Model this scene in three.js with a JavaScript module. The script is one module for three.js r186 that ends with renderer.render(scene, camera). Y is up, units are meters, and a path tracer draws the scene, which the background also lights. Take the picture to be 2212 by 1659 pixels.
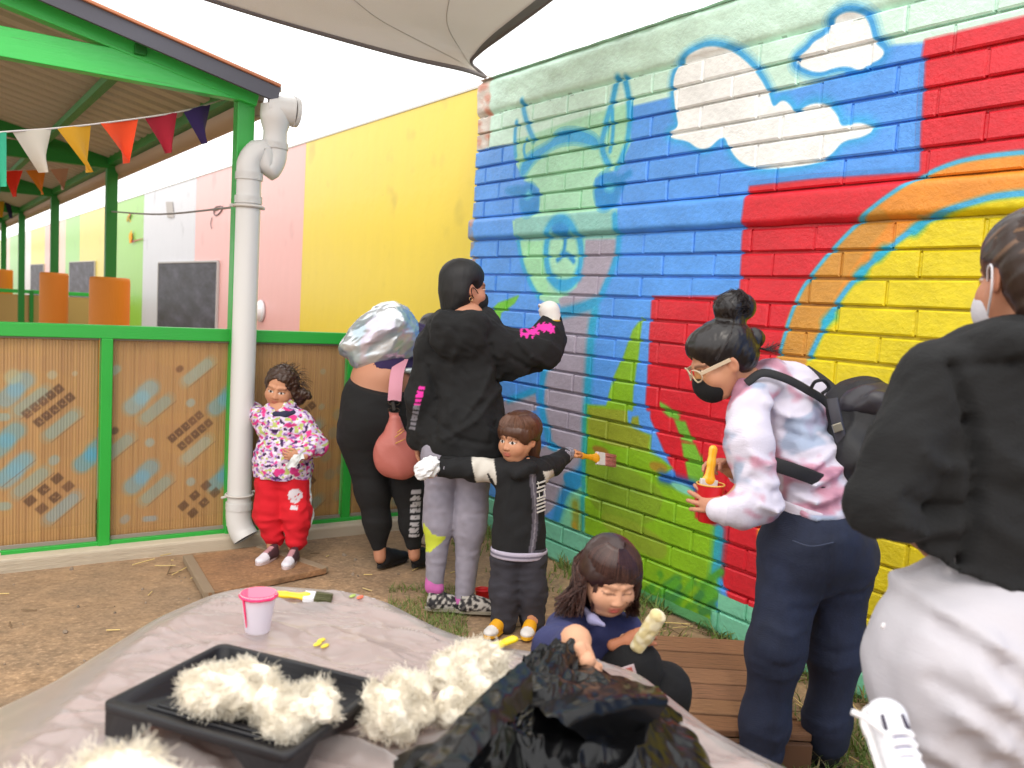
import * as THREE from 'three';
import { ImprovedNoise } from 'three/addons/math/ImprovedNoise.js';
import { mergeGeometries, mergeVertices } from 'three/addons/utils/BufferGeometryUtils.js';
import { RoundedBoxGeometry } from 'three/addons/geometries/RoundedBoxGeometry.js';

// ---------------------------------------------------------------- camera, sky, sun
const EYE = 1.3, FOCAL = 1880, CX = 1106, CY = 829.5;
const PITCH = 5.2 * Math.PI / 180, YAW = 34.8 * Math.PI / 180, ROLL = 3.4 * Math.PI / 180;
const scene = new THREE.Scene();
const camera = new THREE.PerspectiveCamera(2 * Math.atan(829.5 / FOCAL) * 180 / Math.PI, 4 / 3, 0.05, 400);
camera.position.set(0, EYE, 0);
camera.rotation.order = 'YXZ';
camera.rotation.set(-PITCH, -YAW, ROLL);
camera.focus = 3.2; camera.userData.fStop = 3.5;
camera.updateMatrixWorld(true);
const SKY_W = 128, SKY_H = 64, SKY_L = 1.97;
const skyData = new Float32Array(SKY_W * SKY_H * 4);
const pn = new ImprovedNoise();
for (let j = 0; j < SKY_H; j++) for (let i = 0; i < SKY_W; i++) {
  const el = (j / (SKY_H - 1) - 0.5) * Math.PI, az = i / SKY_W * Math.PI * 2;
  const c = 1 + 0.1 * pn.noise(Math.cos(az) * 2 + 5, Math.sin(az) * 2, el * 3) + 0.12 * Math.max(0, Math.sin(el));
  const k = el < -0.02 ? 0.25 : c;
  const o = (j * SKY_W + i) * 4;
  skyData[o] = SKY_L * k * 1.0; skyData[o + 1] = SKY_L * k * 0.995; skyData[o + 2] = SKY_L * k * 1.0; skyData[o + 3] = 1;
}
const sky = new THREE.DataTexture(skyData, SKY_W, SKY_H, THREE.RGBAFormat, THREE.FloatType);
sky.mapping = THREE.EquirectangularReflectionMapping; sky.magFilter = sky.minFilter = THREE.LinearFilter; sky.wrapS = THREE.RepeatWrapping;
sky.needsUpdate = true;
scene.background = sky; scene.environment = sky;
const sun = new THREE.DirectionalLight(0xfff4e6, 0.85);
sun.position.set(-6, 14, 7); sun.castShadow = true; sun.shadow.radius = 30;
sun.shadow.mapSize.set(2048, 2048);
Object.assign(sun.shadow.camera, { left: -10, right: 10, top: 10, bottom: -10, near: 0.5, far: 50 });
scene.add(sun, sun.target); sun.target.position.set(1.2, 0, -3);
const renderer = new THREE.WebGLRenderer({ antialias: true });
renderer.toneMapping = THREE.LinearToneMapping;
renderer.toneMappingExposure = 1.06;
renderer.shadowMap.enabled = true; renderer.shadowMap.type = THREE.PCFSoftShadowMap;
renderer.setSize(1024, 768);

// ---------------------------------------------------------------- helpers
const V = (x, y, z) => new THREE.Vector3(x, y, z);
const E0 = V(0, EYE, 0);
const CR = V(1, 0, 0).applyQuaternion(camera.quaternion), CU = V(0, 1, 0).applyQuaternion(camera.quaternion), CF = V(0, 0, -1).applyQuaternion(camera.quaternion);
const FH = V(Math.sin(YAW), 0, -Math.cos(YAW)), RH = V(Math.cos(YAW), 0, Math.sin(YAW)), UP = V(0, 1, 0);   // horizontal forward and right
const ray = (u, v) => CF.clone().addScaledVector(CR, (u - CX) / FOCAL).addScaledVector(CU, (CY - v) / FOCAL);
const at = (u, v, d) => ray(u, v).multiplyScalar(d).add(E0);
const onY = (u, v, h) => { const q = ray(u, v); return q.multiplyScalar((h - EYE) / q.y).add(E0); };
const onX = (u, v, x) => { const q = ray(u, v); return q.multiplyScalar(x / q.x).add(E0); };
const onZ = (u, v, z) => { const q = ray(u, v); return q.multiplyScalar(z / q.z).add(E0); };
const depthOf = (p) => p.clone().sub(E0).dot(CF);
const dirOf = (right, up, away) => V(0, 0, 0).addScaledVector(RH, right).addScaledVector(UP, up).addScaledVector(FH, away).normalize();
let seed = 7;
const rnd = () => { seed = (seed * 1664525 + 1013904223) >>> 0; return seed / 4294967296; };
const rr = (a, b) => a + (b - a) * rnd();
const noise = (x, y, z) => pn.noise(x, y, z);
const fbm = (x, y, z) => noise(x, y, z) * 0.55 + noise(x * 2.1 + 3, y * 2.1, z * 2.1) * 0.3 + noise(x * 4.3, y * 4.3 + 7, z * 4.3) * 0.15;
const clamp = (x, a = 0, b = 1) => Math.min(b, Math.max(a, x));
const smooth = (a, b, x) => { const t = clamp((x - a) / (b - a)); return t * t * (3 - 2 * t); };
const lin = (hex) => { const c = new THREE.Color(hex); return [c.r, c.g, c.b]; };
const mat = (hex, roughness = 0.7, o = {}) => new THREE.MeshPhysicalMaterial({ color: hex, roughness, side: THREE.DoubleSide, ...o });
const names = {};
const numbered = (n) => { const k = names[n] = (names[n] ?? -1) + 1; return k ? n + '_' + String(k).padStart(3, '0') : n; };
function shade(o) { o.castShadow = true; o.receiveShadow = true; return o; }
function tag(o, label, category, group) { o.userData = { label, category }; if (group) o.userData.group = group; return o; }
function thing(name, label, category, p = V(0, 0, 0), group) {
  const o = new THREE.Group(); o.name = numbered(name); o.position.copy(p); scene.add(o);
  return tag(o, label, category, group);
}
// geometry is given in world coordinates and moved into its parent's frame (parents are not turned)
function part(name, geo, m, parent, label) {
  if (Array.isArray(geo)) geo = merge(geo);
  const w = V(0, 0, 0); for (let o = parent; o && o !== scene; o = o.parent) w.add(o.position);
  if (w.lengthSq()) geo.translate(-w.x, -w.y, -w.z);
  const o = shade(new THREE.Mesh(geo, m)); o.name = name; parent.add(o);
  if (label) o.userData.label = label;
  return o;
}
function struct(name, geo, m) { const o = part(name, geo, m, scene); o.userData.kind = 'structure'; return o; }
function merge(list) {
  const gs = list.map((g) => { const q = g.index ? g.toNonIndexed() : g; if (!q.attributes.normal) q.computeVertexNormals(); return q; });
  const keys = ['position', 'normal', 'uv', 'color'].filter((k) => gs.every((g) => g.attributes[k]));
  for (const g of gs) for (const k of Object.keys(g.attributes)) if (!keys.includes(k)) g.deleteAttribute(k);
  return mergeGeometries(gs);
}
const box = (x0, x1, y0, y1, z0, z1, r = 0) => {
  const g = r ? new RoundedBoxGeometry(x1 - x0, y1 - y0, z1 - z0, 2, r) : new THREE.BoxGeometry(x1 - x0, y1 - y0, z1 - z0);
  return g.translate((x0 + x1) / 2, (y0 + y1) / 2, (z0 + z1) / 2);
};
// square bar from a to b; h = height (towards up), w = width
function bar(a, b, w, h, up = UP, r = 0.004) {
  const d = b.clone().sub(a), L = d.length(); d.normalize();
  const s = d.clone().cross(up).normalize(), t = s.clone().cross(d).normalize();
  const g = r ? new RoundedBoxGeometry(L, h, w, 1, r) : new THREE.BoxGeometry(L, h, w);
  g.applyMatrix4(new THREE.Matrix4().makeBasis(d, t, s).setPosition(a.clone().add(b).multiplyScalar(0.5)));
  return g;
}
function tube(pts, r, seg = 24, rad = 8, closed = false) { return new THREE.TubeGeometry(new THREE.CatmullRomCurve3(pts, closed, 'centripetal'), seg, r, rad, closed); }
// tube with a radius that changes along it, no texture coordinates
function taper(pts, radii, seg = 6, rad = 5) {
  const c = new THREE.CatmullRomCurve3(pts), fr = c.computeFrenetFrames(seg, false), P = [], I = [];
  for (let i = 0; i <= seg; i++) {
    const t = i / seg, p = c.getPoint(t), k = t * (radii.length - 1), a = Math.min(radii.length - 2, Math.floor(k)), R = radii[a] + (radii[a + 1] - radii[a]) * (k - a);
    for (let j = 0; j < rad; j++) { const th = j / rad * 6.2832, q = p.clone().addScaledVector(fr.normals[i], Math.cos(th) * R).addScaledVector(fr.binormals[i], Math.sin(th) * R); P.push(q.x, q.y, q.z); }
  }
  for (let i = 0; i < seg; i++) for (let j = 0; j < rad; j++) { const a = i * rad + j, b = i * rad + (j + 1) % rad; I.push(a, b, a + rad, b, b + rad, a + rad); }
  const g = new THREE.BufferGeometry(); g.setAttribute('position', new THREE.Float32BufferAttribute(P, 3)); g.setIndex(I); g.computeVertexNormals(); return g;
}
function sheet(nu, nv, f, uvf) {
  const P = [], T = [], I = [];
  for (let j = 0; j <= nv; j++) for (let i = 0; i <= nu; i++) { const s = i / nu, t = j / nv, p = f(s, t); P.push(p.x, p.y, p.z); const q = uvf ? uvf(s, t) : [s, t]; T.push(q[0], q[1]); }
  for (let j = 0; j < nv; j++) for (let i = 0; i < nu; i++) { const a = j * (nu + 1) + i, b = a + nu + 1; I.push(a, a + 1, b, a + 1, b + 1, b); }
  const g = new THREE.BufferGeometry(); g.setAttribute('position', new THREE.Float32BufferAttribute(P, 3)); g.setAttribute('uv', new THREE.Float32BufferAttribute(T, 2)); g.setIndex(I); g.computeVertexNormals(); return g;
}
function dataTex(n, f, srgb, repeat = 1) {
  const d = new Uint8Array(n * n * 4);
  for (let j = 0; j < n; j++) for (let i = 0; i < n; i++) { const c = f(i / n, j / n), o = (j * n + i) * 4; for (let k = 0; k < 3; k++) d[o + k] = clamp(Array.isArray(c) ? c[k] : c) * 255; d[o + 3] = 255; }
  const t = new THREE.DataTexture(d, n, n, THREE.RGBAFormat); t.wrapS = t.wrapT = THREE.RepeatWrapping; t.magFilter = THREE.LinearFilter; t.minFilter = THREE.LinearMipmapLinearFilter; t.generateMipmaps = true;
  if (srgb) t.colorSpace = THREE.SRGBColorSpace; t.repeat.set(repeat, repeat); t.needsUpdate = true; return t;
}
// noise that repeats after one unit in both directions
const tileNoise = (x, y, f, o = 0) => { const n = (a, b) => fbm(a * f + o, b * f - o, o * 1.7); const wx = x, wy = y; return n(x, y) * (1 - wx) * (1 - wy) + n(x - 1, y) * wx * (1 - wy) + n(x, y - 1) * (1 - wx) * wy + n(x - 1, y - 1) * wx * wy; };
const grainTex = dataTex(256, (x, y) => 0.5 + 0.6 * tileNoise(x, y, 14, 2) + 0.25 * tileNoise(x, y, 40, 5), false);
const clothTex = dataTex(256, (x, y) => 0.5 + 0.22 * Math.sin(x * 6.2832 * 48) * Math.sin(y * 6.2832 * 48) + 0.5 * tileNoise(x, y, 30, 3), false);
const rep = (t, s) => { const c = t.clone(); c.repeat.set(s, s); c.needsUpdate = true; return c; };
const grain4 = rep(grainTex, 4), cloth5 = rep(clothTex, 6);
const cloth = (hex, o = {}) => mat(hex, 0.9, { bumpMap: cloth5, bumpScale: 0.0012, sheen: 0.04, sheenRoughness: 0.6, sheenColor: new THREE.Color(0x888888), ...o });

// ---------------------------------------------------------------- ground
const GT = dataTex(1024, (x, y) => {
  const a = tileNoise(x, y, 5, 1), b = tileNoise(x, y, 22, 4), c = tileNoise(x, y, 90, 9), k = 0.94 + a * 0.2 + b * 0.26 + c * 0.34;
  const peb = c > 0.22 ? 0.35 : 0;
  return [0.64 * k + peb * 0.12 + 0.03 * a, 0.525 * k + peb * 0.12, 0.405 * k + peb * 0.12 - 0.03 * a];
}, true);
GT.repeat.set(1 / 1.6, 1 / 1.6);
const GB = dataTex(512, (x, y) => 0.5 + 0.5 * tileNoise(x, y, 12, 6) + 0.4 * tileNoise(x, y, 50, 8), false); GB.repeat.set(1 / 0.9, 1 / 0.9);
const groundM = mat(0xffffff, 0.95, { map: GT, bumpMap: GB, bumpScale: 0.006 });
const gy = (x, z) => 0.008 * fbm(x * 2.2, 0, z * 2.2);
struct('ground', sheet(150, 150, (s, t) => { const q = (a) => Math.sign(a - 0.5) * Math.pow(Math.abs(a - 0.5) * 2, 2.6) * 60; const x = 1.2 + q(s), z = -2.8 + q(t); return V(x, Math.abs(x) > 6 || Math.abs(z + 3) > 6 ? -0.01 : gy(x, z) - 0.008, z); }, (s, t) => { const q = (a) => Math.sign(a - 0.5) * Math.pow(Math.abs(a - 0.5) * 2, 2.6) * 60; return [1.2 + q(s), -2.8 + q(t)]; }), groundM);
// low kerb under the fence and the cement floor of the shelter behind it
const cementM = mat(0xb9a88e, 0.9, { bumpMap: grain4, bumpScale: 0.004, map: dataTex(256, (x, y) => { const k = 0.86 + 0.35 * tileNoise(x, y, 8, 3) + 0.2 * tileNoise(x, y, 40, 2); return [k, k * 0.98, k * 0.95]; }, true) });
struct('kerb', box(-6, 2.70, -0.05, 0.055, -4.52, -4.30, 0.014), mat(0xcbbda6, 0.92, { bumpMap: grain4, bumpScale: 0.005 }));
struct('patio_floor', box(-14, 2.72, -0.05, 0.1, -30, -4.62, 0.01), cementM);

// ---------------------------------------------------------------- mural wall
const XW = 2.73, ZL = -4.45, ZR = 1.6, TOP = 2.58, MZ0 = -4.5, MK = 2048 / 3.7, MH = 1456;
const cv = document.createElement('canvas'); cv.width = 2048; cv.height = MH;
const g2 = cv.getContext('2d');
const Wp = (u, v) => { const p = onX(u, v, XW); return [(p.z - MZ0) * MK, (2.62 - p.y) * MK]; };
const D0 = (x, y) => Wp(x, y), Z1 = (x, y) => Wp(993.7 + 0.5508 * x, 0.5508 * y), Z4 = (x, y) => Wp(993.7 + 0.3645 * x, 129.6 + 0.3645 * y);
const Z5 = (x, y) => Wp(1209.7 + 0.3646 * x, 820.9 + 0.3646 * y), ZA = (x, y) => Wp(864.1 + 0.31252 * x, 518.5 + 0.31252 * y), Z6 = (x, y) => Wp(864.1 + 0.33861 * x, 864.1 + 0.33861 * y);
function path(fr, pts, close, round) {
  const q = []; for (let i = 0; i < pts.length; i += 2) q.push(fr(pts[i], pts[i + 1]));
  g2.beginPath();
  if (round) {
    const n = q.length, mid = (a, b) => [(a[0] + b[0]) / 2, (a[1] + b[1]) / 2];
    if (close) { let m = mid(q[n - 1], q[0]); g2.moveTo(...m); for (let i = 0; i < n; i++) { m = mid(q[i], q[(i + 1) % n]); g2.quadraticCurveTo(...q[i], ...m); } }
    else { g2.moveTo(...q[0]); for (let i = 1; i < n - 1; i++) { const m = i === n - 2 ? q[n - 1] : mid(q[i], q[i + 1]); g2.quadraticCurveTo(...q[i], ...m); } if (n === 2) g2.lineTo(...q[1]); }
  } else { q.forEach((p, i) => (i ? g2.lineTo(...p) : g2.moveTo(...p))); }
  if (close) g2.closePath();
}
const rgba = (hex, a) => { const n = parseInt(hex.slice(1), 16); return `rgba(${n >> 16},${(n >> 8) & 255},${n & 255},${a})`; };
function fill(fr, pts, c, round = false, edge = 5) { path(fr, pts, true, round); g2.fillStyle = c; g2.fill(); g2.lineJoin = 'round'; for (const w of [edge, edge * 2]) { g2.lineWidth = w; g2.strokeStyle = rgba(c, 0.35); g2.stroke(); } }
function spray(fr, pts, c, w, round = true, close = false) { g2.lineCap = g2.lineJoin = 'round'; path(fr, pts, close, round); for (const [k, a] of [[2.1, 0.14], [1.6, 0.22], [1.2, 0.4], [0.85, 0.8]]) { g2.lineWidth = w * k; g2.strokeStyle = rgba(c, a); g2.stroke(); } }
const C = { mint: '#cbecdb', blue: '#559aea', red: '#d01c2c', orange: '#dc8a2a', yellow: '#dac60c', green: '#86b91c', olive: '#93a02a', lav: '#a79eae', face: '#a4dab6', line: '#23a0d8', deep: '#1786cc', white: '#eef0ee', base: '#79c7a0', teal: '#8ac4ba' };
g2.fillStyle = C.blue; g2.fillRect(0, 0, 2048, MH);
// pale top band, then the red and the arch, lawn and base
fill(Z4, [-60, -800, -60, 548, 320, 495, 320, 470, 1010, 330, 1010, 262, 1250, 200, 1254, 60, 1254, -800], C.mint);
fill(Z1, [600, 430, 832, 375, 1215, 362, 1300, 345, 1500, 285, 1560, 225, 1700, 172, 1825, 160, 2212, 70, 2500, 0, 2500, -600, 400, -600], C.mint);
fill(Z1, [1825, 160, 2500, 0, 2500, 2600, 1170, 2600, 730, 1600, 752, 1165, 1097, 1165, 1110, 930, 1140, 720, 1390, 690, 1790, 665, 1800, 400, 1810, 250], C.red);
spray(Z1, [1140, 720, 1395, 690, 1790, 663, 1802, 400, 1812, 240], '#3f8fdc', 9, false);
fill(Z1, [1165, 2600, 1170, 1900, 1190, 1650, 1245, 1400, 1310, 1180, 1400, 1050, 1540, 890, 1700, 760, 1870, 660, 2040, 610, 2300, 590, 2500, 590, 2500, 2600], C.orange, true);
fill(Z1, [1245, 1400, 1310, 1180, 1400, 1050, 1540, 890, 1640, 800, 1700, 860, 1560, 1010, 1450, 1190, 1370, 1400, 1330, 1500, 1220, 1500], '#c48a35', true);
fill(Z1, [1345, 2600, 1335, 1800, 1340, 1500, 1370, 1400, 1440, 1250, 1540, 1100, 1680, 970, 1850, 850, 2040, 790, 2140, 765, 2300, 755, 2500, 760, 2500, 2600], C.yellow, true);
spray(Z1, [1250, 1390, 1310, 1180, 1400, 1050, 1540, 890, 1700, 760, 1870, 660, 2040, 610, 2300, 590], '#38a9d8', 7);
spray(Z1, [1370, 1400, 1440, 1250, 1540, 1100, 1680, 970, 1850, 850, 2040, 790, 2140, 765, 2300, 755], '#2f9fdc', 10);
for (const [x, y] of [[1435, 1262], [1560, 1085], [1640, 1005], [1785, 905]]) spray(Z1, [x, y, x + 22, y - 22], '#18a6c8', 17, false);
// neck, jaw and face of the animal
fill(ZA, [1060, 480, 1340, 470, 1300, 620, 1300, 900, 1285, 1150, 1280, 1420, 1290, 1640, 1000, 1900, 700, 1900, 700, 1640, 1015, 1420, 985, 1200, 1000, 1050, 990, 920, 1060, 830, 1080, 600], C.lav);
fill(ZA, [640, 1150, 745, 1110, 930, 1045, 940, 1170, 745, 1230, 640, 1250], C.lav);
fill(Z6, [1150, 560, 1080, 560, 1045, 660, 1000, 800, 950, 950, 900, 1400, 1290, 1400, 1220, 600], C.base);
fill(Z6, [500, 560, 580, 700, 590, 1300, 400, 1300, 420, 900], '#6cc0a4');
fill(Z4, [320, 480, 330, 610, 380, 710, 470, 760, 470, 900, 330, 960, 340, 1060, 355, 1150, 400, 1290, 450, 1400, 520, 1440, 600, 1440, 700, 1350, 740, 1200, 740, 1065, 935, 1060, 940, 890, 800, 880, 800, 700, 940, 640, 1005, 500, 1005, 260, 700, 350], C.face);
fill(Z4, [345, 945, 950, 885, 942, 1052, 330, 1075], C.teal, false, 2);
fill(Z4, [350, 1085, 500, 1078, 520, 1400, 450, 1390, 400, 1290], '#9fdcab');
fill(Z4, [745, 1070, 925, 1065, 920, 1180, 890, 1270, 840, 1370, 800, 1440, 600, 1470, 590, 1420, 690, 1350, 730, 1200], C.lav);
spray(Z4, [372, 245, 385, 370, 435, 470], C.line, 16); spray(Z4, [335, 370, 318, 480, 330, 570], C.line, 13); spray(Z4, [395, 470, 360, 540, 400, 600], C.line, 9);
fill(Z4, [350, 650, 400, 560, 540, 490, 570, 430, 640, 412, 720, 420, 800, 455, 830, 500, 800, 512, 700, 480, 580, 490, 480, 560, 430, 600, 370, 700], C.line, true, 12);
spray(Z4, [930, 110, 900, 260, 860, 400, 830, 530, 880, 620], C.line, 17); spray(Z4, [975, 110, 1010, 240, 1000, 450, 960, 580, 930, 640], C.line, 15); spray(Z4, [905, 300, 912, 420, 890, 540], C.line, 11);
const blob = (fr, x, y, rx, ry, c) => { const p = []; for (let i = 0; i < 14; i++) { const t = i / 14 * 6.2832; p.push(x + Math.cos(t) * rx, y + Math.sin(t) * ry); } fill(fr, p, c, true, 10); };
blob(Z4, 868, 780, 72, 112, C.deep); blob(Z4, 912, 735, 60, 45, C.deep); blob(Z4, 410, 832, 56, 98, C.deep); blob(Z4, 400, 800, 17, 17, '#5bbfd8'); blob(Z4, 885, 757, 22, 13, '#5bbfd8');
fill(Z4, [255, 768, 350, 745, 400, 770, 370, 800, 300, 795], C.deep, true, 8); spray(Z4, [930, 720, 1010, 670], C.deep, 14);
blob(Z4, 612, 992, 52, 52, C.deep);
{ const p = []; for (let i = 0; i < 18; i++) { const t = i / 18 * 6.2832; p.push(612 + Math.cos(t) * 105, 1145 + Math.sin(t) * 208); } spray(Z4, p, C.line, 20, true, true); }
spray(Z4, [622, 1060, 620, 1150, 578, 1182], C.deep, 13); spray(Z4, [620, 1150, 640, 1150, 672, 1192], C.deep, 12); spray(Z4, [525, 1285, 600, 1350, 705, 1290], C.line, 15);
spray(Z4, [935, 925, 945, 1060, 920, 1200, 870, 1320, 820, 1440, 700, 1475, 590, 1510], C.line, 17); spray(Z4, [345, 1060, 360, 1180, 410, 1320, 460, 1400], C.line, 14);
spray(ZA, [1345, 480, 1315, 640, 1305, 900, 1290, 1150, 1285, 1420, 1270, 1640], '#22a6cc', 26); spray(ZA, [1010, 870, 960, 1050, 985, 1190, 1025, 1380], C.line, 22); spray(ZA, [750, 1105, 850, 1070, 930, 1040], C.line, 16);
spray(ZA, [1120, 500, 1230, 480, 1340, 430], '#2497c4', 22);
spray(Z6, [1170, 440, 1060, 555, 1020, 680, 985, 800, 940, 940], '#2387c0', 30); fill(Z6, [1030, 470, 1120, 460, 1160, 500, 1130, 580, 1070, 560], '#2690c8', true); fill(Z6, [960, 260, 1010, 300, 990, 330, 930, 290], C.line, true);
// lawn
fill(Z5, [150, 150, 390, 165, 400, 270, 430, 300, 530, 330, 525, 430, 600, 470, 660, 520, 600, 570, 790, 640, 800, 820, 945, 880, 940, 1000, 900, 1180, 890, 1420, 600, 1420, 300, 1300, 150, 1300], C.green);
fill(Z5, [170, 165, 385, 180, 395, 270, 525, 335, 515, 420, 300, 380, 170, 330], C.olive); fill(Z5, [150, 430, 330, 480, 500, 580, 640, 700, 500, 900, 160, 760], '#82a528', true); fill(Z5, [200, 780, 420, 830, 640, 960, 610, 1090, 330, 940], '#8ba62c', true);
fill(Z5, [180, 390, 260, 400, 300, 450, 230, 450], '#a07a2c', true); fill(Z5, [540, 480, 640, 510, 620, 560, 530, 520], '#a58a26', true);
fill(Z5, [420, 200, 530, 190, 520, 290, 410, 260], C.blue); fill(Z5, [430, 225, 460, 220, 465, 275, 420, 265], C.olive);
fill(D0, [1386, 688, 1378, 760, 1368, 830, 1365, 885, 1310, 880, 1325, 820, 1347, 770, 1366, 715], C.green);
fill(ZA, [560, 560, 590, 530, 680, 440, 815, 388, 790, 432, 700, 500, 690, 570], '#6cbf2c');
fill(Z5, [590, 130, 640, 160, 705, 215, 700, 235, 645, 215, 605, 180], '#6fae35'); fill(Z5, [680, 240, 740, 250, 785, 370, 720, 350], '#6fae35'); fill(Z5, [725, 375, 800, 385, 850, 500, 840, 640, 770, 620, 745, 500], '#76b431');
spray(Z5, [600, 575, 790, 628], '#1f62b4', 22, false); spray(Z5, [945, 890, 925, 1100, 900, 1300, 905, 1420], '#2aa3c0', 26, false); spray(Z5, [150, 160, 140, 500, 130, 880], '#2da6a0', 14, false);
fill(Z5, [640, 600, 780, 640, 790, 690, 700, 660], '#7fcfb0', true);
spray(Z5, [90, 740, 95, 870], '#8f9a35', 26, false); spray(Z5, [85, 860, 92, 930], '#b79a30', 18, false);
for (let i = 0; i < 70; i++) { const x = rr(470, 900), y = rr(1180, 1440), k = rr(20, 60); spray(Z5, [x, y, x + k, y - k * rr(0.5, 1.4)], ['#4f9c2a', '#5fb030', '#3f8a44', '#86b91c'][i % 4], rr(8, 20), false); }
// base strip (in metres along the wall)
{ const mx = (z) => (z - MZ0) * MK, my = (y) => (2.62 - y) * MK; const strip = (z0, z1, y, c) => { const n = 16; g2.beginPath(); g2.moveTo(mx(z0), my(-0.1)); for (let i = 0; i <= n; i++) g2.lineTo(mx(z0 + (z1 - z0) * i / n), my(y + 0.012 * noise(i * 1.3, z0, 2))); g2.lineTo(mx(z1), my(-0.1)); g2.closePath(); g2.fillStyle = c; g2.fill(); };
  const zl = onX(1275, 1300, XW).z, zr = onX(1548, 1340, XW).z; strip(MZ0, zl, 0.2, '#74c0a2'); strip(zl, zr, 0.05, '#5fa86c'); strip(zr, 0, 0.17, '#7fcfaa'); }
fill(Z5, [905, 1370, 1120, 1450, 1130, 1800, 900, 1560], '#7fcfaa');
// clouds
const big = [835, 330, 850, 270, 900, 210, 980, 180, 1060, 195, 1130, 250, 1180, 310, 1210, 370, 1225, 430, 1262, 388, 1300, 420, 1308, 455, 1360, 410, 1430, 403, 1480, 450, 1492, 505, 1560, 478, 1630, 505, 1580, 537, 1500, 550, 1460, 605, 1390, 642, 1290, 655, 1180, 662, 1105, 642, 1060, 590, 1040, 530, 1010, 545, 975, 582, 930, 582, 895, 550, 830, 542, 812, 522, 860, 500, 845, 440];
const small = [1308, 242, 1370, 195, 1388, 165, 1440, 140, 1450, 90, 1490, 55, 1540, 45, 1590, 65, 1610, 110, 1622, 170, 1665, 200, 1650, 230, 1600, 250, 1570, 277, 1520, 255, 1460, 265, 1420, 282, 1370, 277];
spray(Z1, big.map((q, i) => (i % 2 ? q - 4 : q)), '#3aa2de', 24, true, true); fill(Z1, big, C.white, true, 3);
spray(Z1, small.map((q, i) => (i % 2 ? q - 3 : q)), '#2f94d8', 25, true, true); fill(Z1, small, C.white, true, 3);
// bare brick strip at the far end
fill(Z4, [40, 80, 175, 100, 178, 330, 165, 510, 70, 540, 40, 540], '#c9bdb0', false, 6); for (let i = 0; i < 26; i++) { const x = rr(95, 170), y = rr(150, 520); blob(Z4, x, y, rr(6, 20), rr(5, 12), ['#c98f78', '#ddd5ca', '#b9ab9d', '#c27f66'][i % 4]); }
for (let i = 0; i < 24; i++) blob(Z4, rr(66, 84), rr(520, 1200), rr(4, 9), rr(6, 18), ['#b98a78', '#9c8f86', '#6f8fc0'][i % 3]);
for (let i = 0; i < 60; i++) { const x = rr(0, 2048), y = (2.62 - 2.37) * MK + rr(-8, 5); g2.fillStyle = 'rgba(90,110,95,0.5)'; g2.fillRect(x, y, rr(4, 22), rr(1.5, 4)); }
// coverage of the paint varies from patch to patch, with drips and specks
{ const im = g2.getImageData(0, 0, 2048, MH), d = im.data; for (let j = 0; j < MH; j++) for (let i = 0; i < 2048; i++) { const k = 1 + 0.06 * noise(i / 90, j / 60, 1) + 0.05 * noise(i / 17, j / 9, 4) + 0.03 * (((i * 7919 + j * 104729) % 1013) / 1013 - 0.5), o = (j * 2048 + i) * 4; for (let c = 0; c < 3; c++) d[o + c] = clamp(d[o + c] * k, 0, 255); } g2.putImageData(im, 0, 0); }
const muralT = new THREE.CanvasTexture(cv); muralT.colorSpace = THREE.SRGBColorSpace; muralT.wrapS = muralT.wrapT = THREE.ClampToEdgeWrapping;
const roughT = dataTex(512, (x, y) => 0.5 + 0.5 * tileNoise(x, y, 10, 2) + 0.35 * tileNoise(x, y, 36, 7) + 0.2 * tileNoise(x, y, 90, 1), false); roughT.repeat.set(9, 6.4);
const muralM = mat(0xffffff, 0.45, { map: muralT, bumpMap: roughT, bumpScale: 0.004, clearcoat: 0.12, clearcoatRoughness: 0.45 });
const wallUV = (g) => { const p = g.attributes.position, uv = []; for (let i = 0; i < p.count; i++) uv.push((p.getZ(i) - MZ0) / 3.7, 1 - (2.62 - p.getY(i)) * MK / MH); g.setAttribute('uv', new THREE.Float32BufferAttribute(uv, 2)); return g; };
const wall = thing('mural_wall', 'brick wall painted with a bright mural of an animal, clouds and an arch', 'wall', V(XW, 0, -2.5));
part('wall_core', wallUV(box(XW + 0.022, XW + 0.22, -0.1, TOP, ZL + 0.004, ZR)), muralM, wall);
// one brick: chamfered block whose face is a little uneven; the front looks towards -x
function brickGeo(y0, y1, z0, z1, xf) {
  const j = () => rr(-0.0025, 0.0025), c = 0.006, xb = XW + 0.0205, xo = xf + rr(-0.003, 0.003);
  const B = [[xb, y0, z0], [xb, y0, z1], [xb, y1, z1], [xb, y1, z0]], M = B.map((p) => [xo + c, p[1] + j() * 0.5, p[2] + j() * 0.5]);
  const s = [[1, 1], [1, -1], [-1, -1], [-1, 1]], Fr = M.map((p, i) => [xo + j() * 0.6, p[1] + c * s[i][0] + j() * 0.5, p[2] + c * s[i][1] + j() * 0.5]);
  const P = [], q = (a, b, d, e) => P.push(...a, ...d, ...b, ...a, ...e, ...d);
  q(Fr[0], Fr[1], Fr[2], Fr[3]);
  for (let i = 0; i < 4; i++) { const k = (i + 1) % 4; q(M[i], M[k], Fr[k], Fr[i]); q(B[i], B[k], M[k], M[i]); }
  const g = new THREE.BufferGeometry(); g.setAttribute('position', new THREE.Float32BufferAttribute(P, 3)); g.computeVertexNormals(); return wallUV(g);
}
const rows = []; for (let i = 0; i < 17; i++) rows.push([i * 0.0975, (i + 1) * 0.0975]);
for (let i = 0; i < 6; i++) rows.push([1.79 + i * 0.097, 1.79 + (i + 1) * 0.097]);
const bricks = [], mortar = [];
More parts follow.
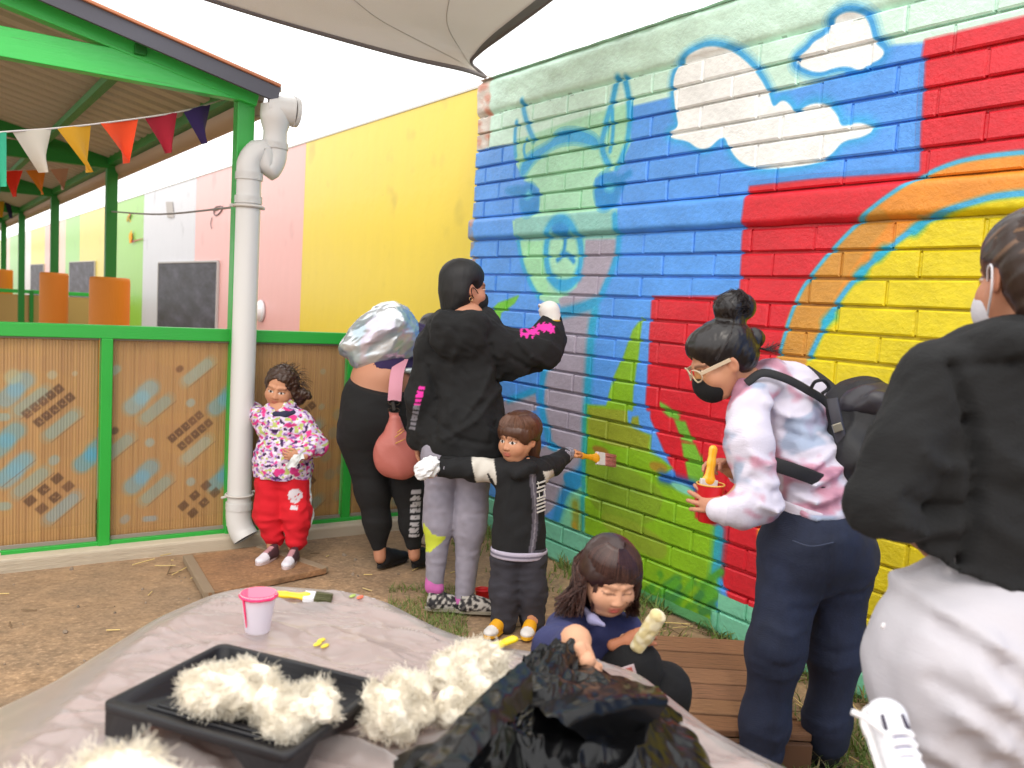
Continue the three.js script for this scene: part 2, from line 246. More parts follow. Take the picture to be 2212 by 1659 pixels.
rows.forEach(([a, b], i) => {
  let z = ZL - (i % 2 ? 0.15 : 0) - rr(0, 0.03);
  while (z < ZR) {
    const L = rr(0.29, 0.315), z0 = Math.max(ZL + 0.003, z), z1 = Math.min(ZR, z + L);
    if (z1 - z0 > 0.03) bricks.push([a + 0.005, b - 0.005 + rr(-0.002, 0.002), z0 + 0.005, z1 - 0.005]);
    z += L;
  }
  mortar.push(wallUV(box(XW + 0.0085, XW + 0.0215, a + 0.011, b - 0.011, ZL + 0.005, ZR)));
});
bricks.sort((p, q) => (p[2] + p[3]) - (q[2] + q[3]));
const rest = [];
bricks.forEach((b, i) => { const g = brickGeo(...b, XW); if (i < 292) part('brick', g, muralM, wall); else rest.push(g); });
part('far_bricks', rest, muralM, wall).userData.kind = 'stuff';
part('mortar', mortar, muralM, wall).userData.kind = 'stuff';
// band course that stands proud, and the rendered top band
const lump = (x0, y0, y1, amp, n = 170) => wallUV(sheet(n, 12, (s, t) => { const z = ZL + 0.002 + (ZR - ZL) * s, y = y0 + (y1 - y0) * t, e = Math.min(t, 1 - t); return V(x0 + amp * fbm(z * 9, y * 9, x0) + (e < 0.02 ? 0.03 : e < 0.1 ? 0.006 : 0), y + (e < 0.1 ? 0.004 * noise(z * 6, t, 3) : 0), z); }));
part('band_course', lump(XW - 0.019, 1.662, 1.79, 0.0032), muralM, wall);
part('top_render', [lump(XW - 0.003, 2.372, TOP, 0.012, 240), wallUV(sheet(120, 4, (s, t) => V(XW - 0.002 + 0.225 * t, TOP + 0.004 + 0.006 * noise(s * 40, t * 3, 8), ZL + (ZR - ZL) * s)))], muralM, wall);
// ---------------------------------------------------------------- long painted wall that goes on behind the fence
const XF = 2.76, FTOP = 2.56;
const facade = thing('panelled_wall', 'long wall of smooth yellow, pink, grey and green painted panels behind the green fence', 'wall', V(XF, 0, -12));
const zU = (u, v) => onX(u, v, XF).z;
const bounds = [1026, 660, 425, 312, 249, 231, 174, 143, 116, 98, 68, 52, 46, 22, 8, -6, -22].map((u) => zU(u, 300 + (1026 - u) * 0.14));
bounds[0] = -4.455;
const panelC = ['#ecd02c', '#f0b4ae', '#d3d4da', '#8fcf3c', '#8fcf3c', '#f0d84a', '#92d45a', '#eecbb0', '#f0b9ac', '#f0dc50', '#e4e2dc', '#cfe0d4', '#90d060', '#eccab0', '#c8d84a', '#e6d24a'];
part('wall_core', box(XF + 0.012, XF + 0.2, -0.1, FTOP - 0.004, -45, -4.457), mat('#c9c4bc', 0.8), facade);
const panelBump = dataTex(256, (x, y) => 0.5 + 0.5 * tileNoise(x, y, 7, 3) + 0.12 * tileNoise(x, y, 50, 5), false);
const panelStain = dataTex(512, (x, y) => { const a = tileNoise(x, y, 9, 4), b = tileNoise(x, y, 60, 2), c = tileNoise(x, y * 0.2, 30, 6); const k = 0.985 - Math.max(0, a - 0.16) * 0.5 - Math.max(0, b - 0.34) * 0.9 + 0.02 * c; return [k, k, k]; }, true); panelStain.repeat.set(0.35, 0.35);
for (let i = 0; i < bounds.length - 1; i++) {
  const z0 = bounds[i + 1], z1 = bounds[i], g = box(XF, XF + 0.011, 0, FTOP, z0 + 0.002, z1 - 0.002), p = g.attributes.position, uv = [];
  for (let k = 0; k < p.count; k++) uv.push(p.getZ(k), p.getY(k));
  g.setAttribute('uv', new THREE.Float32BufferAttribute(uv, 2));
  part('panel', g, mat(panelC[i], 0.36, { map: panelStain, bumpMap: panelBump, bumpScale: 0.003, clearcoat: 0.25, clearcoatRoughness: 0.35 }), facade);
}
part('wall_coping', box(XF - 0.006, XF + 0.21, FTOP - 0.002, FTOP + 0.012, -45, -4.458), mat('#d8d6d0', 0.6), facade);
// boards fixed on the wall
const slate = dataTex(256, (x, y) => { const a = tileNoise(x + y * 0.3, y, 6, 3), b = tileNoise(x, y, 25, 5), k = 0.42 + a * 0.5 + b * 0.2; return [k, k, k * 1.06]; }, true);
function chalkboard(u0, u1, v0, v1, hex, label, group) {
  const a = onX(u0, v1, XF), b = onX(u1, v0, XF), z0 = a.z, z1 = b.z, y0 = Math.min(0.8, a.y), y1 = b.y;
  const o = thing('chalkboard', label, 'chalkboard', V(XF, y0, (z0 + z1) / 2), group);
  part('board', box(XF - 0.022, XF - 0.002, y0, y1, z0, z1, 0.004), mat(hex, 0.5, { map: slate }), o);
  part('frame', [bar(V(XF - 0.016, y1 + 0.012, z0), V(XF - 0.016, y1 + 0.012, z1), 0.03, 0.024), bar(V(XF - 0.016, y0, z0 - 0.012), V(XF - 0.016, y1, z0 - 0.012), 0.024, 0.03, V(1, 0, 0)), bar(V(XF - 0.016, y0, z1 + 0.012), V(XF - 0.016, y1, z1 + 0.012), 0.024, 0.03, V(1, 0, 0))], mat('#b9b6b4', 0.6), o);
}
chalkboard(343, 474, 567, 720, '#8d8d9a', 'dark slate chalkboard smeared with chalk, on the grey and pink panels');
chalkboard(152, 207, 566, 640, '#b6b6c2', 'pale grey board on the wall beneath the far green and yellow panels');
chalkboard(68, 96, 572, 640, '#a5a5b0', 'small grey board farthest along the wall, below a yellow panel');
// round white lamp on the pink panel
{ const p = onX(566, 672, XF), o = thing('wall_lamp', 'round white fitting on the pink panel beside the downpipe', 'wall lamp', p);
  const k = 0.105, rot = (g) => g.rotateZ(Math.PI / 2).translate(p.x, p.y, p.z);
  part('base_ring', rot(new THREE.LatheGeometry([[0, 0], [k, 0], [k, 0.02], [k * 0.92, 0.032], [k * 0.8, 0.032]].map((q) => new THREE.Vector2(...q)), 24)), mat('#d9dbe0', 0.4), o);
  part('dome', rot(new THREE.LatheGeometry([[k * 0.86, 0.03], [k * 0.8, 0.06], [k * 0.6, 0.085], [k * 0.3, 0.1], [0, 0.104]].map((q) => new THREE.Vector2(...q)), 24)), mat('#eef0f4', 0.25), o); }
// paper sheet, pencil drawing and cut-out flowers on the wall
const onWall = (u, v, dx = 0.006) => onX(u, v, XF - dx);
{ const o = thing('paper_note', 'beige sheet of paper stuck on the grey wall panel', 'paper', onWall(367, 452)); part('sheet', sheet(4, 6, (s, t) => { const p = onWall(358 + 15 * s + 3 * t, 436 + 34 * t); p.x -= 0.012 * Math.sin(s * 3) * t; return p; }), mat('#bdb8b4', 0.8), o); }
const inkM = mat('#7d6f72', 0.8);
{ const o = thing('ink_drawing', 'thin black line drawing on the pink panel', 'drawing', onWall(470, 455)); part('line', tube([[461, 452], [470, 446], [481, 448], [476, 458], [464, 465], [461, 457], [470, 453]].map((q) => onWall(...q)), 0.006, 24, 5), inkM, o); part('line', tube([[458, 470], [455, 482], [457, 494]].map((q) => onWall(...q)), 0.004, 10, 5), inkM, o); }
function flower(u, v, label, cols, stick) {
  const c = onWall(u, v, 0.01), o = thing('paper_flower', label, 'paper flower', c), k = 0.1;
  cols.forEach(([a, w, l, hex], i) => { const sh = new THREE.Shape(); sh.moveTo(0, 0); sh.bezierCurveTo(w, l * 0.3, w, l * 0.9, 0, l); sh.bezierCurveTo(-w, l * 0.9, -w, l * 0.3, 0, 0);
    const g = new THREE.ExtrudeGeometry(sh, { depth: 0.004, bevelEnabled: false, curveSegments: 8 }); g.scale(k, k, 1); g.rotateZ(a); g.rotateX(0.25 * (i % 3 - 1)); g.rotateY(-Math.PI / 2); g.translate(c.x - 0.004 * i, c.y, c.z); part('petal', g, mat(hex, 0.8), o); });
  if (stick) part('stem', taper([onWall(u + 2, v + 10, 0.02), onWall(u + 24, v + 4, 0.03)], [0.009, 0.006], 3, 5), mat('#c8406a', 0.7), o);
}
flower(279, 468, 'yellow and orange paper flower, upper one on the green panel', [[0.3, 0.7, 2, '#e9b53a'], [1.9, 0.6, 1.6, '#c9b24a'], [3.6, 0.6, 1.7, '#e6cf6a'], [5, 0.5, 1.4, '#c98a4a']]);
flower(284, 512, 'bright orange paper flower with a pink stem on the green panel', [[0.2, 0.9, 1.7, '#f2a51c'], [1.5, 0.8, 1.6, '#f3b62a'], [2.9, 0.9, 1.9, '#ec8a1a'], [4.2, 0.8, 1.6, '#f09a20'], [5.4, 0.6, 1.3, '#f6c13a']], true);

// ---------------------------------------------------------------- fence with printed reed panels
const ZF = -4.4;
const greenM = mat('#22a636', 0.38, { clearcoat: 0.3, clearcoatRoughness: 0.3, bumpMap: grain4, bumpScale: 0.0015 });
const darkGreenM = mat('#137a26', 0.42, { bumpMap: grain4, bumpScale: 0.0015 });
const fence = thing('green_fence', 'green steel fence filled with brown printed reed panels', 'fence', V(0.8, 0, ZF));
const fx = (u, v) => onZ(u, v, ZF).x;
const railY = onZ(490, 724, ZF).y, botY = onZ(430, 1158, ZF).y;
const postX = [fx(-250, 950), fx(226, 950), fx(520, 950), 2.68];
part('top_rail', bar(V(-3.5, railY, ZF), V(2.715, railY, ZF), 0.05, 0.062), greenM, fence);
part('bottom_rail', bar(V(-3.5, botY, ZF), V(2.715, botY, ZF), 0.05, 0.056), greenM, fence);
for (const x of [fx(-700, 950), ...postX.slice(0, 2), postX[3], 1.98]) if (x !== postX[2]) part('post', bar(V(x, 0.0, ZF + (x === 1.98 ? -0.012 : 0.006)), V(x, railY - 0.03, ZF + (x === 1.98 ? -0.012 : 0.006)), 0.05, 0.056, V(0, 0, 1)), greenM, fence);
// print of the panels: blurred stamps in brown and pale blue on straw
const pc = document.createElement('canvas'); pc.width = 2048; pc.height = 512; const p2 = pc.getContext('2d');
const PX0 = -2.6, PW = 5.3, PY0 = botY, PH = railY - botY; const pm = (u, v) => { const q = onZ(u, v, ZF - 0.01); return [(q.x - PX0) / PW * 2048, (PY0 + PH - q.y) / PH * 512]; };
p2.fillStyle = '#a8804f'; p2.fillRect(0, 0, 2048, 512);
for (let i = 0; i < 2048; i += 3) { const k = rr(-1, 1); p2.fillStyle = k > 0 ? `rgba(214,170,98,${k * 0.2})` : `rgba(110,72,36,${-k * 0.24})`; p2.fillRect(i, 0, rr(1, 5), 512); }
for (let i = 0; i < 160; i++) { p2.fillStyle = i % 2 ? 'rgba(196,150,70,0.10)' : 'rgba(176,120,84,0.10)'; p2.beginPath(); p2.ellipse(rr(0, 2048), rr(0, 512), rr(20, 90), rr(10, 40), 0, 0, 7); p2.fill(); }
const ZB = (x, y) => pm(x * 0.28129, 760.4 + y * 0.28129);
const pk = 2048 / PW, pAsp = (512 / PH) / pk, PMM = 0.00061;   // canvas pixels per metre, height against width
function local(x, y, rot, f) { const [a, b] = ZB(x, y), k = pk * PMM; p2.save(); p2.translate(a, b); p2.scale(k, k * pAsp); p2.rotate(rot); f(); p2.restore(); p2.globalAlpha = 1; }
function rrect(x, y, w, h, r) { p2.beginPath(); p2.roundRect ? p2.roundRect(x, y, w, h, r) : p2.rect(x, y, w, h); p2.fill(); }
function dab(x, y, rx, ry, c, rot = -0.72) { local(x, y, rot, () => { p2.fillStyle = c; for (const [s, al] of [[1.25, 0.15], [1.08, 0.22], [0.9, 0.42]]) { p2.globalAlpha = al; rrect(-rx * s, -ry * s, rx * 2 * s, ry * 2 * s, Math.min(rx, ry) * s); } }); }
function pill(x, y, c = '#7f9b98') { dab(x, y, 150, 44, c); local(x, y, -0.72, () => { p2.fillStyle = '#6b4630'; p2.globalAlpha = 0.45; rrect(-140, 50, 300, 7, 3); }); }
// two rows of dark printed block letters, too blurred to read
function stamp(x, y, dense) { local(x + 125, y - 100, -0.72, () => { for (let r = 0; r < 2; r++) for (let i = 0; i < (dense ? 5 : 3); i++) { const w = dense ? 52 : 66, gx = -160 + r * 14 + i * (dense ? 68 : 118), gy = -50 + r * 100; p2.fillStyle = rnd() > 0.4 ? '#4a2e1c' : '#5d3c26'; for (const [e, al] of [[8, 0.22], [2, 0.65]]) { p2.globalAlpha = al; rrect(gx - e, gy - e, w + e * 2, 56 + e * 2, 8); } p2.globalAlpha = 0.75; p2.fillStyle = '#96704a'; if (dense || i % 2) { rrect(gx + w * (0.3 + 0.2 * rnd()), gy + 10 + 14 * rnd(), w * 0.26, 18, 4); if (rnd() > 0.4) rrect(gx + w * 0.5, gy + 38, w * 0.5, 9, 2); } } }); }
function cross(x, y, c = '#6f9cab') { dab(x + 115, y - 95, 92, 62, c); dab(x + 20, y + 10, 96, 62, c); dab(x + 70, y - 40, 60, 46, c); }
for (const [ox, oy] of [[-960, -60], [-960, 560], [-1900, 300], [1900, 60], [2900, 60], [1900, 640], [2900, 620], [3800, 300]]) { stamp(ox + 230, oy + 490, true); pill(ox + 475, oy + 560); cross(ox + 1010, oy + 390); pill(ox + 1200, oy + 440); dab(ox + 400, oy + 830, 36, 30, '#8aa0a4'); }
stamp(220, 495, true); pill(475, 560, '#7d9fa0'); stamp(235, 1165, false); pill(480, 1195, '#7d9dab'); cross(-20, 720, '#5f9cae'); pill(95, 900, '#6c9ca6'); dab(415, 830, 40, 34, '#7f9ea6'); cross(640, 830, '#4a96b4'); pill(900, 740, '#7d9c9c'); dab(880, 605, 30, 26, '#2f2016');
dab(100, 190, 55, 50, '#9fa78a'); dab(400, 175, 34, 30, '#a3a792'); dab(575, 165, 20, 18, '#a8a58c'); dab(20, 500, 50, 28, '#7fa3a4', 0); dab(30, 1185, 50, 30, '#7fa3a4', 0); dab(885, 140, 46, 30, '#86a5a0');
cross(1020, 390, '#7aa3ae'); pill(1200, 440); dab(1380, 130, 30, 24, '#5b3622'); pill(1520, 150, '#8da7a2'); dab(1465, 390, 36, 32, '#8ba6aa'); cross(1660, 400, '#6aa0b4'); stamp(1315, 690, true); pill(1510, 750, '#93a49c'); dab(1150, 695, 36, 34, '#8ba6a8');
cross(1020, 1000, '#6b9cae'); pill(1200, 1060); dab(1465, 995, 36, 34, '#8aa4a8'); cross(1650, 990, '#5f9cb6'); stamp(1390, 1210, false); dab(960, 1285, 40, 30, '#88949a'); dab(1150, 1280, 55, 22, '#7f9cae', 0);
for (const [x, y] of [[2600, 480], [2650, 540], [2560, 620], [2500, 800], [2620, 900], [2530, 940], [2650, 1040], [2600, 1100], [2720, 560]]) dab(x, y, 52, 46, '#8a8468'); dab(2480, 150, 26, 24, '#9a9c80'); dab(2470, 420, 30, 24, '#9a9c80');
const printT = new THREE.CanvasTexture(pc); printT.colorSpace = THREE.SRGBColorSpace; printT.wrapS = THREE.RepeatWrapping;
const reedM = mat(0xffffff, 0.55, { map: printT, clearcoat: 0.15, clearcoatRoughness: 0.4 });
const edgeM = mat('#8f8378', 0.6);
const spanX = [-2.55, postX[0], postX[1], postX[2], 1.98, 2.66];
for (let i = 0; i < spanX.length - 1; i++) {
  const a = spanX[i] + 0.03, b = spanX[i + 1] - 0.03, y0 = botY + 0.03, y1 = railY - 0.035, n = Math.round((b - a) / 0.0125);
  const g = sheet(n * 4, 8, (s, t) => { const x = a + (b - a) * s; return V(x, y0 + (y1 - y0) * t, ZF - 0.012 + 0.0028 * Math.abs(Math.sin(s * n * Math.PI)) + 0.007 * noise(x * 5, t * 3, 2)); }, (s, t) => [(a + (b - a) * s - PX0) / PW, (y0 + (y1 - y0) * t - PY0) / PH]);
  part('reed_panel', g, reedM, fence).userData.kind = 'stuff';
  part('panel_edge', bar(V(a, y1 + 0.004, ZF + 0.004), V(b, y1 + 0.004, ZF + 0.004), 0.006, 0.018), edgeM, fence);
  part('panel_edge', bar(V(a, y0 + 0.006, ZF + 0.004), V(b, y0 + 0.006, ZF + 0.004), 0.006, 0.022), edgeM, fence);
  // clear film tied over the panel, loose at the lower corner
  part('plastic_film', sheet(14, 12, (s, t) => { const x = a + (b - a) * s; return V(x, y0 + 0.04 + (y1 - y0 - 0.05) * t + (t < 0.1 ? 0.05 * s : 0), ZF + 0.009 + 0.006 * noise(x * 4, t * 4, 5) + 0.012 * Math.max(0, 1 - t * 6)); }), mat('#ffffff', 0.3, { transmission: 1, thickness: 0, ior: 1.25 }), fence);
}
// loose bricks and a pale pipe seen under the bottom rail
for (const [u0, u1, v, hex, lab] of [[128, 214, 1186, '#8a4a1e', 'orange brown brick lying under the fence left of the post'], [238, 306, 1172, '#86451c', 'orange brown brick lying under the fence right of the post']]) {
  const a = onZ(u0, v, -4.7).x, b = onZ(u1, v, -4.7).x; const o = new THREE.Mesh(box(a, b, 0.1, 0.19, -4.78, -4.68, 0.008).translate(-(a + b) / 2, -0.1, 4.73), mat(hex, 0.85, { bumpMap: grain4, bumpScale: 0.004 })); o.position.set((a + b) / 2, 0.1, -4.73); o.name = numbered('clay_brick'); shade(o); scene.add(o); tag(o, lab, 'brick'); }
{ const a = onZ(-40, 1215, -4.6), o = thing('bucket_lid', 'pale pink round lid lying under the fence at the far left', 'lid', V(a.x - 0.05, 0.03, -4.55)); part('lid', new THREE.LatheGeometry([[0, 0.05], [0.12, 0.05], [0.135, 0.035], [0.135, 0], [0.125, 0]].map((q) => new THREE.Vector2(...q)), 28).translate(a.x - 0.05, 0.03, -4.45), mat('#d8b9b2', 0.5), o); }
// second fence far down the yard
{ const o = thing('far_fence', 'low fence of tan boards with a green rail far down the shelter', 'fence', V(0, 0, -16)), y1 = onZ(180, 636, -16).y;
  part('rail', bar(V(-9, y1, -16), V(2.7, y1, -16), 0.05, 0.06), greenM, o);
  for (let x = -8.9; x < 2.6; x += 0.9) part('board', box(x, x + 0.86, 0.12, y1 - 0.05, -16.02, -15.99, 0.004), mat(rnd() > 0.5 ? '#c19a62' : '#b88f58', 0.7), o);
  for (const x of [-6.2, -3.5, -0.6, 1.6]) part('post', bar(V(x, 0.1, -15.96), V(x, y1 + 0.02, -15.96), 0.06, 0.06, V(0, 0, 1)), darkGreenM, o); }

// ---------------------------------------------------------------- shelter with a sloping sheet roof
const PXs = onZ(513, 700, ZF).x, eave = onZ(545, 226, ZF).y;
const shelter = thing('green_shelter', 'open shelter with green steel frame and corrugated roof along the left', 'shelter', V(PXs, 0, -8));
const zOf = (u, v) => onX(u, v, PXs).z;
const postZ = [ZF + 0.004, zOf(239, 520), zOf(118, 500), zOf(47, 500), zOf(8, 500)];
const BZ = -4.225, bA = onZ(187, 0, BZ), bB = onZ(603, 184, BZ), rs = (bA.y - bB.y) / (bB.x - bA.x);   // roof edge: slope of the roof, rising to the left
const rA = onZ(312, 111, -4.37), rB = onZ(520, 196, -4.37), rs2 = (rA.y - rB.y) / (rB.x - rA.x);
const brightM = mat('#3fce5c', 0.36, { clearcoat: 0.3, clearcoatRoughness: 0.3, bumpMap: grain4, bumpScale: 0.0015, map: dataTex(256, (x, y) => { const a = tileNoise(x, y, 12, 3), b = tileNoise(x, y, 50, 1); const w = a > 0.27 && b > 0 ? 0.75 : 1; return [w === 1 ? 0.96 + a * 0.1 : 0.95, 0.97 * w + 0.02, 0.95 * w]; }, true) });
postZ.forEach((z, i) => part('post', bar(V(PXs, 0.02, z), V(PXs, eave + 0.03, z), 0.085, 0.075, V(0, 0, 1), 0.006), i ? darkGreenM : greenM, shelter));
part('eave_beam', bar(V(PXs, eave + 0.075, -4.36), V(PXs, eave + 0.075, -40), 0.07, 0.1), darkGreenM, shelter);
postZ.forEach((z, i) => {
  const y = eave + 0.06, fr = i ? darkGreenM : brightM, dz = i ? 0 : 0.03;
  part('tie_beam', bar(V(PXs + 0.03, y, z + dz), V(-4, y, z + dz), 0.07, 0.125), fr, shelter);
  part('rafter', bar(V(PXs + 0.05, rB.y + (rB.x - PXs - 0.05) * rs2, z + dz + 0.004), V(-4, rB.y + (rB.x + 4) * rs2, z + dz + 0.004), 0.07, 0.105), fr, shelter);
  if (i) for (const dx of [0.8, 1.7]) part('brace', bar(V(PXs - dx, y + 0.06, z), V(PXs - dx, y + 0.07 + dx * rs - 0.06, z), 0.03, 0.03, V(0, 0, 1)), darkGreenM, shelter);
});
const roofY = (x) => bB.y - 0.055 + (bB.x - x) * rs;
for (const d of [0.5, 1.5, 2.6, 3.8]) part('purlin', bar(V(PXs - d, roofY(PXs - d) - 0.03, -4.3), V(PXs - d, roofY(PXs - d) - 0.03, -40), 0.05, 0.045), darkGreenM, shelter);
part('roof_sheet', sheet(8, 1900, (s, t) => { const x = bB.x + 0.02 - s * 5, z = -4.24 - t * 36, q = ((z / 0.19) % 1 + 1) % 1; return V(x, roofY(x) + 0.026 + 0.05 * smooth(0.2, 0.09, Math.abs(q - 0.5)), z); }), mat('#b3a799', 0.55), shelter);
part('barge_flashing', [bar(V(bB.x, bB.y - 0.048, BZ), V(bB.x - 4.9, bB.y - 0.048 + 4.9 * rs, BZ), 0.018, 0.075)], mat('#55555d', 0.45, { metalness: 0.4 }), shelter);
part('flashing_lip', bar(V(bB.x + 0.004, bB.y - 0.006, BZ + 0.003), V(bB.x - 4.9, bB.y - 0.006 + 4.9 * rs, BZ + 0.003), 0.04, 0.014), mat('#c07c58', 0.5), shelter);
part('gutter', [sheet(10, 60, (s, t) => { const a = Math.PI * (1 + s); return V(bB.x - 0.03 + 0.065 * Math.cos(a), roofY(bB.x) - 0.005 + 0.075 * Math.sin(a), -4.4 - t * 35.5); }), new THREE.CircleGeometry(0.062, 20, Math.PI, Math.PI).translate(bB.x - 0.03, roofY(bB.x) - 0.008, -4.402)], mat('#a98d74', 0.5), shelter);
// orange foam wrapped round the inner posts
[[1, 'orange foam pad wrapped round the nearest inner post of the shelter', 599, 0.155], [2, 'orange foam pad on the second inner post of the shelter', 589, 0.15], [4, 'orange foam pad on a far shelter post at the left edge', 582, 0.15]].forEach(([i, lab, v, r]) => {
  const z = postZ[i], yt = onX([0, 240, 122, 60, 6][i], v, PXs).y, o = thing('post_pad', lab, 'post pad', V(PXs, 0.1, z));
  part('foam', new THREE.LatheGeometry([[0.05, 0], [r, 0.0], [r, yt - 0.13], [r * 0.96, yt - 0.105], [r * 0.8, yt - 0.1], [0.05, yt - 0.1]].map((q) => new THREE.Vector2(...q)), 28).translate(PXs, 0.1, z), mat('#d8801c', 0.6, { bumpMap: grain4, bumpScale: 0.003 }), o);
});
// wire from the post
{ const o = thing('thin_wire', 'thin grey wire stretched between the shelter posts', 'wire', onZ(505, 445, ZF)); const a = V(PXs, onZ(505, 444, ZF).y, ZF), b = V(PXs, onX(240, 457, PXs).y, postZ[1]); part('wire', tube([a, a.clone().lerp(b, 0.5).add(V(0, -0.03, 0)), b], 0.006, 12, 5), mat('#96908f', 0.6), o); }

// ---------------------------------------------------------------- downpipe
{ const Z = ZF + 0.13, P = (u, v) => onZ(u, v, Z), pipeM = mat('#d4d3d0', 0.38, { clearcoat: 0.2, bumpMap: grain4, bumpScale: 0.002 });
  const o = thing('downpipe', 'white plastic downpipe with swan neck at the corner post of the shelter', 'downpipe', V(P(523, 1180).x, 0, Z)), r = 0.058;
  const x0 = P(537, 420).x, yb = 0.12, top = P(538, 372).y, hx = P(594, 300).x, hy = P(596, 330).y;
  part('pipe', taper([V(x0, yb, Z), V(x0, 0.8, Z), V(x0, 1.5, Z), V(x0, top - 0.03, Z)], [r, r], 8, 24), pipeM, o);
  part('bend', taper([V(x0, top - 0.05, Z), V(x0, top + 0.05, Z), V(x0 + 0.035, top + 0.1, Z), V((x0 + hx) / 2, top + 0.115, Z), V(hx - 0.035, hy - 0.09, Z), V(hx, hy - 0.03, Z), V(hx, hy + 0.06, Z)], [r, r], 26, 24), pipeM, o);
  for (const y of [P(536, 432).y, top - 0.02, 0.22]) part('collar', new THREE.CylinderGeometry(r * 1.12, r * 1.12, 0.035, 24).translate(x0, y, Z), pipeM, o);
  part('collar', new THREE.CylinderGeometry(r * 1.12, r * 1.12, 0.03, 24).translate(hx, hy + 0.03, Z), pipeM, o);
  const prof = [[r, hy + 0.05], [r * 0.98, hy + 0.1], [r * 1.2, hy + 0.14], [r * 1.3, hy + 0.175], [r * 1.25, hy + 0.225], [r * 1.1, hy + 0.225], [r * 1.05, hy + 0.16], [r * 0.85, hy + 0.1]];
  part('rain_head', [new THREE.LatheGeometry(prof.map((q) => new THREE.Vector2(...q)), 28).applyMatrix4(new THREE.Matrix4().makeScale(1, 1, 1.0)).translate(hx, 0, Z),
    taper([V(hx - 0.04, hy + 0.21, Z), V(hx + 0.085, hy + 0.205, Z + 0.03)], [0.06, 0.07], 3, 18), new THREE.CylinderGeometry(0.074, 0.074, 0.02, 22).rotateZ(Math.PI / 2).translate(hx + 0.085, hy + 0.205, Z + 0.03)], pipeM, o);
  part('bracket', [new THREE.TorusGeometry(r * 1.12, 0.008, 6, 28).rotateX(Math.PI / 2).translate(x0, P(535, 446).y, Z), bar(V(x0 - 0.085, P(535, 446).y, Z - 0.02), V(x0 + 0.09, P(535, 446).y, Z - 0.02), 0.012, 0.016)], mat('#c9c4bd', 0.5), o);
  part('bracket', [new THREE.TorusGeometry(r * 1.12, 0.006, 6, 28).rotateX(Math.PI / 2).translate(x0, P(520, 1068).y, Z), bar(V(x0 - 0.09, P(520, 1068).y - 0.01, Z), V(x0 + 0.1, P(520, 1068).y + 0.015, Z), 0.01, 0.012)], mat('#c9c4bd', 0.5), o);
  part('shoe_elbow', taper([V(x0, 0.24, Z), V(x0, 0.16, Z), V(x0 + 0.012, 0.1, Z + 0.012), V(x0 + 0.03, 0.06, Z + 0.035)], [r * 1.06, r * 1.06, r * 1.08, r * 1.1], 12, 24), pipeM, o);
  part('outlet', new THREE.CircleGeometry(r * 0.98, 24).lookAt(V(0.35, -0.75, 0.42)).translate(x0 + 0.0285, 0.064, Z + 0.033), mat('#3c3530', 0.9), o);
}

// ---------------------------------------------------------------- bunting
function bunting(pts, flags, label, depthA, depthB, cols, lenK = 1) {
  const uA = pts[0][0], uB = pts[pts.length - 1][0], P = (u, v) => at(u, v, depthA + (depthB - depthA) * (u - uA) / (uB - uA));
  const yOf = (u) => { for (let i = 0; i < pts.length - 1; i++) if (u <= pts[i + 1][0] || i === pts.length - 2) { const k = (u - pts[i][0]) / (pts[i + 1][0] - pts[i][0]); return pts[i][1] + k * (pts[i + 1][1] - pts[i][1]); } };
  const o = thing('bunting', label, 'bunting', P(...pts[0]));
  part('string', tube(pts.map((q) => P(...q)), 0.004, 40, 5), mat('#cfc8c4', 0.8), o);
  flags.forEach(([u0, u1, ut, vt, hex], i) => {
    const a = P(u0, yOf(u0)), b = P(u1, yOf(u1)), c = P(ut, vt), n = b.clone().sub(a).cross(c.clone().sub(a)).normalize(), ph = i * 1.7;
    const f = (s, t, w) => a.clone().lerp(b, s).lerp(c, t * 0.985).addScaledVector(n, 0.02 * Math.sin(s * 5 + ph) * (0.2 + t) + w);
    part('flag', sheet(6, 10, (s, t) => f(t > 0 ? 0.5 + (s - 0.5) : s, t, 0), (s, t) => [s * 0.3, t * 0.3]), mat(hex, 0.9, { bumpMap: cloth5, bumpScale: 0.001, transmission: 0.12, thickness: 0 }), o);
  });
}
bunting([[-120, 298], [0, 286], [110, 278], [222, 266], [390, 241], [460, 222], [552, 192]], [[-40, 12, 2, 405, '#38b48c'], [28, 112, 95, 374, '#d8cfc0'], [122, 198, 194, 374, '#dba01c'], [216, 298, 274, 354, '#f04a18'], [312, 382, 364, 332, '#a5122c'], [396, 456, 442, 312, '#35205c']], 'row of triangular cloth flags hanging nearest, from white to purple', 3.0, 4.55);
bunting([[-40, 372], [10, 369], [150, 362], [232, 352]], [[-22, 2, -4, 420, '#2ea080'], [6, 50, 32, 426, '#e8331c'], [54, 100, 92, 421, '#d8862a'], [106, 148, 136, 411, '#c6a08c']], 'second row of triangular flags with orange and beige, behind the first', 7.2, 8.2);
bunting([[-30, 436], [0, 434], [60, 435], [118, 424]], [[-8, 9, 2, 470, '#d89a1e'], [10, 30, 24, 472, '#2a1c4a'], [31, 52, 44, 470, '#d82a1e'], [56, 72, 66, 462, '#d0a08a'], [76, 92, 84, 458, '#8a2430']], 'farthest row of small flags under the shelter roof at the left', 12, 14);

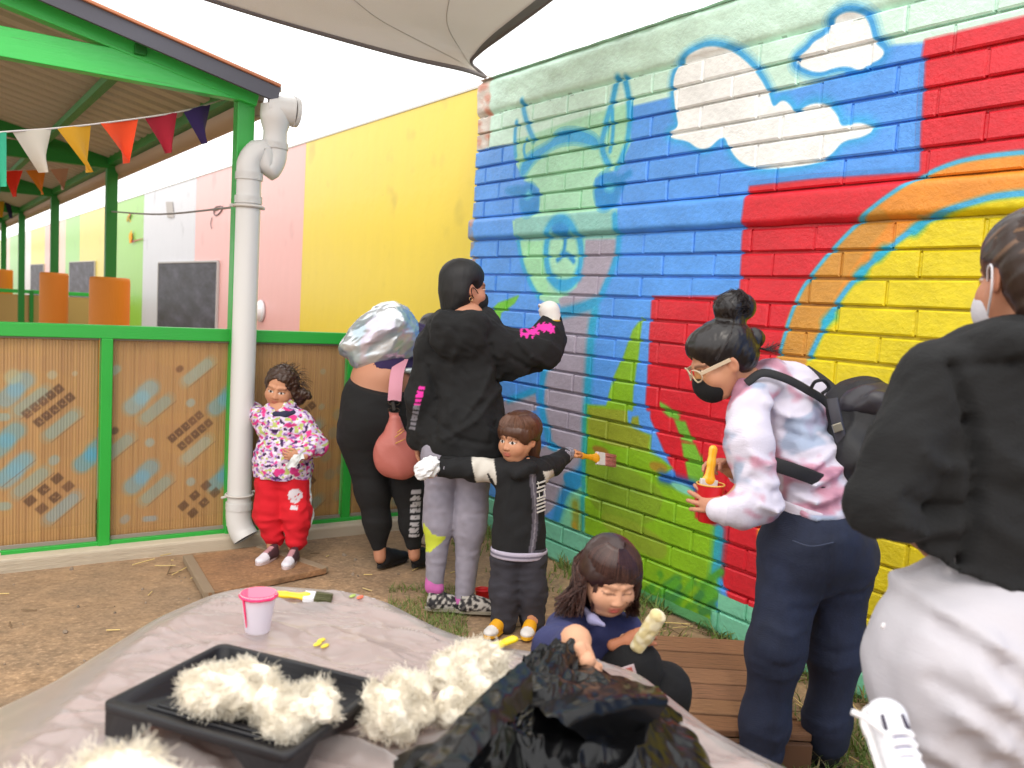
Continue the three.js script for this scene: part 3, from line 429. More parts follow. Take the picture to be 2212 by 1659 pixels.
// ---------------------------------------------------------------- shade sail tied to the wall corner
{ const K = V(XW + 0.02, 2.6, ZL + 0.08), sailM = mat('#b9ada0', 0.9, { transmission: 0.28, thickness: 0, bumpMap: cloth5, bumpScale: 0.001 }), hemM = mat('#6e6462', 0.85);
  const o = thing('shade_sail', 'grey beige shade sail stretched overhead to the corner of the wall', 'shade sail', K);
  const edge = (pts) => new THREE.CatmullRomCurve3([at(1048, 166, depthOf(K)), ...pts.map((q) => at(...q))], false, 'centripetal');
  const A = edge([[1000, 150, 4.75], [900, 128, 4.6], [680, 68, 4.2], [450, -2, 3.75], [200, -90, 3.35], [-200, -260, 2.9]]);
  const B = edge([[1018, 132, 4.8], [1036, 112, 4.72], [1090, 72, 4.5], [1195, -6, 4.2], [1420, -190, 3.7], [1700, -460, 3.3]]);
  const f = (s, t) => { const p = A.getPoint(t).lerp(B.getPoint(t), s); p.y -= -0.05 * Math.sin(Math.PI * s) * smooth(0, 0.5, t) - 0.010 * noise(s * 5, t * 7, 2) * t + 0.006 * Math.sin(s * 18 + t * 3) * (1 - t) * t; return p; };
  part('canopy', sheet(40, 60, f, (s, t) => [s * 3, t * 4]), sailM, o);
  part('hem', [sheet(1, 60, (s, t) => f(0, t).lerp(f(0.16, t), 0.12 * s * (1 - t * 0.6)).add(V(0, -0.006, 0))), taper(A.getPoints(30), [0.012, 0.012], 50, 6)], hemM, o);
  part('hem', [sheet(1, 60, (s, t) => f(1, t).lerp(f(0.84, t), 0.55 * s * (1 - t * 0.72)).add(V(0, -0.006, 0))), taper(B.getPoints(30), [0.012, 0.012], 50, 6)], hemM, o);
  for (const s of [0.36, 0.68]) part('seam', tube(Array.from({ length: 12 }, (_, i) => f(s, 0.05 + i / 12 * 0.95).add(V(0, -0.004, 0))), 0.002, 30, 4), mat('#a3988c', 0.9), o);
  part('tie_rope', tube([at(1046, 165, depthOf(K)), K, V(XW + 0.06, 2.58, ZL + 0.1)], 0.006, 6, 5), mat('#d8d6d2', 0.8), o); }

// ---------------------------------------------------------------- modelling of soft bodies: joined capsules and ellipsoids, meshed as one surface
class Blob {
  constructor(k = 0.02) { this.k = k; this.p = []; this.cuts = []; }
  // tapered capsule from a to b; o: c colour, k blend, n + s flattening along n, cut [point, normal]
  cap(a, b, ra, rb, o = {}) {
    const d = [b.x - a.x, b.y - a.y, b.z - a.z], R = Math.max(ra, rb) * Math.max(1, o.s || 1) + 0.001;
    this.p.push({ t: 0, a: [a.x, a.y, a.z], d, dd: d[0] ** 2 + d[1] ** 2 + d[2] ** 2 || 1e-9, ra, rb, lo: [Math.min(a.x, b.x) - R, Math.min(a.y, b.y) - R, Math.min(a.z, b.z) - R], hi: [Math.max(a.x, b.x) + R, Math.max(a.y, b.y) + R, Math.max(a.z, b.z) + R], ...o, nn: o.n && [o.n.x, o.n.y, o.n.z], ct: o.cut && [o.cut[0].x, o.cut[0].y, o.cut[0].z, o.cut[1].x, o.cut[1].y, o.cut[1].z] });
    return this;
  }
  chain(pts, radii, o = {}) { for (let i = 0; i < pts.length - 1; i++) this.cap(pts[i], pts[i + 1], radii[i], radii[i + 1], o); return this; }
  // ellipsoid with radii along the axes of basis B (Matrix3-like list of three vectors)
  ell(c, r, B, o = {}) {
    const R = Math.max(...r) + 0.001, ax = B || [V(1, 0, 0), V(0, 1, 0), V(0, 0, 1)];
    this.p.push({ t: 1, a: [c.x, c.y, c.z], r, B: ax.map((q) => [q.x, q.y, q.z]), lo: [c.x - R, c.y - R, c.z - R], hi: [c.x + R, c.y + R, c.z + R], ...o, ct: o.cut && [o.cut[0].x, o.cut[0].y, o.cut[0].z, o.cut[1].x, o.cut[1].y, o.cut[1].z] });
    return this;
  }
  d1(q, x, y, z) {
    let d;
    if (q.t === 0) {
      let px = x - q.a[0], py = y - q.a[1], pz = z - q.a[2];
      let t = (px * q.d[0] + py * q.d[1] + pz * q.d[2]) / q.dd; t = t < 0 ? 0 : t > 1 ? 1 : t;
      px -= t * q.d[0]; py -= t * q.d[1]; pz -= t * q.d[2];
      if (q.nn) { const e = (px * q.nn[0] + py * q.nn[1] + pz * q.nn[2]) * (1 / q.s - 1); px += q.nn[0] * e; py += q.nn[1] * e; pz += q.nn[2] * e; }
      d = Math.sqrt(px * px + py * py + pz * pz) - (q.ra + (q.rb - q.ra) * t);
      if (q.nn && q.s < 1) d *= 0.5 + 0.5 * q.s;
    } else {
      const px = x - q.a[0], py = y - q.a[1], pz = z - q.a[2]; let k0 = 0, k1 = 0;
      for (let i = 0; i < 3; i++) { const b = q.B[i], e = (px * b[0] + py * b[1] + pz * b[2]) / q.r[i]; k0 += e * e; k1 += (e / q.r[i]) ** 2; }
      k0 = Math.sqrt(k0); k1 = Math.sqrt(k1); d = k1 < 1e-9 ? -Math.min(...q.r) : k0 * (k0 - 1) / k1;
    }
    if (q.ct) { const e = (x - q.ct[0]) * q.ct[3] + (y - q.ct[1]) * q.ct[4] + (z - q.ct[2]) * q.ct[5]; if (e > d) d = e; }
    return d;
  }
  fold(x, y, z, list, skip) {
    let d = 1e3;
    for (const q of list) {
      if (q.sub || (skip && q.g === skip)) continue;
      const e = this.d1(q, x, y, z), k = q.k ?? this.k, h = k - Math.abs(d - e);
      d = Math.min(d, e) - (h > 0 ? h * h / (4 * k) : 0);
    }
    return d;
  }
  f(x, y, z, list = this.p) {
    let d;
    if (this.split) { const a = this.fold(x, y, z, list, 1), b = this.fold(x, y, z, list, 2), h = 0.008 - Math.abs(a - b); d = Math.min(a, b) - (h > 0 ? h * h / 0.032 : 0); }   // two legs that do not melt into each other
    else d = this.fold(x, y, z, list, 0);
    for (const q of list) if (q.sub) { const e = -this.d1(q, x, y, z), k = q.k ?? this.k, h = k - Math.abs(d - e); d = Math.max(d, e) + (h > 0 ? h * h / (4 * k) : 0); }
    for (const c of this.cuts) { const e = (x - c[0].x) * c[1].x + (y - c[0].y) * c[1].y + (z - c[0].z) * c[1].z; if (e > d) d = e; }
    d += this.inset || 0; if (this.disp && d < 0.05) d -= this.disp(x, y, z);
    return d;
  }
  hit(c, d, far) { let t = far; for (let i = 0; i < 40; i++) { const e = this.f(c.x + d.x * t, c.y + d.y * t, c.z + d.z * t); if (e < 0.0008) break; t -= Math.max(0.0006, e * 0.6); if (t < 0) break; } return c.clone().addScaledVector(d, Math.max(0, t)); }   // point of the surface met when coming in along -d
  legs(a, ra, b, rb, o = {}) { this.split = true; this.chain(a, ra, { ...o, g: 1 }); return this.chain(b, rb, { ...o, g: 2 }); }
  cut(p, n) { this.cuts.push([p, n]); return this; }
  mesh(h, color) {
    const lo = [1e9, 1e9, 1e9], hi = [-1e9, -1e9, -1e9];
    for (const q of this.p) if (!q.sub) for (let i = 0; i < 3; i++) { lo[i] = Math.min(lo[i], q.lo[i] - 0.03); hi[i] = Math.max(hi[i], q.hi[i] + 0.03); }
    const BS = 6, n = [0, 1, 2].map((i) => Math.ceil((hi[i] - lo[i]) / h / BS) * BS + 1), [nx, ny, nz] = n, F = new Float32Array(nx * ny * nz).fill(1);
    const at3 = (i, j, k) => (k * ny + j) * nx + i, half = BS * h * 0.5, rad = half * 1.74;
    for (let K = 0; K < nz - 1; K += BS) for (let J = 0; J < ny - 1; J += BS) for (let I = 0; I < nx - 1; I += BS) {
      const cx = lo[0] + I * h + half, cy = lo[1] + J * h + half, cz = lo[2] + K * h + half;
      const near = this.p.filter((q) => cx > q.lo[0] - rad - 0.06 && cx < q.hi[0] + rad + 0.06 && cy > q.lo[1] - rad - 0.06 && cy < q.hi[1] + rad + 0.06 && cz > q.lo[2] - rad - 0.06 && cz < q.hi[2] + rad + 0.06);
      if (!near.length) continue;
      const c = this.f(cx, cy, cz, near), skip = Math.abs(c) > rad * 1.6 + 0.03 && c > 0;
      for (let k = K; k <= K + BS; k++) for (let j = J; j <= J + BS; j++) for (let i = I; i <= I + BS; i++) F[at3(i, j, k)] = skip ? c : this.f(lo[0] + i * h, lo[1] + j * h, lo[2] + k * h, near);
    }
    const id = new Int32Array(nx * ny * nz).fill(-1), P = [], T = [];
    const co = []; for (let c = 0; c < 8; c++) co.push([c & 1, (c >> 1) & 1, c >> 2]);
    const ed = []; for (let a = 0; a < 8; a++) for (const b of [1, 2, 4]) if (!(a & b)) ed.push([a, a | b]);
    for (let k = 0; k < nz - 1; k++) for (let j = 0; j < ny - 1; j++) for (let i = 0; i < nx - 1; i++) {
      const base = at3(i, j, k), v = co.map(([a, b, c]) => F[base + a + b * nx + c * nx * ny]); let m = 0; for (let c = 0; c < 8; c++) if (v[c] < 0) m |= 1 << c;
      if (m === 0 || m === 255) continue;
      let x = 0, y = 0, z = 0, cnt = 0;
      for (const [a, b] of ed) if ((v[a] < 0) !== (v[b] < 0)) { const t = v[a] / (v[a] - v[b]); x += co[a][0] + t * (co[b][0] - co[a][0]); y += co[a][1] + t * (co[b][1] - co[a][1]); z += co[a][2] + t * (co[b][2] - co[a][2]); cnt++; }
      id[base] = P.length / 3; P.push(lo[0] + (i + x / cnt) * h, lo[1] + (j + y / cnt) * h, lo[2] + (k + z / cnt) * h);
    }
    const quad = (a, b, c, d, flip) => { if (a < 0 || b < 0 || c < 0 || d < 0) return; flip ? T.push(a, c, b, a, d, c) : T.push(a, b, c, a, c, d); };
    for (let k = 1; k < nz - 1; k++) for (let j = 1; j < ny - 1; j++) for (let i = 1; i < nx - 1; i++) {
      const o = at3(i, j, k), s = F[o] < 0, A = nx, Bk = nx * ny;
      if (s !== F[o + 1] < 0) quad(id[o - A - Bk], id[o - Bk], id[o], id[o - A], !s);
      if (s !== F[o + A] < 0) quad(id[o - 1 - Bk], id[o - 1], id[o], id[o - Bk], !s);
      if (s !== F[o + Bk] < 0) quad(id[o - 1 - A], id[o - A], id[o], id[o - 1], !s);
    }
    const g = new THREE.BufferGeometry(), N = P.length / 3, uv = new Float32Array(N * 2);
    for (let i = 0; i < N; i++) { const x = P[i * 3], y = P[i * 3 + 1], z = P[i * 3 + 2]; uv[i * 2] = (x * RH.x + z * RH.z) + 0.6 * (x * FH.x + z * FH.z); uv[i * 2 + 1] = y; }
    if (color !== false) {
      const Cc = new Float32Array(N * 3), has = this.p.some((q) => q.c);
      for (let i = 0; i < N; i++) {
        const x = P[i * 3], y = P[i * 3 + 1], z = P[i * 3 + 2]; let c = [1, 1, 1];
        if (has) { let w = 0, a = [0, 0, 0]; for (const q of this.p) if (q.c) { const k = Math.exp(-Math.max(-0.02, this.d1(q, x, y, z) * (q.sub ? -1 : 1)) / (q.soft || 0.004)); w += k; a[0] += q.c[0] * k; a[1] += q.c[1] * k; a[2] += q.c[2] * k; } c = w > 1e-12 ? a.map((v) => v / w) : this.p.find((q) => q.c).c; }
        if (color) c = color(V(x, y, z), c) || c;
        Cc.set(c, i * 3);
      }
      g.setAttribute('color', new THREE.BufferAttribute(Cc, 3));
    }
    g.setAttribute('position', new THREE.Float32BufferAttribute(P, 3)); g.setAttribute('uv', new THREE.BufferAttribute(uv, 2)); g.setIndex(T); g.computeVertexNormals();
    return g;
  }
}
const ridge = (x) => 1 - Math.abs(x) * 2;
// folds of cloth: ridged noise, stretched along a direction
function folds(amp, freq, along = UP, stretch = 0.35, off = 0) {
  const u = along.clone().normalize();
  return (x, y, z) => { const t = (x * u.x + y * u.y + z * u.z) * (stretch - 1), X = (x + u.x * t) * freq + off, Y = (y + u.y * t) * freq, Z = (z + u.z * t) * freq - off; const w = 0.5 * noise(X * 0.6 + 9, Y * 0.6, Z * 0.6); return 1.5 * amp * (ridge(noise(X + w, Y + w, Z)) * 0.7 - 0.35 + 0.45 * noise(X * 2 + 4, Y * 2, Z * 2)); };
}
// pressed creases and seams: lines seen from the camera's side, run through the cloth along the horizontal view direction; amp < 0 is a groove
function creases(list) {
  const S = []; for (const [pts, amp, w] of list) for (let i = 0; i < pts.length - 1; i++) { const a = pts[i], b = pts[i + 1]; S.push([a.dot(RH), a.y, b.dot(RH) - a.dot(RH), b.y - a.y, amp, w]); }
  return (x, y, z) => { const X = x * RH.x + z * RH.z; let o = 0; for (const [ax, ay, dx, dy, amp, w] of S) { let t = ((X - ax) * dx + (y - ay) * dy) / (dx * dx + dy * dy); const f = t < 0 || t > 1 ? Math.max(0, 1 - 4 * Math.abs(t - clamp(t))) : 1; t = clamp(t); const e = ((X - ax - t * dx) ** 2 + (y - ay - t * dy) ** 2) / (w * w); if (e < 6) o += amp * f * Math.exp(-e); } return o; };
}
const skinM = (o = {}) => mat(0xffffff, 0.5, { vertexColors: true, bumpMap: rep(grainTex, 30), bumpScale: 0.0006, sheen: 0.1, specularIntensity: 0.6, ...o });
const dyedM = (o = {}) => mat(0xffffff, 0.88, { vertexColors: true, bumpMap: cloth5, bumpScale: 0.0012, ...o });
const mix3 = (a, b, t) => [a[0] + (b[0] - a[0]) * t, a[1] + (b[1] - a[1]) * t, a[2] + (b[2] - a[2]) * t];
// frame of a head: c centre, fwd face direction, up; s = height chin to crown
function headFrame(c, fwd, up, s) {
  const z = fwd.clone().normalize(), x = up.clone().cross(z).normalize(), y = z.clone().cross(x).normalize();
  return { c, s, x, y, z, B: [x, y, z], P: (a, b, d) => c.clone().addScaledVector(x, a * s).addScaledVector(y, b * s).addScaledVector(z, d * s), L: (p) => { const q = p.clone().sub(c); return [q.dot(x) / s, q.dot(y) / s, q.dot(z) / s]; } };
}
// head with face, ears and neck as one surface; child = rounder skull and fuller cheeks
function headGeo(H, skin, o = {}) {
  const { s, P, B } = H, b = new Blob(0.05 * s), ch = o.child ? 1 : 0, r = (...q) => q.map((v) => v * s), lip = o.lip || mix3(skin, lin('#a84848'), 0.7);
  const ey0 = ch ? -0.005 : 0.03;
  b.ell(P(0, 0.14 + 0.02 * ch, -0.07), r(0.325 + 0.02 * ch, 0.35, 0.40), B, { c: skin });
  b.ell(P(0, -0.1, 0.10), r(0.265 + 0.02 * ch, 0.34 - 0.03 * ch, 0.29), B, { c: skin });
  b.ell(P(0, -0.36 + 0.02 * ch, 0.20), r(0.115, 0.10, 0.12), B, { c: skin, k: 0.14 * s });
  for (const e of [-1, 1]) {
    b.ell(P(e * 0.15, -0.14, 0.225), r(0.12 + 0.02 * ch, 0.12 + 0.02 * ch, 0.12), B, { c: mix3(skin, lin('#b0503c'), 0.10), k: 0.1 * s });
    b.cap(P(e * 0.06, 0.10, 0.345), P(e * 0.19, 0.105, 0.285), 0.035 * s, 0.03 * s, { c: skin, k: 0.07 * s });
    b.cap(P(e * 0.24, -0.1, 0.0), P(e * 0.13, -0.36, 0.16), 0.10 * s, 0.08 * s, { c: skin, k: 0.1 * s });
    b.ell(P(e * 0.345, -0.03, -0.04), r(0.03, 0.115, 0.07), [H.x.clone().addScaledVector(H.z, e * 0.35).normalize(), H.y, H.z.clone().addScaledVector(H.x, -e * 0.35).normalize()], { c: mix3(skin, lin('#b0503c'), 0.18), k: 0.02 * s });
    b.ell(P(e * 0.375, -0.03, -0.02), r(0.02, 0.06, 0.035), B, { sub: 1, k: 0.015 * s });
    b.ell(P(e * 0.135, ey0 + 0.005, 0.405), r(0.085, 0.05, 0.06), B, { sub: 1, k: 0.04 * s });
    b.ell(P(e * 0.13, ey0, 0.315), r(0.07, 0.045, 0.055), B, { c: skin, k: 0.01 * s });
    b.ell(P(e * 0.05, -0.135, 0.385), r(0.034, 0.028, 0.04), B, { c: skin, k: 0.02 * s });
  }
  b.cap(P(0, 0.04 - 0.03 * ch, 0.345), P(0, -0.105, 0.42 - 0.02 * ch), 0.03 * s, 0.042 * s, { c: skin, k: 0.05 * s });
  b.ell(P(0, -0.125, 0.425 - 0.02 * ch), r(0.045, 0.036, 0.04), B, { c: mix3(skin, lin('#b85a48'), 0.12), k: 0.02 * s });
  b.ell(P(0, -0.225, 0.36), r(0.085, 0.021, 0.035), B, { c: lip, k: 0.015 * s, soft: 0.0015 }); b.ell(P(0, -0.268, 0.355), r(0.075, 0.026, 0.036), B, { c: lip, k: 0.015 * s, soft: 0.0015 });
  if (o.open) b.ell(P(0, -0.245, 0.385), r(0.05, 0.012, 0.03), B, { sub: 1, k: 0.008 * s });
  const nr = (ch ? 0.15 : 0.19) * s, nk = o.neck || P(0, -0.72, -0.16); b.cap(P(0, -0.2, -0.1), nk, nr, nr * 1.08, { c: mix3(skin, [0, 0, 0], 0.0), k: 0.08 * s });
  const brow = o.brow || lin('#2a1a14');
  return b.mesh(o.cell || s * 0.0165, (p, c) => {
    const [x, y, z] = H.L(p), ax = Math.abs(x) - 0.13;
    if (z > 0.2) {
      const arch = ey0 + 0.088 + 0.02 * ch - ax * ax * 1.6; if (ax > -0.075 && ax < 0.095) c = mix3(c, brow, (ch ? 0.3 : 0.7) * smooth(0.03, 0.012, Math.abs(y - arch)));
      const ey = y - ey0; const inE = (ax / 0.068) ** 2 + (ey / (o.shut ? 0.012 : 0.028)) ** 2;
      if (!o.shut && inE < 1) c = Math.hypot(ax - (o.gaze || 0), ey) < 0.03 ? lin('#1c120e') : lin('#cfc4bb');
      else if (inE < 1.9 && ey > (o.shut ? -0.02 : 0.002)) c = mix3(c, lin('#2a1812'), ch ? 0.6 : 0.8);
      if (Math.hypot(Math.abs(x) - 0.035, (y + 0.16) * 1.5) < 0.016) c = mix3(c, lin('#5a2a20'), 0.8);
    }
    return c;
  });
}
// a hand: w wrist, f direction of the fingers, n out of the back of the hand, size = length wrist to fingertip; curl per joint in radians; thumb on side e
function handGeo(w, f, n, size, o = {}) {
  const b = new Blob(0.03 * size), F = f.clone().normalize(), S = F.clone().cross(n).normalize(), N = S.clone().cross(F).normalize(), e = o.side || 1, c = o.c || lin('#c58d6c');
  const p = (a, s2, d) => w.clone().addScaledVector(F, a * size).addScaledVector(S, s2 * size).addScaledVector(N, d * size);
  const curl = o.curl ?? 0.5, spread = o.spread ?? 0.12;
  b.cap(p(-0.3, 0, 0), p(0.05, 0, 0), 0.145 * size, 0.13 * size, { c, n: N, s: 0.8, k: 0.1 * size });
  b.ell(p(0.24, 0, 0), [0.28 * size, 0.215 * size, 0.105 * size], [F, S, N], { c, k: 0.08 * size });
  const L = [0.43, 0.48, 0.45, 0.36], off = [0.165, 0.055, -0.055, -0.16], base = [0.44, 0.47, 0.45, 0.41];
  for (let i = 0; i < 4; i++) {
    let q = p(base[i] - 0.06, e * off[i], 0.01), dir = F.clone().addScaledVector(S, e * (1.5 - i) * spread), ang = 0; const cu = Array.isArray(curl) ? curl[i] : curl;
    [0.45, 0.3, 0.25].forEach((k, j) => { ang += cu * (j ? 1 : 0.7); const d2 = dir.clone().multiplyScalar(Math.cos(ang)).addScaledVector(N, -Math.sin(ang)).normalize(), q2 = q.clone().addScaledVector(d2, L[i] * k * size + (j ? 0 : 0.06 * size)); b.cap(q, q2, (0.058 - j * 0.006) * size, (0.052 - j * 0.006) * size, { c: j === 2 ? mix3(c, lin('#d08a78'), 0.25) : c, k: 0.018 * size }); q = q2; });
  }
  const tc = o.thumb ?? 0.5, t0 = p(0.1, e * 0.12, -0.03), t1 = p(0.27, e * 0.28, -0.06 - 0.08 * tc), t2 = p(0.42, e * (0.31 - 0.1 * tc), -0.09 - 0.16 * tc), t3 = p(0.52, e * (0.31 - 0.2 * tc), -0.1 - 0.2 * tc);
  b.chain([t0, t1, t2, t3], [0.095 * size, 0.07 * size, 0.06 * size, 0.048 * size], { c, k: 0.04 * size });
  return b.mesh(o.cell || Math.max(0.0028, size * 0.024), o.color);
}
const strandsGeo = (list, seg = 6, rad = 4) => merge(list.map(([pts, r0, r1]) => taper(pts, [r0, r1], seg, rad)));
// shoe: heel on the ground, direction of the toe, length; upper and sole are parts
function shoe(parent, name, heel, dir, len, o) {
  const f = dir.clone().setY(0).normalize(), s = f.clone().cross(UP).normalize(), L = len, P = (a, b, c) => heel.clone().addScaledVector(f, a * L).addScaledVector(UP, b * L).addScaledVector(s, c * L);
  const b = new Blob(0.12 * L), c = o.c || [0.5, 0.5, 0.5];
  b.cap(P(0.16, 0.16, 0), P(0.14, 0.34, 0), 0.14 * L, 0.125 * L, { c, s: 0.85, n: s }); b.cap(P(0.18, 0.14, 0), P(0.5, 0.13, 0), 0.145 * L, 0.15 * L, { c }); b.cap(P(0.3, 0.27, 0), P(0.62, 0.14, 0), 0.11 * L, 0.12 * L, { c });
  b.ell(P(0.78, 0.11, 0), [0.22 * L, 0.1 * L, 0.165 * L], [f, UP, s], { c: o.toe || c }); b.cut(P(0, 0.05, 0), V(0, -1, 0)); b.cut(P(0, o.high || 0.4, 0), V(0, 1, 0));
  const up = part(name, b.mesh(L * 0.028, o.color && ((p, q) => { const d = p.clone().sub(heel); return o.color(d.dot(f) / L, d.y / L, d.dot(s) / L, q, p); })), dyedM({ roughness: o.rough ?? 0.6 }), parent, o.label);
  const sh = new THREE.Shape(); for (let i = 0; i <= 28; i++) { const t = i / 28 * 6.2832, a = 0.49 + 0.51 * Math.cos(t), w = (0.15 + 0.045 * Math.cos(t)) * Math.sin(t) * (1 - 0.1 * Math.exp(-((a - 0.45) ** 2) * 30)); const q = [a * L, w * L]; i ? sh.lineTo(...q) : sh.moveTo(...q); }
  const g = new THREE.ExtrudeGeometry(sh, { depth: 0.055 * L, bevelEnabled: true, bevelSize: 0.012 * L, bevelThickness: 0.012 * L, bevelSegments: 2, curveSegments: 4 });
  g.applyMatrix4(new THREE.Matrix4().makeBasis(f, s.clone().negate(), V(0, 1, 0)).setPosition(P(0, 0.012, 0))); part('sole', g, mat(o.sole || '#e8e6e2', 0.6), parent);
  if (o.laces) for (let i = 0; i < 4; i++) part('lace', taper([P(0.36 + i * 0.08, 0.27 - i * 0.022, -0.09), P(0.38 + i * 0.08, 0.315 - i * 0.033, 0), P(0.36 + i * 0.08, 0.27 - i * 0.022, 0.09)], [0.012 * L, 0.012 * L], 4, 5), mat(o.laces, 0.8), parent);
  return up;
}

// ---------------------------------------------------------------- table under a plastic sheet
const TH = 0.55, T = (u, v, h = TH) => onY(u, v, h);
const poly = [...[[335, 1345], [520, 1268], [795, 1288], [900, 1346], [985, 1384], [1120, 1414], [1345, 1440], [1555, 1608]].map((q) => { const p = T(...q); return [p.x, p.z]; }), [1.22, -0.7], [0.72, -0.45], [0.12, -0.62], [-0.02, -1.28]];
const sdPoly = (x, z) => { let d = 1e9, inside = false, nx = x, nz = z; for (let i = 0, j = poly.length - 1; i < poly.length; j = i++) { const [ax, az] = poly[i], [bx, bz] = poly[j], ex = bx - ax, ez = bz - az, t = clamp(((x - ax) * ex + (z - az) * ez) / (ex * ex + ez * ez)), qx = ax + t * ex, qz = az + t * ez, q = Math.hypot(x - qx, z - qz); if (q < d) { d = q; nx = qx; nz = qz; } if ((az > z) !== (bz > z) && x < (bx - ax) * (z - az) / (bz - az) + ax) inside = !inside; } return [inside ? -d : d, nx, nz]; };
{ const o = thing('low_table', 'low pinkish wooden table under the crinkled plastic sheet', 'table', V(0.6, 0, -1.3));
  const sh = new THREE.Shape(poly.map(([x, z]) => new THREE.Vector2(x, -z))), woodT = dataTex(512, (x, y) => { const a = tileNoise(x * 0.6, y * 3, 10, 3), b = tileNoise(x, y, 40, 2), k = 0.97 + a * 0.12 + b * 0.08; return [0.74 * k, 0.60 * k, 0.56 * k]; }, true);
  part('table_top', new THREE.ExtrudeGeometry(sh, { depth: 0.028, bevelEnabled: true, bevelSize: 0.006, bevelThickness: 0.006, bevelSegments: 2 }).rotateX(-Math.PI / 2).translate(0, TH - 0.04, 0), mat(0xffffff, 0.6, { map: woodT }), o);
  for (const [x, z] of [[0.66, -2.02], [1.15, -1.32], [0.12, -1.25], [0.72, -0.6]]) part('leg', taper([V(x, TH - 0.04, z), V(x, 0, z)], [0.028, 0.02], 2, 12), mat('#b9b4b0', 0.4, { metalness: 0.6 }), o);
  const c = thing('plastic_sheet', 'crinkled milky plastic sheet draped over the low table', 'plastic sheet', V(0.6, TH, -1.3)), N = 260;
  const wr = (x, z) => 0.016 * Math.pow(Math.max(0, ridge(noise((x + z) * 1.3 + 4, (x - z) * 6.5 + 1.5 * noise(x * 3, z * 3, 1), 7))), 2.5) + 0.009 * Math.pow(Math.max(0, ridge(noise((x * 0.9 + z * 1.2) * 3, (x - z * 0.7) * 15, 2))), 3) + 0.016 * ridge(noise(x * 2.6 + z * 1.4, z * 4.2 - x * 3, 3)) * 0.25 * smooth(-0.1, 0.6, noise(x * 2, z * 2, 9) + 0.3) + 0.004 * Math.pow(Math.max(0, ridge(noise(x * 9 + z * 6, z * 13 - x * 10, 6))), 2) + 0.0012 * noise(x * 30, z * 30, 2);
  const cx = 0.62, cz = -1.35, NA = 420, rim = Array.from({ length: NA }, (_, i) => { const an = i / NA * 6.28318, dx = Math.cos(an), dz = Math.sin(an); let lo = 0, hi = 3; for (let k = 0; k < 26; k++) { const m = (lo + hi) / 2; sdPoly(cx + dx * m, cz + dz * m)[0] < 0 ? lo = m : hi = m; } return lo; });
  const rimAt = (s) => { let w = 0; for (let k = -9; k <= 9; k++) w += rim[(Math.round(s * NA) + k + NA) % NA]; return w / 19; };
  const g = sheet(NA, 150, (s, t) => { const an = s * 6.28318, dx = Math.cos(an), dz = Math.sin(an), R = rimAt(s) + 0.008;
    if (t < 0.7) { const q = t / 0.7, x = cx + dx * R * q, z = cz + dz * R * q; return V(x, TH + 0.005 + wr(x, z) * smooth(1, 0.9, q), z); }
    const e = (t - 0.7) / 0.3 * 0.5, left = smooth(0.1, 0.8, -dx * 0.9 - dz * 0.25), out = e * (0.3 + 0.75 * left + 0.12 * noise(dx * 5, dz * 5, 1)) + 0.03 * Math.sin(an * 23 + 2 * Math.sin(an * 7)) * e + 0.012 * (1 - Math.exp(-e * 30)), x = cx + dx * (R + out), z = cz + dz * (R + out);
    return V(x, Math.max(0.012, TH + 0.005 - 1.1 * (e - 0.012 * (1 - Math.exp(-e * 60))) * (1 - 0.45 * left)), z); }, (s, t) => [s * 6, t * 2]);
  part('sheet', g, mat('#dcd4d0', 0.3, { transmission: 0.7, thickness: 0, ior: 1.4, clearcoat: 0.6, clearcoatRoughness: 0.2 }), c); }
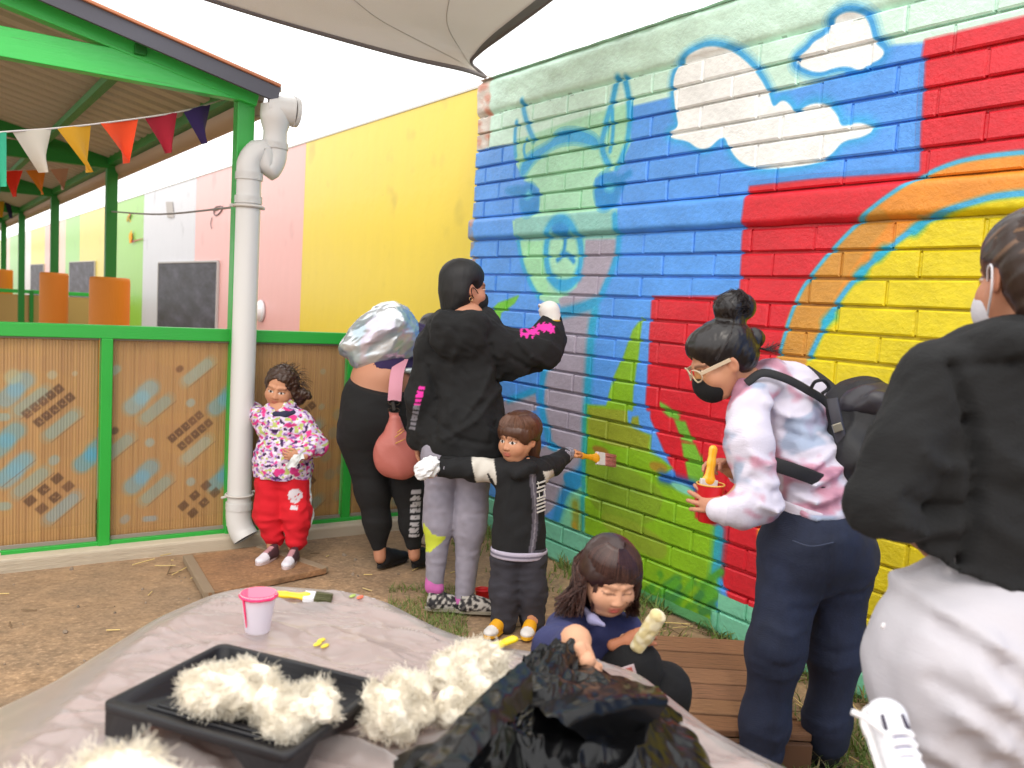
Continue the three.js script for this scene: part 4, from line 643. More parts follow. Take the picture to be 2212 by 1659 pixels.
// black paint tray
const trayM = mat('#141317', 0.42, { bumpMap: rep(grainTex, 10), bumpScale: 0.0006 });
const tc = T(540, 1511, 0.615), te1 = V(0.56, 0, 0.83).normalize(), te2 = V(-0.83, 0, 0.56).normalize();
{ const o = thing('paint_tray', 'black plastic paint tray holding two fluffy white bundles', 'paint tray', V(tc.x, TH + 0.01, tc.z)), a = 0.174, b = 0.138;
  // e2 runs to the shallow end (left in view)
  const Q = (x, y, z) => tc.clone().setY(y).addScaledVector(te1, x).addScaledVector(te2, z);
  const loop = (ka, kb, yf, rc = 0.018, n = 5) => { const P = []; for (const [sx, sz, st] of [[1, 1, 0], [-1, 1, 1], [-1, -1, 2], [1, -1, 3]]) for (let i = 0; i <= n; i++) { const th = (st + i / n) * Math.PI / 2, x = sx * (ka - rc) + Math.cos(th) * rc, z = sz * (kb - rc) + Math.sin(th) * rc; P.push(Q(x, yf(x, z), z)); } return P; };
  const rim = 0.628, bot = (z) => TH + 0.016 + 0.046 * smooth(-0.04, 0.12, z);
  const loops = [loop(a - 0.016, b - 0.016, (x, z) => bot(z)), loop(a, b, () => rim - 0.012), loop(a + 0.006, b + 0.006, () => rim - 0.012), loop(a + 0.006, b + 0.006, () => rim - 0.001), loop(a + 0.003, b + 0.003, () => rim + 0.001), loop(a - 0.004, b - 0.004, () => rim + 0.001), loop(a - 0.006, b - 0.006, () => rim - 0.002), loop(a - 0.02, b - 0.02, (x, z) => bot(z) + 0.006), loop(a - 0.04, b - 0.04, (x, z) => bot(z) + 0.004), loop(0.02, 0.02, (x, z) => bot(z) + 0.004, 0.01)];
  part('basin', sheet(loops[0].length, loops.length - 1, (s, t) => loops[Math.round(t * (loops.length - 1))][Math.round(s * loops[0].length) % loops[0].length].clone()), trayM, o);
  for (let i = 0; i < 9; i++) { const z = 0.098 - i * 0.022; part('rib', taper([Q(-a + 0.05, bot(z) + 0.006, z), Q(a - 0.05, bot(z) + 0.006, z)], [0.0035, 0.0035], 2, 6), trayM, o); }
  for (const s of [1, -1]) part('leg', sheet(6, 6, (u, v) => { const w = (1 - v) * 0.075 + 0.022; return Q(s * (a - 0.004 - w * (u > 0.5 ? (u - 0.5) * 2 : 0) * 0.999) , rim - 0.012 - v * 0.064, b + 0.004 - w * (u < 0.5 ? (0.5 - u) * 2 : 0)); }), trayM, o); }
// brushes
function brush(a, b, nrm, w, label, cols, group, bent = 0) {
  const d = b.clone().sub(a), L = d.length(); d.normalize(); const s = d.clone().cross(nrm).normalize(), n = s.clone().cross(d).normalize(), P = (x, y, z) => a.clone().addScaledVector(d, x * L).addScaledVector(s, y).addScaledVector(n, z);
  const o = thing('paint_brush', label, 'paint brush', a.clone(), group);
  const hb = new Blob(0.012); hb.cap(P(0.03, 0, 0), P(0.28, 0, bent), w * 0.26, w * 0.2, { n, s: 0.55 }); hb.cap(P(0.28, 0, bent), P(0.44, 0, bent * 0.5), w * 0.2, w * 0.17, { n, s: 0.6 }); hb.cap(P(0.46, 0, 0), P(0.58, 0, 0), w * 0.2, w * 0.42, { n, s: 0.4 });
  part('handle', hb.mesh(0.003), mat(cols[0], 0.3, { clearcoat: 0.4 }), o);
  part('ferrule', new RoundedBoxGeometry(L * 0.17, w * 0.24, w, 2, 0.002).applyMatrix4(new THREE.Matrix4().makeBasis(d, n, s).setPosition(P(0.66, 0, 0))), mat(cols[1], 0.35), o);
  const st = []; for (let i = 0; i < 240; i++) { const y = rr(-0.48, 0.48) * w, z = rr(-0.1, 0.1) * w; st.push([[P(0.73, y, z), P(0.87, y * 1.05, z * 1.05), P(1 + rr(-0.02, 0.015), y * (1 + rr(0, 0.08)), z * 0.7)], 0.0011, 0.0006]); }
  part('bristles', strandsGeo(st, 3, 3), mat(cols[2], 0.8), o).userData.kind = 'stuff';
  return o;
}
brush(T(575, 1281, TH + 0.03), T(716, 1293, TH + 0.02), UP, 0.052, 'yellow handled paint brush lying behind the cup of pink paint', ['#f0cc14', '#d8d8da', '#5c5c3a']);
// a second handle is half hidden by the fluffy bundles
brush(T(1112, 1379, TH + 0.02), T(960, 1440, TH + 0.012), UP, 0.05, 'yellow brush handle sticking out from under the fluffy bundles', ['#f5d50e', '#c9cacc', '#8d7a5a']);
{ const p = T(556, 1366, TH + 0.008), o = thing('paint_cup', 'clear white plastic cup with bright pink paint round its rim', 'cup', p), hgt = 0.088, cup = mat('#efe9f2', 0.25, { transmission: 0.35, thickness: 0, ior: 1.3 });
  part('cup', new THREE.LatheGeometry([[0, 0.002], [0.024, 0.002], [0.026, 0.004], [0.0375, hgt - 0.003], [0.04, hgt], [0.0385, hgt + 0.001], [0.036, hgt - 0.003], [0.0245, 0.006], [0, 0.006]].map((q) => new THREE.Vector2(...q)), 36).translate(p.x, p.y, p.z), cup, o);
  const pk = mat('#ee1a66', 0.3, { clearcoat: 0.6 }), ring = []; for (let i = 0; i <= 36; i++) { const a = i / 36 * 6.2832; ring.push(V(p.x + 0.038 * Math.cos(a), p.y + hgt - 0.004 + 0.003 * noise(i * 0.5, 1, 2), p.z + 0.038 * Math.sin(a))); }
  part('paint', [new THREE.CylinderGeometry(0.0372, 0.034, 0.02, 30).translate(p.x, p.y + hgt - 0.008, p.z)], pk, o);
  part('paint_smear', tube(ring, 0.0042, 60, 6), pk, o);
  part('paint_drip', taper([V(p.x - 0.037, p.y + hgt - 0.004, p.z + 0.012), V(p.x - 0.032, p.y + 0.045, p.z + 0.013), V(p.x - 0.0285, p.y + 0.02, p.z + 0.012)], [0.0028, 0.0014], 6, 6), pk, o); }
[[686, 1391, '#ead23a'], [694, 1383, '#e6cc3a'], [702, 1395, '#dcc63c'], [762, 1287, '#9fb35a'], [778, 1290, '#df6a4a'], [1000, 1402, '#e8c24a']].forEach(([u, v, hex], i) => { const p = T(u, v, TH + 0.02), o = thing('paint_drop', ['small yellow paint drop on the plastic, left one of three', 'small yellow paint drop on the plastic, middle of three', 'small yellow paint drop on the plastic, right one of three', 'small green dab of paint at the far edge of the plastic', 'small orange red dab of paint at the far edge of the plastic', 'small yellow dab of paint beside the fluffy bundles'][i], 'paint drop', p, i < 3 ? 'yellow drops on the plastic' : null); part('drop', new THREE.SphereGeometry(0.009, 12, 6).scale(1.4, 0.35, 0.7).rotateY(0.5).translate(p.x, p.y, p.z), mat(hex, 0.4), o); });
// bundles of white fibre
const woolM = mat('#ece3d0', 0.95);
function wool(c, r, n, label, group = 'fluffy white bundles') {
  const o = thing("fibre_bundle", label, "fibre bundle", V(c.x, c.y - r.y * 0.9, c.z), group), b = new Blob(0.02), fk = r.x > 0.12 ? 1.35 : 1;
  b.ell(c, [r.x * 0.66, r.y * 0.62, r.z * 0.66]); for (let i = 0; i < 18; i++) { const d = V(rr(-1, 1), rr(-0.7, 1), rr(-1, 1)).normalize(); b.ell(c.clone().add(V(d.x * r.x * 0.78, d.y * r.y * 0.62, d.z * r.z * 0.78)), [0, 0, 0].map(() => rr(0.18, 0.4) * Math.min(r.x, r.z))); }
  b.disp = (x, y, z) => 0.006 * noise(x * 60, y * 60, z * 60) + 0.004 * noise(x * 150, y * 150, z * 150);
  part('core', b.mesh(0.004), woolM, o);
  const st = []; for (let i = 0; i < n * 2.6; i++) {
    const d = V(rr(-1, 1), rr(-0.6, 1), rr(-1, 1)).normalize(), k = rr(0.78, 1.0) * (1 + 0.16 * noise(d.x * 3 + c.x * 9, d.y * 3, d.z * 3)), p = b.hit(c, d, Math.max(r.x, r.z) * 1.6).addScaledVector(d, -rr(0, 0.006)), l = rr(0.0028, 0.0065) * fk, P = [p];
    const t = V(noise(p.x * 22, p.y * 22, p.z * 22) * 3, noise(p.x * 22 + 5, p.y * 22, p.z * 22) * 2.4, noise(p.x * 22, p.y * 22 + 9, p.z * 22) * 3).addScaledVector(d, rr(0.0, 0.55)); t.addScaledVector(d, -0.7 * Math.min(0, t.dot(d)));
    for (let j = 1; j < 5; j++) { t.normalize().add(V(rr(-0.55, 0.55), rr(-0.55, 0.55), rr(-0.55, 0.55))); P.push(P[j - 1].clone().addScaledVector(t.clone().normalize(), l)); if (P[j].y < c.y - r.y * 0.95) P[j].y = c.y - r.y * 0.95; }
    st.push([P, 0.00052 * fk, 0.0003 * fk]); }
  part('fibres', strandsGeo(st, 4, 3), woolM, o).userData.kind = 'stuff';
}
wool(T(492, 1490, 0.64), V(0.078, 0.046, 0.062), 1900, 'fluffy white fibre bundle in the black tray, the left of two');
wool(T(640, 1536, 0.635), V(0.07, 0.042, 0.058), 1800, 'fluffy white fibre bundle in the black tray, the right of two');
wool(T(862, 1530, 0.61), V(0.068, 0.056, 0.06), 1800, 'fluffy white fibre ball on the plastic just right of the black tray');
wool(T(1012, 1452, 0.62), V(0.076, 0.056, 0.06), 1800, 'fluffy white fibre ball farthest back, near the yellow handle');
wool(T(1008, 1528, 0.6), V(0.062, 0.05, 0.05), 1500, 'fluffy white fibre ball between the back one and the black bag');
wool(T(75, 1890, 0.66), V(0.19, 0.1, 0.15), 3600, 'large fluffy white fibre heap nearest, at the table corner on the left');
// crumpled black plastic bag
{ const c = T(1230, 1640, TH + 0.02), o = thing('black_bag', 'crumpled shiny black plastic bag on the right of the table', 'plastic bag', V(c.x, TH + 0.01, c.z));
  const out = [[860, 1700], [980, 1600], [1110, 1480], [1175, 1440], [1240, 1450], [1330, 1490], [1430, 1540], [1500, 1620], [1545, 1700], [1560, 1850], [1300, 2000], [1000, 1960], [860, 1840]].map(([u, v]) => T(u, v, TH + 0.012));
  const ang = out.map((p) => Math.atan2(p.z - c.z, p.x - c.x)), rad = out.map((p) => Math.hypot(p.x - c.x, p.z - c.z)), edge = (a) => { let w = 0, s = 0; for (let i = 0; i < ang.length; i++) { const d = Math.atan2(Math.sin(a - ang[i]), Math.cos(a - ang[i])), k = Math.exp(-d * d * 18); w += k; s += k * rad[i]; } return s / w; };
  const bagM = mat('#0a0a0b', 0.27, { specularIntensity: 0.55 });
  const cr = (x, z) => { const u = x * 0.62 - z * 0.78, w = x * 0.78 + z * 0.62, q = 0.5 * noise(u * 5, w * 5, 9), R = (v, p) => Math.pow(Math.max(0, ridge(v)), p); return 0.026 * R(noise(u * 2.2 + q, w * 7 + q, 1), 1.5) + 0.012 * R(noise(u * 6 + 3, w * 14 + q, 4), 1.6) + 0.006 * R(noise(u * 14 + q, w * 30, 6), 1.4) + 0.0022 * ridge(noise(u * 34, w * 40 + q * 3, 7)); };
  part('bag', sheet(300, 110, (s, t) => { const a = s * 6.28318, q = t, R = edge(a) * q * (1 + 0.05 * noise(Math.cos(a) * 6, Math.sin(a) * 6, 3) * q), x = c.x + Math.cos(a) * R, z = c.z + Math.sin(a) * R, e = 1 - Math.pow(q, 3.2); return V(x + 0.012 * noise(x * 14, z * 14, 8) * e, TH + 0.018 + e * (0.022 + 0.036 * smooth(-0.75, 0.5, ((x - c.x) * FH.x + (z - c.z) * FH.z) / 0.32) + 0.85 * cr(x, z)) + (1 - e) * 0.012 * (1 + noise(x * 20, z * 20, 5)), z + 0.012 * noise(x * 14, z * 14, 12) * e); }), bagM, o);
  const G = (pts, amp) => sheet(40, 24, (s, t) => { const k = t * (pts.length - 1), i = Math.min(pts.length - 2, Math.floor(k)), f = k - i, L = at(...pts[i][0]).lerp(at(...pts[i + 1][0]), f), R = at(...pts[i][1]).lerp(at(...pts[i + 1][1]), f), p = L.lerp(R, s); p.y += amp * (0.4 * ridge(noise(p.x * 22, p.z * 22, t * 2)) + 0.4 * noise(p.x * 50, p.z * 40, 3)) + 0.012 * Math.sin(s * 3.14); return p; });
  const hD = (u, v, h) => [u, v, depthOf(T(u, v, h))];
  part('folded_flap', G([[hD(1150, 1540, 0.63), hD(1345, 1468, 0.61)], [hD(1158, 1528, 0.67), hD(1420, 1490, 0.65)], [hD(1180, 1548, 0.69), hD(1445, 1512, 0.67)], [hD(1226, 1572, 0.675), hD(1441, 1528, 0.66)], [hD(1260, 1602, 0.64), hD(1400, 1568, 0.635)], [hD(1298, 1628, 0.605), hD(1345, 1606, 0.61)]], 0.014), bagM, o);
  part('bag_mouth', G([[[1118, 1448, 1.66], [1238, 1405, 1.76]], [[1128, 1425, 1.67], [1236, 1392, 1.76]], [[1135, 1440, 1.62], [1246, 1408, 1.72]], [[1122, 1500, 1.52], [1250, 1476, 1.6]], [[1110, 1560, 1.42], [1240, 1550, 1.48]]], 0.03), bagM, o);
  part('bag_edge', G([[[880, 1690, 1.17], [1122, 1436, 1.52]], [[896, 1658, 1.18], [1130, 1432, 1.53]], [[940, 1665, 1.15], [1150, 1462, 1.48]], [[980, 1700, 1.13], [1150, 1520, 1.42]]], 0.01), bagM, o);
}
// wooden platform by the wall
{ const h = 0.13, vs = [1376, 1408, 1441, 1474, 1507, 1540, 1573], P = vs.map((v) => T(1500, v, h)), x0 = -0.35, x1 = P[6].clone().sub(T(1640, 1577, h)).length();
  const o = thing('wooden_platform', 'low platform of reddish brown wooden boards beside the painted wall', 'platform', P[3].clone().setY(0)), wm = (i) => mat(['#a97b58', '#9f7352', '#b08260', '#a5785a', '#ab7e5a', '#a27350'][i % 6], 0.75, { bumpMap: grain4, bumpScale: 0.003, map: rep(dataTex(256, (x, y) => { const k = 0.86 + 0.35 * tileNoise(x * 0.3, y * 4, 9, i) + 0.15 * tileNoise(x, y, 40, 3); return [k, k, k]; }, true), 3) });
  const q = P.map((p) => p.dot(FH)), rO = P[0].dot(RH);
  const blk = (f0, f1, r0, r1, y0, y1, r) => { const g = new RoundedBoxGeometry(r1 - r0, y1 - y0, Math.abs(f1 - f0), 2, r); g.applyMatrix4(new THREE.Matrix4().makeBasis(RH, UP, FH.clone().negate()).setPosition(RH.clone().multiplyScalar((r0 + r1) / 2).addScaledVector(FH, (f0 + f1) / 2).setY((y0 + y1) / 2))); return g; };
  for (let i = 0; i < 6; i++) part('board', blk(q[i] - 0.004, q[i + 1] + 0.004, rO + x0 + rr(-0.01, 0.01), rO + x1 + rr(-0.01, 0.01), h - 0.024, h + rr(-0.002, 0.002), 0.005), wm(i), o);
  for (const r of [x0 + 0.08, (x0 + x1) / 2, x1 - 0.08]) part('bearer', blk(q[0] - 0.02, q[6] + 0.02, rO + r - 0.04, rO + r + 0.04, 0, h - 0.026, 0.004), mat('#6b4a32', 0.8), o);
  part('fascia', blk(q[6] - 0.002, q[6] - 0.024, rO + x0, rO + x1, 0.01, h - 0.02, 0.004), mat('#5f4029', 0.8), o); }
// slab under the downpipe, small things on the ground
{ const c = [T(405, 1212, 0), T(560, 1190, 0), T(702, 1238, 0), T(452, 1292, 0)], o = thing('paving_slab', 'reddish square paving slab with a pale edge under the toddler in the floral jacket', 'paving slab', c[0].clone().lerp(c[2], 0.5).setY(0));
  const sh = new THREE.Shape(c.map((p) => new THREE.Vector2(p.x, -p.z))); part('slab', new THREE.ExtrudeGeometry(sh, { depth: 0.02, bevelEnabled: true, bevelSize: 0.004, bevelThickness: 0.004, bevelSegments: 2 }).rotateX(-Math.PI / 2).translate(0, 0.0, 0), mat('#f6e2d2', 0.9, { bumpMap: grain4, bumpScale: 0.006, map: GT }), o);
  for (const [i, j] of [[0, 3], [1, 2]]) part('edge_strip', bar(c[i].clone().setY(0.016), c[j].clone().setY(0.012), 0.045, 0.03), mat('#a08b72', 0.9, { bumpMap: grain4, bumpScale: 0.004 }), o); }
{ const p = T(1042, 1298, 0), o = thing('red_pot', 'small red paint pot on the dirt behind the sneakers', 'paint pot', p); part('pot', new THREE.LatheGeometry([[0, 0], [0.026, 0], [0.034, 0.05], [0.037, 0.052], [0.035, 0.054], [0.031, 0.05], [0.03, 0.04], [0, 0.04]].map((q) => new THREE.Vector2(...q)), 24).translate(p.x, p.y, p.z), mat('#c8141a', 0.4), o); }
{ const p = T(928, 1172, 0), o = thing('white_tub', 'small white tub on the ground by the kerb behind the grey leggings', 'tub', p); part('tub', new THREE.LatheGeometry([[0, 0], [0.05, 0], [0.06, 0.1], [0.065, 0.105], [0.06, 0.11], [0.055, 0.1], [0.05, 0.02], [0, 0.02]].map((q) => new THREE.Vector2(...q)), 24).translate(p.x, p.y, p.z), mat('#d9cfc2', 0.5), o); }
// grass at the foot of the wall, straw on the dirt
{ const blade = (w, bend) => { const g = sheet(1, 4, (s, t) => V((s - 0.5) * w * (1 - t * 0.92), t * (1 - bend * t * 0.3), bend * t * t * 0.6)); return g; };
  const gm = mat(0xffffff, 0.7, { transmission: 0.3, thickness: 0 }), N = 7000, m = new THREE.InstancedMesh(blade(0.09, 0.9), gm, N), M = new THREE.Matrix4(), q = new THREE.Quaternion(), col = new THREE.Color(); let n = 0;
  const put = (x, z, h) => { if (n >= N) return; q.setFromEuler(new THREE.Euler(rr(-0.5, 0.5), rr(0, 6.28), rr(-0.5, 0.5))); M.compose(V(x, gy(x, z) - 0.012, z), q, V(h, h, h)); m.setMatrixAt(n, M); const k = rr(0, 1); k < 0.2 ? col.setRGB(0.34, 0.27, 0.11) : col.setRGB(0.10 + k * 0.1, 0.17 + k * 0.12, 0.03 + 0.02 * k); m.setColorAt(n, col); n++; };
  for (let i = 0; i < 3600; i++) { const z = rr(-4.2, -0.2), w = Math.pow(rnd(), 2.2) * 0.42; if (noise(z * 3, w * 4, 1) > -0.15) put(XW - 0.01 - w, z, rr(0.03, 0.13) * (1 - w)); }
  for (let i = 0; i < 2400; i++) { const p = T(rr(840, 1010), rr(1265, 1400), 0); if (noise(p.x * 5, p.z * 5, 3) > -0.25) put(p.x, p.z, rr(0.02, 0.06)); }
  for (let i = 0; i < 1000; i++) { const p = T(rr(1560, 1950), rr(1560, 1720), 0); put(p.x, p.z, rr(0.04, 0.12)); }
  m.count = n; m.name = 'grass'; shade(m); scene.add(m); tag(m, 'thin green grass growing along the foot of the painted wall', 'grass'); m.userData.kind = 'stuff';
  const S = 260, st = new THREE.InstancedMesh(new THREE.CylinderGeometry(0.0022, 0.0022, 1, 4).rotateZ(Math.PI / 2), mat(0xffffff, 0.8), S);
  for (let i = 0; i < S; i++) { const p = i < 7 ? T(rr(300, 440), rr(1195, 1260), 0) : i < 120 ? T(rr(1400, 1950), rr(1330, 1650), 0).setY(0) : V(rr(-1.5, 2.65), 0, rr(-4.2, -1.2)); q.setFromEuler(new THREE.Euler(0, rr(0, 6.28), rr(-0.05, 0.05))); const l = i < 120 ? rr(0.05, 0.2) : rr(0.01, 0.06); M.compose(V(p.x, gy(p.x, p.z) + 0.0 + (i < 120 ? 0.006 : 0), p.z), q, V(l, 1.2, 1.2)); st.setMatrixAt(i, M); const k = rr(0, 1); k < 0.35 ? col.setRGB(0.2, 0.13, 0.07) : col.setRGB(0.55 + k * 0.15, 0.42 + k * 0.1, 0.2); st.setColorAt(i, col); }
  st.name = 'straw'; shade(st); scene.add(st); tag(st, 'dry straw and twigs scattered over the dirt', 'straw'); st.userData.kind = 'stuff';
  const R = 260, rk = new THREE.InstancedMesh(new THREE.DodecahedronGeometry(1, 0), mat(0xffffff, 0.9), R);
  for (let i = 0; i < R; i++) { const x = rr(-1.5, 2.6), z = rr(-4.25, -1.2), k = 0.003 + 0.009 * Math.pow(rnd(), 3); q.setFromEuler(new THREE.Euler(rr(0, 3), rr(0, 3), rr(0, 3))); M.compose(V(x, gy(x, z) - 0.008 + k * 0.3, z), q, V(k * 1.4, k * 0.8, k)); rk.setMatrixAt(i, M); const c = rr(0.14, 0.32); col.setRGB(c, c * 0.76, c * 0.55); rk.setColorAt(i, col); }
  rk.name = 'pebbles'; shade(rk); scene.add(rk); tag(rk, 'small pebbles and clods scattered on the dirt', 'pebbles'); rk.userData.kind = 'stuff'; }

// ---------------------------------------------------------------- people
const SK = { a: lin('#c38c6c'), b: lin('#b98266'), c: lin('#d19c7c'), d: lin('#c48f70') };
function figure(label, base) { return thing('person', label, 'person', base.clone().setY(0)); }
const bodyM = skinM();
// stiff hair shell: list of masses in head units; front cut keeps the face free
function hairGeo(H, masses, o = {}) {
  const b = new Blob((o.k || 0.08) * H.s);
  for (const [x, y, z, rx, ry, rz, sub] of masses) b.ell(H.P(x, y, z), [rx * H.s, ry * H.s, rz * H.s], H.B, sub ? { sub: 1, k: 0.03 * H.s } : {});
  const F = (o.freq || 26), dir = o.flow || [0, 1, 0];
  b.disp = (x, y, z) => { const [a, c, d] = H.L(V(x, y, z)), t = a * dir[0] + c * dir[1] + d * dir[2], st = 0.88, n = noise((a - dir[0] * t * st) * F, (c - dir[1] * t * st) * F, (d - dir[2] * t * st) * F); return H.s * (o.amp || 0.014) * (n + 0.5 * noise((a - dir[0] * t * st) * F * 2.3, (c - dir[1] * t * st) * F * 2.3, (d - dir[2] * t * st) * F * 2.3)); };
  if (o.more) o.more(b);
  return b.mesh(o.cell || H.s * 0.02, o.color || false);
}
const hairM = (hex, o = {}) => mat(hex, 0.42, { sheen: 0.3, sheenRoughness: 0.4, sheenColor: new THREE.Color(0x554038), ...o });

// ---- toddler in a floral jacket, one hand on the downpipe
{ const D = depthOf(onY(615, 1212, 0)), j = (u, v, dz = 0) => at(u, v, D + dz), px = D / FOCAL, P = figure('toddler in floral jacket and red trousers holding the downpipe', j(610, 1200));
  const H = headFrame(j(606, 838), dirOf(-0.05, -0.22, -1), dirOf(0.14, 1, -0.05), 88 * px);
  const body = new Blob(0.03).cap(j(607, 890), j(610, 1020), 34 * px, 40 * px).legs([j(590, 1030), j(591, 1180)], [24 * px, 18 * px], [j(632, 1030), j(636, 1180)], [24 * px, 18 * px]).cap(j(575, 908), j(536, 872, 0.26), 12 * px, 10 * px).cap(j(650, 905), j(680, 960, -0.03), 15 * px, 12 * px).cap(j(680, 960, -0.03), j(645, 985, -0.15), 13 * px, 10 * px);
  body.p.forEach((q) => (q.c = SK.a)); body.inset = 0.007;
  part('body', [body.mesh(0.011), headGeo(H, SK.a, { child: 1, gaze: 0.0, neck: j(607, 895) }), handGeo(j(645, 986, -0.16), dirOf(-0.9, 0.1, -0.4), dirOf(0.1, -0.2, -1), 0.1, { c: SK.a, curl: 0.7, side: 1 }), handGeo(j(536, 870, 0.27), dirOf(-0.6, 0.5, 0.5), dirOf(0.3, 0.2, -1), 0.1, { c: SK.a, curl: 0.45 })], bodyM, P);
  const fl = [lin('#d9c9e0'), lin('#cdb6d8'), lin('#d2327f'), lin('#e06aa8'), lin('#3a1f4a'), lin('#b5c06a'), lin('#e8e2e8'), lin('#8a5aa0')];
  const floral = (p) => { const a = noise(p.x * 37 + 3, p.y * 46, p.z * 37), b = noise(p.x * 44, p.y * 54 + 8, p.z * 44 + 4), c = noise(p.x * 52 + 9, p.y * 60, p.z * 52), d = noise(p.x * 14, p.y * 18, p.z * 14 + 7); if (a > 0.3) return fl[2]; if (a > 0.22) return fl[3]; if (b > 0.3) return fl[4]; if (b < -0.27) return fl[5]; if (c > 0.28) return fl[7]; if (c < -0.25) return fl[6]; return d > 0 ? fl[0] : fl[1]; };
  const jk = new Blob(0.035).cap(j(608, 908), j(611, 1010), 46 * px, 66 * px, { n: FH, s: 0.78 }).cap(j(574, 912), j(646, 912), 30 * px, 30 * px).cap(j(572, 912), j(540, 876, 0.24), 27 * px, 20 * px).cap(j(652, 914), j(684, 962, -0.04), 28 * px, 26 * px).cap(j(684, 962, -0.04), j(646, 984, -0.14), 25 * px, 19 * px).cap(j(611, 1000), j(612, 1034), 66 * px, 62 * px, { n: FH, s: 0.8 });
  jk.inset = 0.011; jk.cap(j(607, 892), j(608, 915), 38 * px, 48 * px, { n: FH, s: 0.8 }); jk.cut(j(610, 1034), V(0, -1, 0)); jk.disp = folds(0.007, 17, dirOf(1, 0.3, 0), 0.5, 3); part('jacket', jk.mesh(0.0046, floral), dyedM({ roughness: 0.8 }), P);
  const col = new Blob(0.02); for (let i = 0; i < 10; i++) { const a = i / 10 * 6.2832, b = (i + 1) / 10 * 6.2832, q = (t) => j(607 + 30 * Math.cos(t), 888 + 8 * Math.sin(t) , 0.062 * -Math.sin(t)); col.cap(q(a), q(b), 7 * px, 7 * px); } part('collar', col.mesh(0.005, false), cloth('#2f2e48'), P);
  const red = new Blob(0.03).cap(j(588, 1035), j(636, 1035), 36 * px, 36 * px).legs([j(590, 1045), j(583, 1110), j(591, 1160)], [39 * px, 36 * px, 25 * px], [j(633, 1045), j(641, 1112), j(640, 1166, -0.01)], [39 * px, 36 * px, 25 * px]); red.inset = 0.007; red.cut(j(612, 1024), V(0, 1, 0)); red.disp = (x, y, z) => folds(0.009, 16, RH, 0.3, 1)(x, y, z) * smooth(0.55, 0.15, y) + folds(0.004, 12, RH, 0.6, 5)(x, y, z);
  const lp = j(635, 1078, -0.09), logo = (p) => { const x = p.clone().sub(lp).dot(RH) / 0.04, y = (p.y - lp.y) / 0.055; if (p.clone().sub(lp).dot(FH) > 0.08) return null; const r = Math.hypot(x, y * 1.3 - 0.25); return (r < 0.82 && noise(x * 4, y * 4, 1) > -0.3) || (Math.abs(x) < 0.45 && y < -0.6 && y > -1 && noise(x * 6, 2, 1) > -0.2) ? lin('#d8cfd6') : lin('#cf1022'); };
  part('trousers', red.mesh(0.0065, logo), dyedM(), P);
  const wt = lin('#dedbe2'), sc = (f, u, s) => (f > 0.62 ? wt : Math.abs(s) < 0.08 && f > 0.3 ? lin('#b8888e') : lin('#4a3238'));
  shoe(P, 'shoe', j(598, 1190, -0.02).setY(0.024), dirOf(-0.3, 0, -1), 0.165, { color: sc, sole: '#c7b3b0', laces: '#d9d4d8' }); shoe(P, 'shoe', j(639, 1196, -0.05).setY(0.024), dirOf(-0.05, 0, -1), 0.165, { color: sc, sole: '#c7b3b0', laces: '#d9d4d8' });
  part('hair', hairGeo(H, [[0, 0.19, -0.1, 0.39, 0.37, 0.45], [0, -0.05, -0.22, 0.36, 0.34, 0.28], [-0.33, 0.04, -0.02, 0.07, 0.16, 0.12], [0.36, 0.02, -0.04, 0.1, 0.24, 0.16], [0.52, -0.08, -0.1, 0.15, 0.16, 0.15], [0.66, -0.1, -0.12, 0.1, 0.1, 0.1], [0.46, -0.26, -0.12, 0.12, 0.13, 0.12], [-0.02, -0.06, 0.42, 0.3, 0.37, 0.4, 1]], { amp: 0.035, freq: 12, flow: [0.5, 0.5, 0.2] }), hairM('#3a2417'), P);
  const hs = []; for (let i = 0; i < 90; i++) { const a = rr(-0.4, 3.5), q = H.P(0.3 * Math.cos(a) + 0.1, 0.22 + 0.34 * Math.sin(a), rr(-0.3, 0.1)), e = H.P(0.5 * Math.cos(a) + 0.16 + rr(-0.1, 0.1), 0.18 + 0.46 * Math.sin(a) + rr(-0.1, 0.05), rr(-0.3, 0.15)); hs.push([[q, q.clone().lerp(e, 0.5).add(V(rr(-0.01, 0.01), 0.008, 0)), e], 0.0016, 0.0008]); } part('stray_hair', strandsGeo(hs, 4, 3), hairM('#452b1b'), P).userData.kind = 'stuff';
  const w = new THREE.Mesh(sheet(8, 8, (s, t) => j(616 + 34 * s + 8 * t, 1000 - 26 * s + 16 * t + 4 * Math.sin(s * 9 + t * 4), -0.185 + 0.02 * noise(s * 3, t * 3, 1))), mat('#d9dcda', 0.5)); const wp = j(630, 990, -0.18); w.geometry.translate(-wp.x, -wp.y, -wp.z); w.position.copy(wp); w.name = 'crumpled_wrapper'; shade(w); scene.add(w); tag(w, "crumpled white wrapper in the hand of the toddler in the floral jacket", 'wrapper');
}
